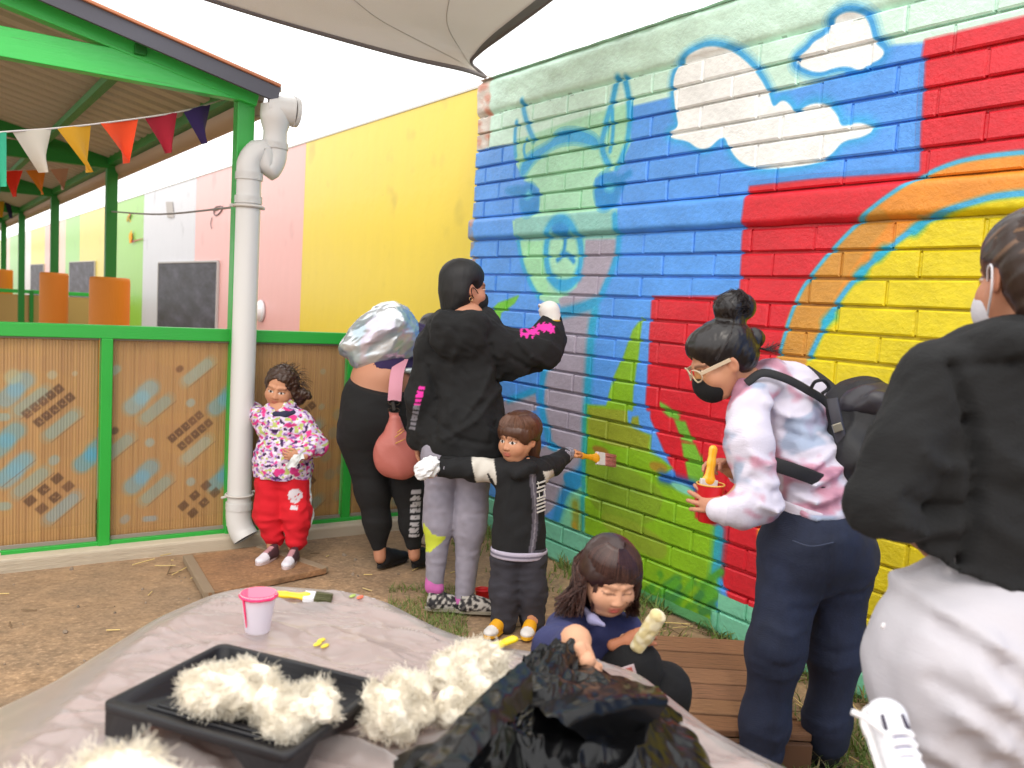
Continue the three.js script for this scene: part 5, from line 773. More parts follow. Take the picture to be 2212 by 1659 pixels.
// ---- woman bending towards the wall with a silver backpack
{ const D = depthOf(onY(850, 1232, 0)), j = (u, v, dz = 0) => at(u, v, D + dz), px = D / FOCAL, P = figure('woman in black leggings bending away under a silver backpack', j(850, 1215));
  const sk = SK.b, H = headFrame(j(935, 726, 0.55), dirOf(0.6, -0.7, 0.5), dirOf(0.5, 0.4, 0.6), 0.2);
  const body = new Blob(0.04).cap(j(810, 880), j(826, 815, 0.04), 66 * px, 62 * px, { n: FH, s: 0.75, c: sk }).cap(j(826, 815, 0.04), j(885, 745, 0.35), 60 * px, 58 * px, { n: UP, s: 0.7, c: sk }).legs([j(785, 930), j(806, 1060), j(818, 1150), j(821, 1205)], [44 * px, 24 * px, 16 * px, 13 * px], [j(864, 930), j(884, 1060), j(892, 1150), j(895, 1200)], [40 * px, 22 * px, 15 * px, 13 * px], { c: sk }).chain([j(905, 765, 0.3), j(890, 850, 0.2), j(915, 880, 0.45)], [28 * px, 22 * px, 16 * px], { c: sk });
  part('body', [body.mesh(0.012), headGeo(H, sk, { cell: 0.006, neck: j(905, 740, 0.42) }), handGeo(j(915, 880, 0.45), dirOf(0.5, 0, 1), dirOf(0, 1, 0.2), 0.16, { c: sk, cell: 0.005 })], bodyM, P);
  part('hair', hairGeo(H, [[0, 0.2, -0.12, 0.4, 0.38, 0.44], [0, -0.1, -0.25, 0.34, 0.34, 0.28], [0, -0.02, 0.42, 0.26, 0.4, 0.36, 1]], { cell: 0.007 }), hairM('#1c1412'), P);
  const lg = new Blob(0.06).ell(j(800, 905), [64 * px, 84 * px, 76 * px], [RH, UP, FH]).ell(j(848, 905, 0.02), [58 * px, 82 * px, 74 * px], [RH, UP, FH]).cap(j(812, 850), j(824, 830, 0.02), 66 * px, 64 * px, { n: FH, s: 0.8 }).legs([j(786, 945), j(806, 1060), j(815, 1130), j(818, 1178)], [56 * px, 34 * px, 25 * px, 17 * px], [j(866, 945), j(884, 1060), j(890, 1130), j(893, 1174)], [49 * px, 30 * px, 23 * px, 17 * px]);
  lg.cut(j(812, 824, 0.02), dirOf(0.16, 1, -0.25)); lg.disp = folds(0.003, 14, RH, 0.35, 2);
  const lc = lin('#0e0d0e'), l0 = j(897, 1108, -0.05), prt = (p) => { const x = p.clone().sub(l0).dot(RH) / px, y = (p.y - l0.y) / px, z = p.clone().sub(l0).dot(FH); if (Math.abs(x) > 10 || Math.abs(y) > 52 || z > 0.07) return lc; const k = ((y + 60) % 14) / 14; return k > 0.32 && Math.abs(noise(y * 0.2, x * 0.3, 1)) < 0.42 ? lin('#bdb9bb') : lc; };
  part('leggings', lg.mesh(0.0065, prt), dyedM(), P);
  const tp = new Blob(0.05).cap(j(826, 800, 0.06), j(885, 745, 0.35), 68 * px, 66 * px, { n: dirOf(-0.2, 0.9, -0.3), s: 0.72 }).cap(j(880, 750, 0.3), j(905, 740, 0.42), 60 * px, 40 * px).chain([j(893, 765, 0.28), j(888, 850, 0.2), j(908, 876, 0.4)], [36 * px, 31 * px, 24 * px]); tp.cut(j(826, 806, 0.04), dirOf(-0.55, -0.8, -0.2)); tp.disp = folds(0.006, 14, dirOf(1, 0.4, 0.4), 0.5, 7); part('top', tp.mesh(0.009, false), cloth('#2a1b45'), P);
  for (const [u, v, dz, r] of [[818, 1206, 0.0, 0.55], [893, 1199, 0.04, 0.6]]) shoe(P, 'shoe', j(u, v + 14, dz).setY(0.004), dirOf(r, 0, 1), 0.225, { c: lin('#111013'), sole: '#1a191b', rough: 0.7 });
  // silver backpack, worn but a thing of its own
  const b0 = j(822, 735, 0.0), bp = thing('silver_backpack', 'shiny silver white backpack on the back of the bending woman', 'backpack', b0), bb = new Blob(0.05), ax = [dirOf(0.86, 0.5, 0.1), dirOf(-0.48, 0.84, 0.2), FH];
  bb.ell(j(825, 730, 0), [72 * px, 62 * px, 0.10], ax); bb.ell(j(848, 700, 0.02), [48 * px, 44 * px, 0.09], ax); bb.ell(j(780, 745, 0), [44 * px, 28 * px, 0.06], ax); bb.ell(j(868, 728, 0.05), [36 * px, 48 * px, 0.08], ax); bb.ell(j(800, 775, 0.0), [40 * px, 26 * px, 0.07], ax); bb.ell(j(750, 748, 0.0), [14 * px, 10 * px, 0.03], ax); bb.disp = (x, y, z) => folds(0.009, 10, dirOf(0.8, 0.5, 0), 0.5, 4)(x, y, z) + folds(0.0018, 30, dirOf(0.8, 0.5, 0), 0.5, 4)(x, y, z);
  part('pack', bb.mesh(0.0055, (p) => { const a = noise(p.x * 9, p.y * 9, p.z * 9 + 2), b = noise(p.x * 11 + 5, p.y * 12, p.z * 9); return mix3(mix3(lin('#c9ced2'), lin('#aebfc8'), smooth(0.05, 0.3, a)), lin('#c6c0ce'), smooth(0.1, 0.35, b)); }), mat(0xffffff, 0.24, { vertexColors: true, metalness: 0.6, clearcoat: 0.5, clearcoatRoughness: 0.15 }), bp);
  part('strap', taper([j(858, 800, -0.03), j(880, 801, -0.03), j(905, 802, 0.0), j(926, 806, 0.02)], [0.008, 0.015, 0.015, 0.006], 8, 8), mat('#b9c4c6', 0.35, { metalness: 0.4 }), bp);
  // pink waist bag hanging on its strap
  const q = (u, v, dz = -0.16) => j(u, v, dz), pb = thing('waist_bag', 'dusty pink bag hanging from a pink strap beside the black leggings', 'bag', q(857, 975)), pm2 = mat('#b5665c', 0.5, { bumpMap: grain4, bumpScale: 0.001 }), bl = new Blob(0.03);
  bl.ell(q(850, 985), [44 * px, 48 * px, 0.05], [dirOf(1, 0, 0), UP, FH]); bl.cap(q(853, 908), q(851, 960), 14 * px, 32 * px, { n: FH, s: 0.7 }); bl.cap(q(880, 955), q(904, 985), 16 * px, 12 * px, { n: FH, s: 0.7 }); bl.ell(q(872, 1000), [36 * px, 34 * px, 0.045], [RH, UP, FH]); bl.disp = folds(0.004, 12, dirOf(-0.6, 1, 0), 0.4, 8); part('pouch', bl.mesh(0.005, false), pm2, pb);
  const strip = (pts, w) => sheet(8, 24, (s, t) => { const c = new THREE.CatmullRomCurve3(pts), p = c.getPoint(t); return p.addScaledVector(RH, (s - 0.5) * w).addScaledVector(FH, -0.004 * Math.sin(s * 3.14)); });
  part('strap', strip([q(868, 775, 0.0), q(858, 805, -0.1), q(854, 838, -0.15), q(852, 866)], 28 * px), mat('#c98a9a', 0.7), pb); part('strap', strip([q(850, 890), q(852, 902), q(853, 915)], 20 * px), pm2, pb); part('strap', taper([q(900, 985), q(918, 990, -0.2), q(934, 997, -0.24)], [0.012, 0.012, 0.008], 5, 8), mat('#a8432f', 0.6), pb);
  for (const v of [870, 886]) part('buckle', new THREE.TorusGeometry(12 * px, 0.0035, 6, 24).scale(1, 0.42, 1).applyMatrix4(new THREE.Matrix4().makeBasis(RH, UP, FH.clone().negate()).setPosition(q(851, v, -0.165))), mat('#4a4138', 0.25, { metalness: 0.9 }), pb); part('clasp', bar(q(848, 868, -0.168), q(852, 888, -0.168), 0.02, 0.008, FH), mat('#2a2622', 0.3, { metalness: 0.6 }), pb);
  for (const [a, b, c, d] of [[853, 945, 873, 930], [854, 958, 876, 948], [858, 935, 871, 924]]) part('zip', taper([q(a, b, -0.222), q((a + c) / 2, (b + d) / 2, -0.228), q(c, d, -0.215)], [0.0025, 0.002], 3, 6), mat('#d8a85a', 0.3, { metalness: 0.9 }), pb);
}
// ---- painter in the black hooded sweatshirt
{ const D = depthOf(onY(985, 1322, 0)), j = (u, v, dz = 0) => at(u, v, D + dz), px = D / FOCAL, P = figure('person in black hoodie and grey leggings painting with a white glove', j(985, 1300));
  const sk = SK.b, H = headFrame(j(1006, 624, 0.02), dirOf(0.86, -0.06, 0.45), dirOf(0.03, 1, 0.04), 112 * px);
  const body = new Blob(0.04).cap(j(1000, 700), j(988, 960), 62 * px, 58 * px, { n: FH, s: 0.7 }).chain([j(1050, 750), j(1160, 758, 0.06), j(1190, 690, 0.1)], [36 * px, 28 * px, 18 * px]).chain([j(938, 768), j(912, 866), j(902, 955, 0.06)], [30 * px, 24 * px, 18 * px]).legs([j(955, 985), j(955, 1095), j(940, 1262)], [36 * px, 26 * px, 15 * px], [j(1022, 985), j(1010, 1100), j(1004, 1292)], [36 * px, 26 * px, 15 * px]);
  body.inset = 0.018; body.p.forEach((q) => (q.c = sk)); part('body', [body.mesh(0.012), headGeo(H, sk, { neck: j(1000, 690, 0.02) }), handGeo(j(902, 960, 0.06), dirOf(0.1, -1, 0.1), dirOf(-1, 0, 0), 0.13, { c: sk })], bodyM, P);
  part('hair', hairGeo(H, [[0, 0.21, -0.1, 0.4, 0.37, 0.45], [0, -0.02, -0.22, 0.375, 0.42, 0.32], [0.2, -0.1, -0.16, 0.2, 0.3, 0.2], [-0.2, -0.1, -0.16, 0.2, 0.3, 0.2], [0, -0.34, -0.28, 0.3, 0.28, 0.17], [0.0, 0.0, 0.44, 0.3, 0.42, 0.36, 1], [-0.42, -0.06, 0.04, 0.13, 0.22, 0.14, 1], [0.42, -0.06, 0.04, 0.13, 0.22, 0.14, 1]], { amp: 0.006, k: 0.1 }), hairM('#0c0a0b', { roughness: 0.6 }), P);
  const mk = new Blob(0.02); mk.ell(H.P(0, -0.24, 0.24), [0.26 * H.s, 0.22 * H.s, 0.235 * H.s], H.B); mk.ell(H.P(0, -0.16, 0.36), [0.12 * H.s, 0.14 * H.s, 0.12 * H.s], H.B); mk.cut(H.P(0, -0.05, 0.4), H.y.clone().addScaledVector(H.z, -0.35).normalize()); part('mask', mk.mesh(0.0045, false), cloth('#0b0b0c'), P);
  part('mask_loop', tube([H.P(-0.22, -0.12, 0.2), H.P(-0.35, -0.02, 0.06), H.P(-0.38, 0.02, -0.04), H.P(-0.36, -0.12, -0.02), H.P(-0.25, -0.22, 0.14)], 0.0018, 16, 5), mat('#0b0b0c', 0.8), P);
  part('earring', new THREE.TorusGeometry(0.008, 0.0014, 6, 16).translate(...H.P(-0.36, -0.2, -0.03).toArray()), mat('#d9b27a', 0.25, { metalness: 1 }), P); part('earring', new THREE.TorusGeometry(0.008, 0.0014, 6, 16).translate(...H.P(0.36, -0.2, -0.03).toArray()), mat('#d9b27a', 0.25, { metalness: 1 }), P);
  const hd = new Blob(0.07), hn = dirOf(0.35, 0, 1);
  hd.cap(j(1002, 775), j(998, 945), 88 * px, 96 * px, { n: hn, s: 0.66 }).cap(j(948, 752), j(1048, 748), 54 * px, 56 * px, { n: hn, s: 0.9 }).cap(j(999, 940), j(999, 990), 95 * px, 90 * px, { n: hn, s: 0.7 });
  hd.chain([j(1052, 752), j(1110, 765, 0.03), j(1168, 756, 0.06)], [58 * px, 56 * px, 50 * px], { k: 0.05 }).chain([j(1168, 756, 0.06), j(1186, 722, 0.09), j(1191, 692, 0.1)], [47 * px, 37 * px, 27 * px], { k: 0.04 });
  hd.chain([j(940, 768), j(914, 862, 0), j(904, 945, 0.05)], [50 * px, 40 * px, 31 * px], { k: 0.03 });
  hd.chain([j(950, 700, -0.03), j(970, 708, -0.10), j(1016, 706, -0.10), j(1052, 692, -0.02), j(1046, 684, 0.05), j(1003, 682, 0.07), j(958, 690, 0.05), j(950, 700, -0.03)], [28 * px, 36 * px, 36 * px, 25 * px, 20 * px, 22 * px, 22 * px, 28 * px], { k: 0.045 });
  hd.ell(j(990, 742, -0.12), [66 * px, 40 * px, 0.05], [RH, dirOf(0, 1, -0.4), dirOf(0, 0.4, 1)], { k: 0.02 });
  hd.inset = 0.012; hd.cut(j(990, 984), dirOf(0, -1, 0)); const hc = creases([[[j(930, 790), j(948, 860), j(945, 940)], -0.012, 0.012], [[j(1070, 790), j(1040, 850), j(1000, 900)], 0.012, 0.014], [[j(1080, 840), j(1030, 900), j(960, 940)], 0.010, 0.013], [[j(940, 900), j(1000, 940), j(1060, 950)], -0.010, 0.012], [[j(1062, 742), j(1072, 790), j(1070, 830)], -0.012, 0.011], [[j(1120, 735), j(1150, 770), j(1190, 790)], 0.010, 0.012], [[j(1105, 770), j(1140, 792), j(1180, 800)], -0.010, 0.01], [[j(985, 760), j(975, 850), j(985, 930)], 0.008, 0.018]]); hd.disp = (x, y, z) => hc(x, y, z) + folds(0.013, 8, dirOf(0.5, 1, 0), 0.45, 3)(x, y, z) + folds(0.004, 24, dirOf(1, -0.6, 0), 0.4, 6)(x, y, z);
  const blk = lin('#0d0d0e'), pkc = lin('#e02f9c'), s0 = j(1160, 714, 0.0), l0 = j(905, 860, -0.06);
  const print = (p) => { const d = p.clone().sub(s0), x = d.dot(RH) / px, y = d.y / px; const top = 8 * Math.sin(x * 0.09 + 4.6) + 2; if (x > -36 && x < 38 && y > -14 + 0.22 * x && y < 16 + 0.22 * x && noise(x * 0.09, y * 0.14, 4) > -0.3 && Math.abs(y - 1 - 0.22 * x - 4 * Math.sin(x * 0.12)) < 9 + 3 * Math.sin(x * 0.5)) return pkc; const e = p.clone().sub(l0), ex = e.dot(RH) / px, ey = e.y / px, sl = ex - ey * 0.2; if (Math.abs(sl) < 7 && ey < 26 && ey > -70 && e.dot(FH) < 0.06 && ((ey + 100) % 9) > 2.4) return ey > -14 ? pkc : lin('#77747c'); return blk; };
  part('hoodie', hd.mesh(0.0065, print), dyedM({ bumpScale: 0.0016 }), P);
  const rib = new Blob(0.01).cap(j(998, 992), j(998, 992.5), 86 * px, 86 * px, { n: hn, s: 0.76 }); rib.cut(j(994, 976), V(0, 1, 0)).cut(j(994, 1001), V(0, -1, 0)); part('hem_rib', rib.mesh(0.007, false), cloth('#0f0f10'), P);
  const lg = new Blob(0.05).ell(j(990, 970), [76 * px, 60 * px, 56 * px], [RH, UP, FH]).legs([j(954, 1000), j(951, 1090), j(948, 1130), j(939, 1258)], [43 * px, 30 * px, 29 * px, 19 * px], [j(1024, 1000), j(1017, 1100), j(1014, 1140), j(1003, 1288)], [43 * px, 32 * px, 31 * px, 20 * px]); lg.cut(j(990, 960), V(0, 1, 0)); lg.disp = (x, y, z) => folds(0.002, 24, RH, 0.3, 2)(x, y, z);
  const gy0 = lin('#8f8a96'), w0 = j(935, 1168, -0.06);
  part('leggings', lg.mesh(0.0055, (p) => { const d = p.clone().sub(w0), x = d.dot(RH) / px, y = d.y / px; const inside = d.dot(FH) < 0.05 && x < 26 && x > -24 && y < 34 && ((y < 6 + 0.9 * x + 8 && y > -22 + 1.0 * x && x > -8) || (x <= -2 && y > -34 + 0.6 * (x + 20) && y < 34 - 0.9 * (x + 24))) && !(x > -4 && y > 12 - x * 0.1); const n = 1 + 0.15 * noise(p.x * 40, p.y * 40, p.z * 40); return inside ? lin('#c4cf3c') : gy0.map((v) => v * n); }), dyedM({ roughness: 0.75 }), P);
  for (const [u, v] of [[938, 1268], [1003, 1299]]) part('sock', new Blob(0.02).chain([j(u, v - 22), j(u, v - 2), j(u + 8, v + 4, -0.01)], [18.5 * px, 18 * px, 12 * px]).mesh(0.005, false), cloth('#c465a8'), P);
  const sc = (f, u, s, q, p) => { const n = noise(p.x * 60, p.y * 60, p.z * 60); return n > 0.12 ? lin('#b9b3ab') : n > -0.1 ? lin('#55504e') : lin('#17151a'); };
  for (const [u, v] of [[922, 1290], [986, 1326]]) shoe(P, 'shoe', j(u, v, -0.015).setY(0.004), dirOf(0.95, 0, 0.15), 0.205, { color: sc, sole: '#8f8878', laces: '#c9c4bc' });
  part('glove', [handGeo(j(1190, 690, 0.1), dirOf(-0.3, 1, 0.15), dirOf(0.35, 0.1, -1), 0.118, { c: lin('#dcdad6'), curl: [0.75, 0.85, 0.9, 0.9], side: -1, thumb: 0.6 }), new Blob(0.01).cap(j(1191, 692, 0.1), j(1187, 672, 0.1), 22 * px, 23 * px).mesh(0.004, () => lin('#d6d3cc'))], dyedM(), P, 'white knitted glove on the painting hand');
  part('glove_band', new THREE.TorusGeometry(22 * px, 0.004, 6, 24).rotateX(Math.PI / 2).translate(...j(1191, 692, 0.1).toArray()), mat('#c9a52c', 0.7), P);
}
// ---- boy in the black zip jacket, arms spread, brush on the wall
{ const D = depthOf(onY(1110, 1366, 0)) + 0.02, j = (u, v, dz = 0) => at(u, v, D + dz), px = D / FOCAL, P = figure('boy with a bowl haircut in black zip jacket stretching both arms out', j(1115, 1350));
  const sk = SK.a, H = headFrame(j(1119, 948, -0.01), dirOf(-0.62, -0.1, -0.78), dirOf(-0.03, 1, -0.03), 106 * px);
  const body = new Blob(0.03).cap(j(1122, 1020), j(1120, 1180), 40 * px, 44 * px, { n: FH, s: 0.75 }).legs([j(1097, 1200), j(1092, 1345)], [28 * px, 18 * px], [j(1145, 1200), j(1150, 1340)], [28 * px, 18 * px]).chain([j(1078, 1020), j(1020, 1012, 0), j(948, 1013, -0.02)], [18 * px, 14 * px, 10 * px]).chain([j(1165, 1012, 0.03), j(1195, 1000, 0.15), j(1226, 982, 0.24)], [17 * px, 14 * px, 10 * px]);
  body.p.forEach((q) => (q.c = sk));
  part('body', [body.mesh(0.01), headGeo(H, sk, { child: 1, neck: j(1124, 1018, 0), lip: lin('#a8524a') }), handGeo(j(1226, 982, 0.24), dirOf(0.72, 0.3, 0.55), dirOf(-0.3, 0.9, -0.4), 0.1, { c: lin('#c78a5e'), curl: [0.75, 0.8, 0.85, 0.9], side: 1 }), handGeo(j(950, 1013, -0.03), dirOf(-1, -0.05, -0.1), dirOf(0, 0.7, -0.7), 0.1, { c: sk, curl: 0.4, side: -1 })], bodyM, P);
  part('hair', hairGeo(H, [[0, 0.2, -0.1, 0.425, 0.38, 0.475], [0, 0.2, 0.2, 0.33, 0.17, 0.2], [0.24, 0.1, 0.02, 0.17, 0.2, 0.26], [-0.24, 0.1, 0.02, 0.17, 0.2, 0.26], [0, -0.16, -0.3, 0.33, 0.42, 0.2], [0.05, -0.5, -0.34, 0.22, 0.24, 0.13], [0.02, -0.2, 0.42, 0.33, 0.34, 0.42, 1], [-0.42, -0.1, 0.02, 0.12, 0.14, 0.12, 1], [0.42, -0.1, 0.02, 0.12, 0.14, 0.12, 1]], { amp: 0.012, freq: 20, k: 0.06 }), hairM('#4d2f20'), P);
  const hs = []; for (let i = 0; i < 260; i++) { const a = rr(-1.5, 1.5), x = 0.42 * Math.sin(a), z = -0.1 + 0.47 * Math.cos(a), q = H.P(x * 0.55, 0.52, z * 0.55), m2 = H.P(x * 0.98, 0.36, z * 0.98), e = H.P(x * 0.97 + rr(-0.02, 0.02), 0.1 + rr(-0.06, 0.03), z * 0.96 + 0.015); hs.push([[q, m2, e], 0.0014, 0.0008]); } part('fringe', strandsGeo(hs, 6, 3), hairM('#664330'), P).userData.kind = 'stuff';
  const jk = new Blob(0.035).cap(j(1121, 1030), j(1121, 1175), 50 * px, 59 * px, { n: dirOf(-0.15, 0, 1), s: 0.72 }).cap(j(1082, 1024), j(1160, 1022, 0.02), 25 * px, 24 * px).chain([j(1082, 1020), j(1020, 1013), j(952, 1012, -0.02)], [29 * px, 25 * px, 19 * px], { k: 0.02 }).chain([j(1164, 1016, 0.03), j(1193, 1004, 0.14), j(1221, 985, 0.22)], [27 * px, 23 * px, 17 * px], { k: 0.02 });
  jk.chain([j(1100, 1012, -0.04), j(1122, 1024, -0.075), j(1146, 1010, -0.045), j(1146, 1002, 0.04), j(1110, 1000, 0.04)], [12 * px, 12 * px, 12 * px, 13 * px, 12 * px], { k: 0.02 });
  jk.cut(j(1121, 1189), V(0, -1, 0)); jk.disp = folds(0.006, 15, dirOf(0.3, 1, 0), 0.5, 11);
  const bk = lin('#101012'), wh = lin('#c9c3b8'), zp = lin('#5a5660'), z0 = j(1142, 1030, 0), aL = j(1048, 1015, 0), aR = j(1183, 1010, 0.1), t0 = j(1168, 1060, 0);
  part('jacket', jk.mesh(0.005, (p) => { let d = p.clone().sub(aL), x = d.dot(RH) / px, y = d.y / px; if (x > -30 && x < 26 && Math.abs(y) < 34) { const gap = x - 2 + 0.5 * y, e = x + 0.25 * y; if (e > -24 && e < 24 && !(y < -2 && Math.abs(gap - 4) < 2 + -0.12 * (y + 2))) return wh; }
    d = p.clone().sub(aR); x = d.dot(RH) / px; y = d.y / px; if (Math.abs(x + 0.3 * y) < 11 && Math.abs(y) < 30 && y < 4) return wh;
    d = p.clone().sub(z0); y = -d.y / px; x = d.dot(RH) / px - (8 + 9 * Math.sin(clamp(y / 160) * 2.9) + 0.02 * y); if (Math.abs(x) < 6.5 && d.dot(FH) < 0.03 && y > -12) return Math.abs(x) < 1.3 ? lin('#8a8690') : zp;
    return bk; }), dyedM(), P);
  const rb = new Blob(0.01).cap(j(1121, 1192), j(1121, 1192.5), 62 * px, 62 * px, { n: dirOf(-0.15, 0, 1), s: 0.8 }); rb.cut(j(1121, 1183), V(0, 1, 0)).cut(j(1121, 1200), V(0, -1, 0)); part('hem_band', rb.mesh(0.0045, (p) => { const y = (p.y - j(1121, 1192).y) / px; return Math.abs(y) < 2 ? lin('#6d6878') : lin('#b4acbd'); }), dyedM(), P);
  // stacked white letter bars beside the zip
  for (const [v, k, w] of [[1042, -0.3, 22], [1052, 0.1, 20], [1060, -0.2, 22], [1074, 0, 22], [1080, -0.15, 20], [1088, -0.2, 24], [1096, -0.25, 22], [1104, -0.25, 22]]) { const n = dirOf(-0.15 + 0.55, 0, -0.83), c = j(1169, v, -0.082 + 0.0); part('letter_bar', bar(c.clone().addScaledVector(dirOf(0.83, 0.25, 0.5), -w * 0.5 * px), c.clone().addScaledVector(dirOf(0.83, 0.25, 0.5), w * 0.5 * px), 0.003, 0.0058, UP, 0), mat('#c5c1ba', 0.8), P); }
  for (const [u, v, du] of [[1162, 1047, 0], [1176, 1066, 0], [1164, 1068, 0]]) part('letter_bar', bar(j(u, v - 7, -0.083), j(u + 2, v + 7, -0.083), 0.003, 0.006, FH, 0), mat('#c5c1ba', 0.8), P);
  for (const [a, r, z] of [[[956, 1012], 18, -0.02], [[1219, 986], 17, 0.215]]) { const cf = new Blob(0.005), e = a[0] < 1000 ? -1 : 1; cf.cap(j(a[0], a[1], z), j(a[0] + e * 9, a[1] - (e > 0 ? 6 : 0), z + (e > 0 ? 0.035 : -0.004)), r * px, (r - 1) * px); part('cuff', cf.mesh(0.004, (p) => (Math.sin(p.clone().dot(RH) * 900) > 0.2 ? lin('#b8b3bd') : lin('#3c3a44'))), dyedM(), P); }
  const tr = new Blob(0.03).cap(j(1103, 1195), j(1140, 1195), 38 * px, 38 * px, { n: FH, s: 0.8 }).legs([j(1099, 1210), j(1092, 1275), j(1090, 1342)], [38 * px, 33 * px, 29 * px], [j(1144, 1210), j(1148, 1275), j(1150, 1335, 0.02)], [37 * px, 32 * px, 28 * px]); tr.cut(j(1120, 1180), V(0, 1, 0)); tr.disp = (x, y, z) => folds(0.006, 20, RH, 0.3, 9)(x, y, z);
  part('jeans', tr.mesh(0.006, (p) => { const n = 0.5 + 0.5 * fbm(p.x * 14, p.y * 9, p.z * 14); return mix3(lin('#232228'), lin('#3d3b44'), n); }), dyedM(), P);
  const sc = (f, u, s) => (f > 0.72 ? lin('#d9d4cf') : f > 0.46 && f < 0.7 && u > 0.16 ? lin('#e3a416') : f > 0.3 && f < 0.4 ? lin('#3a2e1c') : lin('#e0a012'));
  shoe(P, 'shoe', j(1094, 1346, 0.03).setY(0.004), dirOf(-0.45, 0, -0.9), 0.17, { color: sc, sole: '#d8a21c', laces: '#e8e2d6' }); shoe(P, 'shoe', j(1152, 1340, 0.05).setY(0.004), dirOf(-0.2, 0, -1), 0.17, { color: sc, sole: '#d8a21c', laces: '#e8e2d6' });
  { const c = j(921, 1013, -0.05), o = thing('crumpled_foil', 'crumpled shiny white plastic scrap in the left hand of the boy', 'plastic scrap', c), b = new Blob(0.012); b.ell(c, [26 * px, 20 * px, 0.035], [dirOf(0.9, 0.4, 0), dirOf(-0.4, 0.9, 0), FH]); b.cap(j(915, 1022, -0.05), j(902, 1034, -0.07), 9 * px, 2 * px); b.cap(j(935, 1000, -0.05), j(948, 1008, -0.05), 12 * px, 8 * px); b.disp = folds(0.011, 34, dirOf(0.8, 0.4, 0), 0.5, 3); part('scrap', b.mesh(0.0035, false), mat('#e2e4e6', 0.22, { clearcoat: 0.6 }), o); }
  brush(j(1228, 980, 0.26), j(1330, 996, 0.52), dirOf(0.1, 0.3, -1), 0.058, "yellow handled brush loaded with pink paint in the boy's hand against the wall", ['#eda61a', '#d8d0d4', '#d88a86']);
}
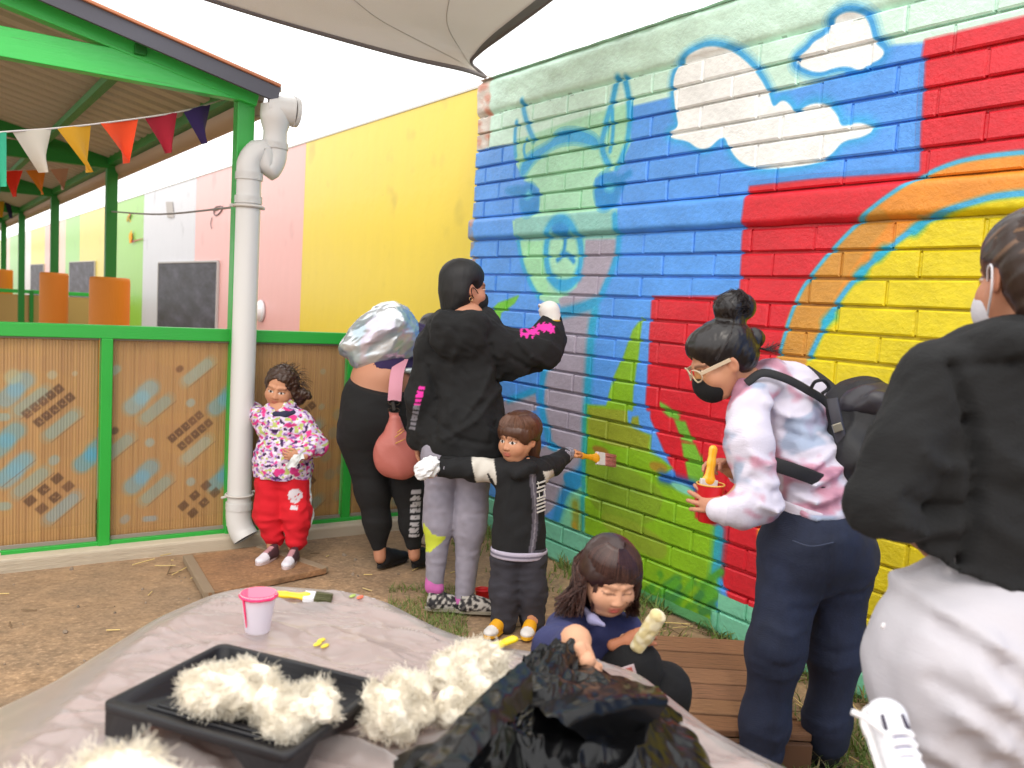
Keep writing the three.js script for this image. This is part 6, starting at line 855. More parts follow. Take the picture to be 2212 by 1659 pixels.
// ---- girl in navy crouching behind the table
{ const D = 2.02, j = (u, v, dz = 0) => at(u, v, D + dz), px = D / FOCAL, P = figure('girl with long brown hair in a navy sweater crouching behind the table', j(1310, 1560, 0.1));
  const sk = SK.c, H = headFrame(j(1318, 1250, 0), dirOf(0.24, -0.3, -0.92), dirOf(0.14, 0.94, -0.3), 158 * px);
  const body = new Blob(0.03).cap(j(1285, 1360, 0.1), j(1295, 1520, 0.14), 60 * px, 70 * px, { n: FH, s: 0.8 }).chain([j(1222, 1362, 0.03), j(1206, 1405, -0.1), j(1243, 1384, -0.2), j(1268, 1428, -0.34)], [32 * px, 26 * px, 23 * px, 15 * px]).chain([j(1350, 1370, 0.08), j(1385, 1420, 0.06), j(1352, 1388, -0.02)], [30 * px, 26 * px, 18 * px]);
  body.legs([j(1280, 1540, 0.12), j(1368, 1445, -0.02), j(1362, 1610, 0.06)], [34 * px, 24 * px, 18 * px], [j(1330, 1540, 0.15), j(1432, 1490, 0.02), j(1458, 1600, 0.1)], [34 * px, 24 * px, 18 * px]); body.p.forEach((q) => (q.c = sk));
  part('body', [body.mesh(0.01), headGeo(H, sk, { child: 1, shut: 1, open: 1, neck: j(1285, 1350, 0.1), lip: lin('#a83c3c'), cell: 0.0032 }),
    handGeo(j(1266, 1426, -0.335), dirOf(0.45, -0.8, -0.25), dirOf(0.3, 0.5, -0.8), 0.088, { c: sk, curl: [0.35, 0.7, 0.8, 0.85], side: -1, thumb: 0.6 }), handGeo(j(1348, 1386, -0.03), dirOf(0.85, 0.45, -0.25), dirOf(-0.3, 0.5, -0.8), 0.095, { c: lin('#b87858'), curl: [0.6, 0.7, 0.75, 0.8], side: 1, thumb: 0.7 })], bodyM, P);
  const sw = new Blob(0.04).cap(j(1284, 1375, 0.08), j(1300, 1500, 0.12), 74 * px, 84 * px, { n: FH, s: 0.75 }).cap(j(1228, 1362, 0.06), j(1345, 1368, 0.08), 42 * px, 40 * px).chain([j(1222, 1366, 0.03), j(1204, 1402, -0.09), j(1232, 1388, -0.19)], [46 * px, 44 * px, 36 * px], { k: 0.03 }).chain([j(1352, 1374, 0.08), j(1388, 1420, 0.07), j(1358, 1394, -0.01)], [40 * px, 32 * px, 22 * px], { k: 0.02 });
  sw.cut(j(1244, 1386, -0.13), dirOf(0.55, 0.1, -0.8)); sw.cuts = []; sw.disp = folds(0.008, 14, dirOf(1, 0.5, 0), 0.45, 5);
  part('sweater', sw.mesh(0.0065, false), cloth('#30345e'), P);
  const cl = new Blob(0.02).chain([j(1262, 1316, 0.02), j(1280, 1338, -0.03), j(1304, 1350, -0.05)], [7 * px, 8 * px, 5 * px]); part('shirt_collar', cl.mesh(0.004, false), cloth('#8f8bab'), P);
  const tr = new Blob(0.05).cap(j(1280, 1530, 0.12), j(1335, 1535, 0.16), 70 * px, 68 * px).legs([j(1285, 1530, 0.1), j(1368, 1445, -0.02), j(1362, 1610, 0.06)], [66 * px, 52 * px, 34 * px], [j(1335, 1540, 0.16), j(1432, 1490, 0.02), j(1458, 1600, 0.1)], [64 * px, 50 * px, 32 * px]); tr.disp = folds(0.004, 16, RH, 0.4, 2); part('trousers', tr.mesh(0.008, false), cloth('#0b0b0d'), P);
  for (const [u, v, dz] of [[1362, 1640, 0.1], [1462, 1622, 0.14]]) shoe(P, 'shoe', j(u, v, dz).setY(0.004), dirOf(0.3, 0, -1), 0.16, { c: lin('#1a1a1e'), sole: '#2a2a2c' });
  const lb = j(1357, 1447, -0.19); part('patch', bar(j(1346, 1452, -0.165), j(1372, 1444, -0.165), 0.004, 0.02, UP, 0), mat('#b9a6a8', 0.7), P, 'small pale label on the front of the sweater'); part('patch_mark', bar(j(1353, 1450, -0.168), j(1366, 1446, -0.168), 0.003, 0.011, UP, 0), mat('#a8584e', 0.7), P);
  part('hair', hairGeo(H, [[0, 0.2, -0.1, 0.395, 0.375, 0.46], [0, 0.14, 0.1, 0.36, 0.2, 0.24], [0, -0.2, -0.3, 0.34, 0.5, 0.24], [-0.33, 0.02, -0.06, 0.09, 0.36, 0.24], [0.33, -0.05, 0.0, 0.08, 0.42, 0.24], [-0.36, -0.3, -0.2, 0.09, 0.3, 0.18], [-0.45, -0.55, -0.16, 0.07, 0.2, 0.1], [0.4, -0.3, -0.05, 0.08, 0.26, 0.14], [0.01, -0.24, 0.46, 0.305, 0.44, 0.44, 1], [-0.38, -0.22, 0.12, 0.12, 0.24, 0.14, 1]], { amp: 0.008, freq: 30, k: 0.07, flow: [0.1, 1, 0.2], cell: 0.004 }), hairM('#311c18', { roughness: 0.36 }), P);
  const hs = []; for (let i = 0; i < 1500; i++) { const L = i % 3 !== 2, r0 = rnd(); let q, m1, m2, e;
    if (L) { const a = rr(-0.2, 1.0); q = H.P(-0.1 - 0.26 * r0, 0.48 - 0.3 * r0, -0.3 + 0.3 * a); m1 = H.P(-0.4 - 0.02 * r0, 0.0, -0.34 + 0.42 * a); m2 = j(1236 + 34 * rnd(), 1262 + rr(-12, 16), 0.02 + rr(-0.06, 0.05)); e = j(rr(1196, 1262), rr(1290, 1335), rr(-0.05, 0.06)); }
    else { q = H.P(0.14 + 0.2 * r0, 0.5 - 0.2 * r0, rr(-0.2, 0.15)); m1 = H.P(0.4, 0.1, rr(-0.25, 0.14)); m2 = H.P(0.42 + rr(-0.05, 0.03), -0.3, rr(-0.2, 0.14)); e = j(rr(1350, 1384), rr(1300, 1335), rr(-0.06, 0.08)); }
    hs.push([[q, m1, m2, e], 0.0012, 0.0006]); }
  for (let i = 0; i < 70; i++) { const t = rnd(); hs.push([[H.P(-0.05 - 0.2 * t, 0.5, 0.1), H.P(-0.26 - 0.03 * t, 0.16, 0.22 - 0.06 * t), H.P(-0.27 - 0.03 * t, -0.12, 0.26 - 0.06 * t), H.P(-0.24 - 0.03 * t, -0.38, 0.24)], 0.0014, 0.0007]); }
  for (let i = 0; i < 900; i++) { const a = rr(-1.45, 1.45), x = 0.4 * Math.sin(a), z = -0.1 + 0.46 * Math.cos(a); hs.push([[H.P(x * 0.3 - 0.04, 0.575, z * 0.4), H.P(x * 0.85 - 0.02, 0.43, z * 0.86), H.P(x * 1.02, 0.2 + rr(-0.03, 0.05), z * 0.99 + 0.01)], 0.0011, 0.0007]); }
  part('hair_strands', strandsGeo(hs.filter((q, i) => i % 3), 7, 3), hairM('#35201b', { roughness: 0.35 }), P).userData.kind = 'stuff'; part('light_strands', strandsGeo(hs.filter((q, i) => i % 3 === 0), 7, 3), hairM('#5a3a30', { roughness: 0.35 }), P).userData.kind = 'stuff';
  { const a = j(1378, 1396, -0.06), b = j(1418, 1330, -0.1), o = thing('foam_block', 'rough cream coloured foam stick in the hand of the crouching girl', 'foam', a), bb = new Blob(0.012).cap(a, b, 16 * px, 15 * px, { n: dirOf(0.4, 0.1, 1), s: 0.8 }).cap(j(1400, 1378, -0.06), j(1428, 1336, -0.1), 12 * px, 9 * px); bb.disp = (x, y, z) => 0.002 * noise(x * 70, y * 70, z * 70) + 0.001 * noise(x * 180, y * 180, z * 180); part('foam', bb.mesh(0.003, (p) => mix3(lin('#d8c690'), lin('#e8dcb8'), smooth(-0.2, 0.3, noise(p.x * 60, p.y * 60, p.z * 60)))), dyedM({ roughness: 0.95 }), o); }
}
// ---- woman in the tie-dyed sweatshirt bending with a cup
{ const D = 2.45, j = (u, v, dz = 0) => at(u, v, D + dz), px = D / FOCAL, G0 = (u, v, dz) => j(u, v, dz).setY(0.004), P = figure('woman with glasses in pink and white tie-dyed sweatshirt bending over a red cup', j(1720, 1700));
  const sk = SK.a, H = headFrame(j(1556, 782, 0.06), dirOf(-0.86, -0.5, -0.12), dirOf(-0.5, 0.86, -0.08), 162 * px);
  const ankL = G0(1640, 1690, 0).add(V(0, 0.09, 0)), ankR = G0(1780, 1690, 0.1).add(V(0, 0.09, 0));
  const body = new Blob(0.05).cap(j(1755, 1090), j(1660, 870, 0.12), 52 * px, 46 * px).cap(j(1660, 870, 0.12), j(1628, 832, 0.1), 40 * px, 38 * px).legs([j(1725, 1160, 0.02), j(1676, 1400, -0.02), j(1652, 1560, 0), ankL], [50 * px, 40 * px, 34 * px, 28 * px], [j(1800, 1160, 0.05), j(1806, 1400, 0.07), j(1786, 1560, 0.08), ankR], [50 * px, 40 * px, 34 * px, 28 * px]).chain([j(1618, 880, 0), j(1630, 1070, -0.1), j(1560, 1102, -0.1)], [34 * px, 28 * px, 23 * px]).chain([j(1640, 870, 0.26), j(1650, 1035, 0.27), j(1580, 1010, 0.1)], [34 * px, 26 * px, 22 * px]);
  body.p.forEach((q) => (q.c = sk));
  part('body', [body.mesh(0.012), headGeo(H, sk, { neck: j(1634, 832, 0.11), gaze: 0.01, cell: 0.0036 }), handGeo(j(1560, 1100, -0.1), dirOf(-0.85, 0.22, 0.35), dirOf(0.05, 0.1, -1), 0.125, { c: lin('#bd8468'), curl: [0.42, 0.42, 0.42, 0.45], side: 1, thumb: 0.8, spread: 0.2 }), handGeo(j(1583, 1008, 0.09), dirOf(-0.8, 0.3, -0.3), dirOf(0.3, 0.8, 0.4), 0.12, { c: lin('#bd8468'), curl: [0.6, 0.9, 1, 1], side: 1 })], bodyM, P);
  // hair drawn back into a knot
  part('hair', hairGeo(H, [[0, 0.2, -0.1, 0.385, 0.37, 0.455], [0, 0.02, -0.26, 0.35, 0.32, 0.3], [0, 0.3, 0.1, 0.29, 0.24, 0.27], [0, 0.46, -0.38, 0.2, 0.2, 0.2], [0.02, 0.62, -0.42, 0.23, 0.2, 0.22], [0, 0.54, -0.6, 0.19, 0.19, 0.18], [0, 0.08, -0.56, 0.17, 0.15, 0.15], [0, -0.14, 0.47, 0.29, 0.42, 0.4, 1], [-0.42, -0.1, 0.04, 0.15, 0.2, 0.2, 1], [0.42, -0.1, 0.04, 0.15, 0.2, 0.2, 1]], { amp: 0.009, freq: 24, flow: [0, 0.7, -0.7], k: 0.05, cell: 0.004 }), hairM('#17110f', { roughness: 0.33 }), P);
  const hs = []; for (let i = 0; i < 520; i++) { const e = rr(-1, 1), t = rr(0, 1), x = e * 0.37, q = H.P(x * 0.9, 0.16 + 0.26 * (1 - Math.abs(e)) - 0.05 * t, 0.3 - 0.16 * Math.abs(e)), m1 = H.P(x * 1.05, 0.3 + 0.24 * (1 - Math.abs(e)), -0.1), e2 = H.P(x * 0.4, 0.48 + rr(-0.1, 0.06), -0.42); hs.push([[q, m1, e2], 0.001, 0.0008]); }
  for (let i = 0; i < 320; i++) { const a = rr(0, 6.28), rad = rr(0.12, 0.24), w = rr(0.8, 2), P4 = []; for (let k = 0; k < 5; k++) P4.push(H.P(0.02 + rr(-0.01, 0.01) + rad * Math.cos(a + k * w * 0.3), 0.58 + 0.09 * k / 5 + rad * 0.85 * Math.sin(a + k * w * 0.3), -0.46 + (rnd() > 0.5 ? 1 : -1) * Math.sqrt(Math.max(0.0, 0.06 - rad * rad * 0.9)))); hs.push([P4, 0.0011, 0.0007]); }
  for (let i = 0; i < 60; i++) hs.push([[H.P(rr(-0.2, 0.2), 0.0, -0.5), H.P(rr(-0.2, 0.2), -0.12, -0.62), H.P(rr(-0.25, 0.25), -0.2 + rr(-0.1, 0.1), -0.72 - rr(0, 0.2))], 0.0009, 0.0005]);
  part('hair_strands', strandsGeo(hs, 6, 3), hairM('#241a17', { roughness: 0.35 }), P).userData.kind = 'stuff';
  for (let i = 0; i < 4; i++) part('hair_clip', taper([H.P(-0.2 - 0.02 * i, 0.47 - 0.03 * i, -0.53 - 0.012 * i), H.P(-0.23 - 0.02 * i, 0.43 - 0.045 * i, -0.4 - 0.02 * i)], [0.0028, 0.002], 3, 6), mat('#b9bcc4', 0.25, { metalness: 0.8 }), P);
  const mk = new Blob(0.02); mk.ell(H.P(0, -0.24, 0.24), [0.25 * H.s, 0.24 * H.s, 0.24 * H.s], H.B); mk.ell(H.P(0, -0.16, 0.37), [0.11 * H.s, 0.15 * H.s, 0.11 * H.s], H.B); mk.cut(H.P(0, -0.05, 0.4), H.y.clone().addScaledVector(H.z, -0.3).normalize()); mk.cut(H.P(0, 0, 0.05), H.z.clone().negate()); part('mask', mk.mesh(0.004, false), cloth('#0c0c0d'), P); part('mask_loop', tube([H.P(-0.24, -0.14, 0.18), H.P(-0.34, 0.0, 0.08), H.P(-0.375, 0.06, -0.05)], 0.0016, 10, 5), mat('#0b0b0c', 0.8), P);
  // glasses with pale beige temples
  const gm = mat('#c9b396', 0.35), ring = (e) => { const R2 = []; for (let i = 0; i < 20; i++) { const a = i / 20 * 6.2832; R2.push(H.P(e * 0.15 + 0.115 * Math.cos(a), 0.02 + 0.09 * Math.sin(a), 0.44 - 0.05 * Math.abs(Math.cos(a)) * (Math.cos(a) * e > 0 ? 1 : 0))); } return R2; };
  for (const e of [-1, 1]) { part('glasses_rim', tube(ring(e), 0.0022, 40, 6, true), gm, P); part('glasses_lens', sheet(1, 20, (s, t) => H.P(e * 0.15, 0.02, 0.435).lerp(ring(e)[Math.round(t * 20) % 20], s)), mat('#fffde0', 0.05, { transmission: 1, thickness: 0 }), P); part('glasses_temple', bar(H.P(e * 0.27, 0.05, 0.4), H.P(e * 0.375, 0.06, -0.02), 0.003, 0.011, H.y, 0.001), gm, P); }
  part('glasses_bridge', tube([H.P(-0.045, 0.03, 0.44), H.P(0, 0.045, 0.455), H.P(0.045, 0.03, 0.44)], 0.0022, 8, 6), gm, P);
  const hd = new Blob(0.06), hn = dirOf(-0.7, 0.1, 0.6);
  hd.inset = 0.01; const wc = [j(1755, 1108), dirOf(-0.2, -1, 0)]; hd.chain([j(1755, 1095), j(1735, 1000, 0.05), j(1690, 890, 0.12), j(1652, 850, 0.13)], [74 * px, 80 * px, 84 * px, 58 * px], { cut: wc }).cap(j(1668, 838, 0.13), j(1790, 880, 0.2), 52 * px, 58 * px).cap(j(1660, 812, 0.12), j(1720, 820, 0.16), 34 * px, 38 * px);
  hd.chain([j(1618, 878, 0.0), j(1618, 965, -0.06), j(1640, 1078, -0.11)], [54 * px, 55 * px, 50 * px], { k: 0.035 }).chain([j(1640, 1082, -0.11), j(1600, 1104, -0.12), j(1562, 1103, -0.11)], [50 * px, 44 * px, 30 * px], { k: 0.03 }).chain([j(1640, 870, 0.26), j(1652, 1035, 0.27), j(1596, 1010, 0.13)], [54 * px, 50 * px, 36 * px], { k: 0.03 });
  hd.chain([j(1600, 832, 0.04), j(1628, 846, 0.0), j(1660, 838, 0.03), j(1672, 808, 0.1), j(1650, 800, 0.18)], [20 * px, 22 * px, 26 * px, 28 * px, 22 * px], { k: 0.04 });
  hd.cap(j(1752, 1080), j(1755, 1125), 78 * px, 80 * px, { cut: wc }); const f1 = folds(0.012, 13, dirOf(1, 0.25, 0.3), 0.45, 2); const wcz = []; for (let i = 0; i < 7; i++) wcz.push([[j(1684 + i * 4, 985 + i * 18), j(1735, 1000 + i * 17), j(1800 + i * 3, 960 + i * 22)], i % 2 ? -0.008 : 0.008, 0.0085]); const fc = creases([...wcz, [[j(1665, 880), j(1668, 980), j(1680, 1080)], -0.016, 0.012], [[j(1590, 960), j(1630, 985), j(1668, 980)], 0.008, 0.01], [[j(1596, 1010), j(1636, 1040), j(1672, 1035)], -0.009, 0.01], [[j(1604, 1060), j(1640, 1075), j(1676, 1066)], 0.009, 0.01], [[j(1640, 860), j(1700, 900), j(1760, 905)], 0.008, 0.012], [[j(1690, 930), j(1750, 950), j(1800, 930)], -0.008, 0.01]]); hd.disp = (x, y, z) => fc(x, y, z) + 0.6 * f1(x, y, z);
  const ty = (p) => { const w = 0.25 * noise(p.x * 9, p.y * 9, p.z * 9), a = fbm(p.x * 6.5 + w + 2, p.y * 9.5 - w, p.z * 6.5), b = fbm(p.x * 7 + 8, p.y * 10, p.z * 7 + w), fine = noise(p.x * 40, p.y * 28, p.z * 40) * 0.1; let c = lin('#cdc7d4'); c = mix3(c, lin('#bd7c90'), 0.85 * smooth(-0.02, 0.16, a + fine)); c = mix3(c, lin('#8499b2'), 0.75 * smooth(0.08, 0.26, b + fine)); return mix3(c, lin('#85586f'), 0.6 * smooth(0.17, 0.32, a + fine)); };
  part('sweatshirt', hd.mesh(0.0068, ty), dyedM({ bumpScale: 0.0016 }), P);
  const rb = new Blob(0.02).cap(j(1753, 1100), j(1754, 1108), 83 * px, 82 * px); rb.cut(j(1755, 1092), dirOf(0.2, 1, 0)).cut(j(1755, 1122), dirOf(-0.2, -1, 0)); part('hem_rib', rb.mesh(0.006, false), cloth('#cfc8d4'), P);
  const cf = new Blob(0.01).cap(j(1564, 1103, -0.11), j(1552, 1102, -0.108), 32 * px, 26 * px); part('cuff', cf.mesh(0.0045, false), cloth('#d4cdd8'), P);
  const jn = new Blob(0.06).ell(j(1757, 1180, 0.02), [98 * px, 104 * px, 0.14], [dirOf(1, 0.1, 0), dirOf(-0.1, 1, 0), FH]).cap(j(1752, 1110), j(1760, 1150), 76 * px, 90 * px).ell(j(1816, 1200, 0.06), [62 * px, 80 * px, 0.12], [RH, UP, FH]);
  jn.legs([j(1718, 1190, 0), j(1676, 1400, -0.02), j(1652, 1560, 0), ankL], [75 * px, 54 * px, 44 * px, 44 * px], [j(1812, 1200, 0.06), j(1806, 1400, 0.07), j(1786, 1560, 0.08), ankR], [74 * px, 54 * px, 43 * px, 42 * px]); jn.cut(j(1752, 1092), dirOf(0.1, 1, 0)); const jf = folds(0.006, 13, RH, 0.3, 4); const jc = creases([[[j(1690, 1292), j(1740, 1300), j(1800, 1278)], -0.012, 0.012], [[j(1800, 1270), j(1850, 1275), j(1890, 1250)], -0.012, 0.011], [[j(1640, 1330), j(1690, 1345), j(1730, 1330)], 0.008, 0.01], [[j(1620, 1400), j(1670, 1412), j(1725, 1395)], -0.009, 0.009], [[j(1618, 1432), j(1670, 1440), j(1720, 1425)], 0.008, 0.009], [[j(1750, 1400), j(1800, 1410), j(1860, 1395)], -0.009, 0.009], [[j(1750, 1440), j(1800, 1446), j(1850, 1430)], 0.008, 0.009], [[j(1610, 1560), j(1660, 1575), j(1700, 1560)], 0.008, 0.01], [[j(1612, 1600), j(1660, 1612), j(1700, 1596)], -0.008, 0.01], [[j(1745, 1570), j(1790, 1580), j(1835, 1565)], 0.008, 0.01], [[j(1754, 1130), j(1758, 1200), j(1762, 1290)], -0.010, 0.006]]); jn.disp = (x, y, z) => 0.45 * jc(x, y, z) + 0.5 * jf(x, y, z);
  part('jeans', jn.mesh(0.0085, (p) => { const n = 0.5 + 0.6 * fbm(p.x * 12, p.y * 5, p.z * 12) + 0.15 * noise(p.x * 160, p.y * 60, p.z * 160); return mix3(lin('#121727'), lin('#242e4a'), clamp(n)); }), dyedM({ roughness: 0.8 }), P);
  part('pocket_seam', tube([j(1712, 1168, -0.15), j(1750, 1180, -0.155), j(1800, 1172, -0.14)], 0.002, 12, 5), mat('#3b4256', 0.8), P);
  shoe(P, 'shoe', ankL.clone().setY(0.004).addScaledVector(RH, 0.04), dirOf(-0.95, 0, 0.1), 0.25, { c: lin('#131418'), sole: '#1c1c20' }); shoe(P, 'shoe', ankR.clone().setY(0.004).addScaledVector(RH, 0.04), dirOf(-0.9, 0, 0.3), 0.25, { c: lin('#131418'), sole: '#1c1c20' });
  // backpack
  const b0 = j(1850, 950, 0.12), bp = thing('black_backpack', 'black backpack with buckled straps on the back of the bending woman in tie-dye', 'backpack', b0), bb = new Blob(0.05), ax = [dirOf(0.9, 0.35, 0.1), dirOf(-0.35, 0.9, 0.1), FH], bm = mat('#131214', 0.6, { bumpMap: cloth5, bumpScale: 0.001 });
  bb.ell(j(1846, 936, 0.1), [82 * px, 112 * px, 0.13], ax).ell(j(1826, 1004, 0.04), [48 * px, 84 * px, 0.11], ax).ell(j(1862, 866, 0.12), [64 * px, 46 * px, 0.11], ax); bb.disp = folds(0.01, 10, dirOf(0.4, 1, 0), 0.6, 2); part('pack', bb.mesh(0.007, false), bm, bp);
  const fl = new Blob(0.03).ell(j(1866, 870, 0.05), [64 * px, 40 * px, 0.1], ax); fl.disp = folds(0.008, 16, dirOf(1, 0.4, 0), 0.5, 3); part('flap', fl.mesh(0.006, false), mat('#2a272c', 0.42), bp);
  const strap = (pts, w, nrm, th = 0.006) => { const c = new THREE.CatmullRomCurve3(pts), g = []; const N = 28; const S = []; for (let i = 0; i <= N; i++) { const p = c.getPoint(i / N), t = c.getTangent(i / N), s = t.clone().cross(nrm).normalize(); S.push([p, s]); } return sheet(8, N, (s, t) => { const [p, d] = S[Math.round(t * N)], a = s * 6.2832; return p.clone().addScaledVector(d, Math.cos(a) * w / 2).addScaledVector(nrm, Math.sin(a) * th); }); };
  const nn = dirOf(-0.4, 0.45, -0.8);
  part('shoulder_strap', strap([j(1612, 828, -0.02), j(1645, 806, -0.02), j(1690, 815, -0.02), j(1745, 843, 0.0), j(1792, 876, 0.02), j(1810, 920, 0.0)], 20 * px, nn), bm, bp); part('shoulder_strap', strap([j(1742, 794, 0.2), j(1780, 820, 0.15), j(1810, 850, 0.1), j(1822, 880, 0.06)], 20 * px, dirOf(-0.2, 0.8, -0.5)), bm, bp);
  part('lower_strap', strap([j(1662, 1000, -0.10), j(1676, 1004, -0.11), j(1730, 1022, -0.11), j(1790, 1046, -0.07), j(1845, 1078, -0.02)], 30 * px, dirOf(-0.1, 0.2, -1)), bm, bp);
  part('side_strap', strap([j(1798, 860, -0.03), j(1806, 900, -0.035), j(1816, 945, -0.03), j(1826, 985, -0.02)], 24 * px, dirOf(-0.3, 0.1, -1)), mat('#3a3940', 0.5), bp); part('buckle', bar(j(1806, 915, -0.045), j(1812, 932, -0.045), 0.026, 0.01, FH, 0.002), mat('#9a9484', 0.3, { metalness: 0.8 }), bp); part('buckle', bar(j(1804, 932, -0.046), j(1820, 926, -0.046), 0.006, 0.006, FH, 0.001), mat('#c4bda8', 0.25, { metalness: 0.9 }), bp); part('buckle', bar(j(1873, 951, -0.02), j(1889, 944, -0.02), 0.006, 0.006, FH, 0.001), mat('#c4bda8', 0.25, { metalness: 0.9 }), bp); part('loop', tube([j(1752, 838, -0.01), j(1762, 824, -0.03), j(1782, 822, -0.03), j(1790, 838, -0.02), j(1776, 850, -0.02)], 0.005, 20, 6), bm, bp);
  // the cup and its brush
  const cp = j(1532, 1084, -0.06), cg = thing('red_cup', 'red paper cup held by the woman with glasses', 'cup', cp.clone().add(V(0, -0.05, 0))), rm = mat('#c8101c', 0.45);
  part('cup', new THREE.LatheGeometry([[0, -0.055], [0.026, -0.055], [0.0375, 0.05], [0.036, 0.05], [0.025, -0.05], [0, -0.05]].map((q) => new THREE.Vector2(...q)), 36).translate(cp.x, cp.y, cp.z), rm, cg); part('rim', new THREE.TorusGeometry(0.0375, 0.0022, 8, 36).rotateX(Math.PI / 2).translate(cp.x, cp.y + 0.05, cp.z), mat('#d8a24a', 0.4), cg);
  brush(j(1541, 968, -0.05), j(1525, 1085, -0.06), dirOf(0.2, 0.1, -1), 0.05, 'yellow brush handle standing in the red cup', ['#eda81c', '#c9c6c0', '#a83a3a']);
}
// ---- woman in black cardigan and white trousers, nearest on the right
{ const D = 1.6, j = (u, v, dz = 0) => at(u, v, D + dz), px = D / FOCAL, P = figure('woman in black cardigan and white trousers seen from behind at the right edge', at(2130, 1700, D));
  const sk = SK.b, H = headFrame(j(2226, 606, 0.05), dirOf(-0.2, -0.12, 0.97), dirOf(0.04, 1, 0.04), 280 * px);
  const g = (u, dz = 0) => j(u, 1700, dz).setY(0.1), aL = g(2060, 0.05), aR = g(2330, 0.0);
  const body = new Blob(0.05).cap(j(2200, 800, 0.05), j(2190, 1220), 125 * px, 125 * px, { n: FH, s: 0.6 }).legs([j(2075, 1380, 0), j(2060, 1720, 0.05), aL], [120 * px, 85 * px, 55 * px], [j(2320, 1380, 0), j(2330, 1720, 0), aR], [120 * px, 85 * px, 55 * px]).chain([j(2022, 840), j(1915, 1086, -0.06), j(2030, 1190, 0.15)], [40 * px, 36 * px, 28 * px]).chain([j(2400, 830), j(2470, 1100, -0.02), j(2420, 1260, 0.15)], [60 * px, 50 * px, 36 * px]); body.p.forEach((q) => (q.c = sk));
  part('body', [body.mesh(0.014), headGeo(H, sk, { neck: j(2220, 810, 0.02), cell: 0.0036 }), handGeo(j(2030, 1192, 0.15), dirOf(0.6, -0.3, 0.6), dirOf(0, 0.5, 1), 0.16, { c: sk }), handGeo(j(2420, 1262, 0.15), dirOf(-0.3, -0.8, 0.5), dirOf(0, 0.5, 1), 0.16, { c: sk })], bodyM, P);
  const dk = lin('#2c1c15'), hl = lin('#6d4f38');
  part('hair', hairGeo(H, [[0, 0.2, -0.1, 0.405, 0.385, 0.465], [0, 0.0, -0.24, 0.385, 0.4, 0.32], [0.02, 0.4, -0.52, 0.2, 0.22, 0.2], [0, 0.12, -0.2, 0.415, 0.4, 0.36], [0, -0.26, -0.26, 0.3, 0.22, 0.18], [0, -0.22, -0.28, 0.25, 0.22, 0.18], [0, -0.12, 0.48, 0.3, 0.42, 0.4, 1], [-0.44, -0.07, 0.06, 0.16, 0.19, 0.2, 1], [0.44, -0.07, 0.06, 0.16, 0.19, 0.2, 1]], { amp: 0.012, freq: 16, flow: [0, 0.5, -0.86], k: 0.06, cell: 0.0045, color: (p) => { const [x, y, z] = H.L(p), t = y * 0.5 - z * 0.86, n = noise(x * 9 + 3, (y - 0.5 * t) * 16, (z + 0.86 * t) * 16); return mix3(dk, hl, smooth(0.05, 0.3, n) * smooth(-0.05, 0.25, y)); } }), mat(0xffffff, 0.4, { vertexColors: true, sheen: 0.3 }), P);
  const hs = [], hs2 = []; for (let i = 0; i < 900; i++) { const e = rr(-1, 1), s = 0.4, a = e * 1.5, q = H.P(s * 0.92 * Math.sin(a), 0.12 + 0.36 * Math.cos(a), 0.22 - 0.12 * Math.abs(e)), m1 = H.P(0.41 * Math.sin(a), 0.17 + 0.4 * Math.cos(a), -0.12), m2 = H.P(0.33 * Math.sin(a), 0.2 + 0.33 * Math.cos(a), -0.46), e2 = H.P(0.12 * Math.sin(a), 0.3 + 0.14 * Math.cos(a), -0.58); (noise(e * 9, 3, 1) > 0.16 ? hs2 : hs).push([[q, m1, m2, e2], 0.0013, 0.001]); }
  part('hair_strands', strandsGeo(hs, 8, 3), hairM('#38251c', { roughness: 0.38 }), P).userData.kind = 'stuff'; part('hair_highlights', strandsGeo(hs2, 8, 3), hairM('#7a5b40', { roughness: 0.4 }), P).userData.kind = 'stuff';
  const mk = new Blob(0.02); mk.ell(H.P(0, -0.22, 0.2), [0.29 * H.s, 0.26 * H.s, 0.27 * H.s], H.B); mk.ell(H.P(0, -0.14, 0.38), [0.12 * H.s, 0.15 * H.s, 0.11 * H.s], H.B); mk.cut(H.P(0, -0.02, 0.4), H.y.clone().addScaledVector(H.z, -0.25).normalize()); mk.cut(H.P(0, 0, 0.06), H.z.clone().negate()); part('mask', mk.mesh(0.005, false), cloth('#c9c6cc'), P);
  for (const e of [-1, 1]) part('mask_loop', tube([H.P(e * 0.29, -0.02, 0.12), H.P(e * 0.36, 0.06, 0.04), H.P(e * 0.405, 0.07, -0.05), H.P(e * 0.4, -0.1, -0.06), H.P(e * 0.29, -0.3, 0.1)], 0.0022, 16, 6), mat('#d8d5da', 0.7), P);
  const cd = new Blob(0.07), hn = dirOf(0.1, 0, 1);
  cd.chain([j(2195, 860, 0.02), j(2185, 1050), j(2180, 1240)], [180 * px, 190 * px, 205 * px], { n: hn, s: 0.72 }).cap(j(2080, 900, -0.02), j(2050, 1150, -0.02), 110 * px, 120 * px, { n: hn, s: 0.7 }).cap(j(2030, 825), j(2390, 815), 78 * px, 78 * px).cap(j(2130, 790), j(2290, 785, 0), 62 * px, 62 * px);
  cd.chain([j(2022, 835, -0.01), j(1950, 980, -0.05), j(1908, 1085, -0.07)], [80 * px, 72 * px, 68 * px], { k: 0.03 }).chain([j(1912, 1092, -0.07), j(1960, 1165, -0.02), j(2060, 1190, 0.12)], [72 * px, 62 * px, 46 * px], { k: 0.03 }).chain([j(2395, 835), j(2460, 1000), j(2480, 1150, -0.02), j(2430, 1250, 0.12)], [80 * px, 72 * px, 66 * px, 46 * px], { k: 0.03 });
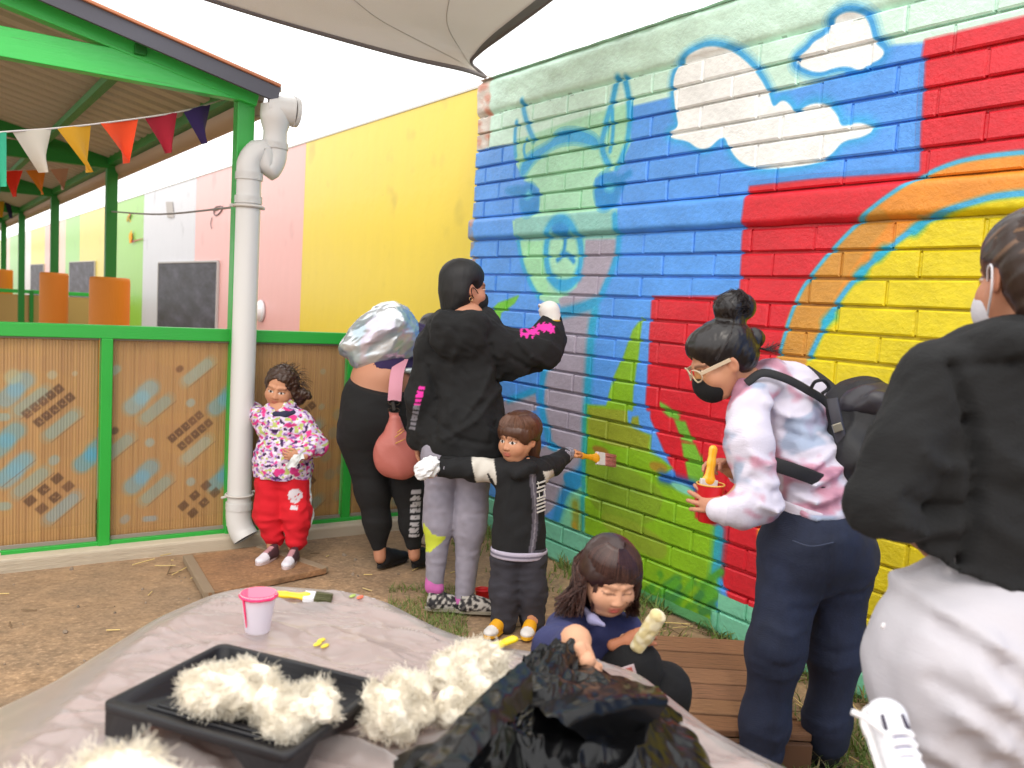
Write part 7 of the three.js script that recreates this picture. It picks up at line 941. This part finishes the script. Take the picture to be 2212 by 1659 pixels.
  cd.chain([j(2128, 746, 0.02), j(2160, 742, -0.07), j(2220, 745, -0.1), j(2280, 738, -0.05)], [20 * px, 22 * px, 24 * px, 22 * px], { k: 0.04 });
  cd.cut(j(2110, 1236, -0.1), dirOf(-0.26, -1, 0.1)); const f1 = folds(0.010, 8, dirOf(1, 0.35, 0), 0.45, 6); const gc = creases([[[j(2012, 785), j(2040, 900), j(2046, 1050), j(2020, 1180)], -0.020, 0.012], [[j(1930, 950), j(1980, 990), j(2030, 985)], 0.010, 0.014], [[j(1890, 1040), j(1950, 1075), j(2030, 1070)], -0.012, 0.013], [[j(1870, 1090), j(1930, 1120), j(2020, 1110)], 0.012, 0.013], [[j(1860, 1140), j(1940, 1150), j(2010, 1140)], -0.010, 0.012], [[j(2060, 930), j(2130, 990), j(2230, 1000)], 0.009, 0.018], [[j(2050, 1010), j(2150, 1060), j(2230, 1050)], -0.009, 0.016], [[j(2050, 1090), j(2150, 1150), j(2230, 1160)], 0.010, 0.018], [[j(2030, 785), j(2120, 775), j(2212, 765)], -0.006, 0.008], [[j(2000, 1195), j(2100, 1225), j(2230, 1245)], 0.008, 0.012]]); cd.disp = (x, y, z) => gc(x, y, z) + 0.6 * f1(x, y, z) + folds(0.003, 30, dirOf(1, 0.4, 0), 0.4, 2)(x, y, z);
  part('cardigan', cd.mesh(0.0082, false), cloth('#0b0b0c', { bumpScale: 0.002 }), P);
  const tr = new Blob(0.08).ell(j(2165, 1330, 0.02), [205 * px, 170 * px, 0.125], [RH, UP, FH]).ell(j(2095, 1460, -0.04), [196 * px, 200 * px, 0.16], [dirOf(0.95, -0.3, 0), dirOf(0.3, 0.95, 0), FH]).legs([j(2080, 1440, -0.02), j(2068, 1660, 0.0), g(2075, 0.05)], [170 * px, 136 * px, 90 * px], [j(2320, 1440, 0), j(2330, 1660, 0), aR], [170 * px, 136 * px, 90 * px]); tr.cut(j(2100, 1180), V(0, 1, 0));
  const tcz = []; for (let i = 0; i < 11; i++) { const k = i * 47; tcz.push([[j(1935 - i * 2 + (i % 3) * 30, 1250 + k), j(2030 + (i % 2) * 20, 1305 + k * 1.02), j(2140, 1392 + k), j(2290, 1450 + k)], i % 2 ? -0.012 : 0.013, 0.016 + 0.004 * (i % 3)]); } const tcr = creases(tcz), f2 = folds(0.010, 6, dirOf(1, -0.62, 0), 0.2, 5), f3 = folds(0.006, 12, dirOf(1, -0.6, 0), 0.3, 2); tr.disp = (x, y, z) => tcr(x, y, z) + f2(x, y, z) + 0.4 * f3(x, y, z); part('trousers', tr.mesh(0.0085, false), mat('#b6b2b7', 0.8, { bumpMap: cloth5, bumpScale: 0.0008, sheen: 0.15 }), P);
  part('pocket_button', new THREE.SphereGeometry(0.006, 10, 8).scale(1, 1, 0.5).translate(...j(1908, 1352, -0.1).toArray()), mat('#d8d4d6', 0.4), P);
  for (const q of [aL, aR]) shoe(P, 'shoe', q.clone().setY(0.004).addScaledVector(FH, -0.1), dirOf(-0.2, 0, 1), 0.25, { c: lin('#cfccd0'), sole: '#e6e4e2' });
}
// ---- crossed leg of the seated photographer: only the sneaker shows
{ const D = 1.12, j = (u, v, dz = 0) => at(u, v, D + dz), px = D / FOCAL, P = figure('small white laced sneaker on the raised foot of a seated child, lower right', j(1950, 1700)); P.name = numbered('seated_leg'); P.userData.category = 'leg';
  const heel = j(1990, 1790, -0.05), toe = j(1905, 1514, 0.06), f = toe.clone().sub(heel).normalize(), n0 = CF.clone().negate().addScaledVector(CU, 0.5), s = f.clone().cross(n0).normalize(), n = s.clone().cross(f).normalize(), L = 0.155, Q = (a, b, c) => toe.clone().addScaledVector(f, (a - 1) * L).addScaledVector(s, b * L).addScaledVector(n, c * L);
  const b = new Blob(0.006), c0 = lin('#d9d8dc'); b.ell(Q(0.86, 0, 0), [0.16 * L, 0.175 * L, 0.12 * L], [f, s, n]).cap(Q(0.35, 0, 0.02), Q(0.78, 0, 0), 0.16 * L, 0.16 * L, { n, s: 0.8 }).cap(Q(0.1, 0, 0.04), Q(0.35, 0, 0.04), 0.15 * L, 0.155 * L); b.cut(Q(0, 0, -0.1), n.clone().negate());
  part('upper', b.mesh(0.0035, () => c0), dyedM({ roughness: 0.55 }), P);
  part('tongue', new Blob(0.01).cap(Q(0.8, 0, 0.085), Q(0.3, 0, 0.13), 0.075 * L, 0.085 * L, { n, s: 0.5 }).mesh(0.003, false), mat('#a9a6b4', 0.8), P);
  for (const e of [-1, 1]) part('eyelet_slot', taper([Q(0.83, e * 0.085, 0.118), Q(0.7, e * 0.095, 0.132)], [0.0024, 0.0024], 3, 6), mat('#2a1f35', 0.7), P);
  for (let i = 0; i < 6; i++) part('lace', taper([Q(0.655 - i * 0.085, -0.12, 0.105), Q(0.665 - i * 0.085, -0.05, 0.165), Q(0.665 - i * 0.085, 0.05, 0.165), Q(0.655 - i * 0.085, 0.12, 0.105)], [0.0036, 0.0036], 8, 7), mat('#efeef0', 0.8), P);
  part('lace_end', taper([Q(0.66, -0.11, 0.13), Q(0.74, -0.2, 0.15), Q(0.8, -0.24, 0.13), Q(0.86, -0.34, 0.12)], [0.003, 0.0045, 0.004], 10, 7), mat('#dcdbde', 0.8), P);
  const so = new Blob(0.006); so.ell(Q(0.84, 0, -0.1), [0.19 * L, 0.2 * L, 0.07 * L], [f, s, n]).cap(Q(0.1, 0, -0.1), Q(0.8, 0, -0.1), 0.17 * L, 0.195 * L, { n, s: 0.35 }); part('sole', so.mesh(0.004, false), mat('#e9e7e6', 0.5), P);
  part('trouser_leg', new Blob(0.04).chain([Q(-0.02, 0, 0.12), Q(-0.3, 0, 0.2).add(V(0, -0.12, 0)), Q(-0.3, 0, 0.2).add(V(0.05, -0.4, 0)).addScaledVector(FH, -0.3)], [0.03, 0.04, 0.05]).mesh(0.008, false), cloth('#3a3c46'), P); }
renderer.render(scene, camera);
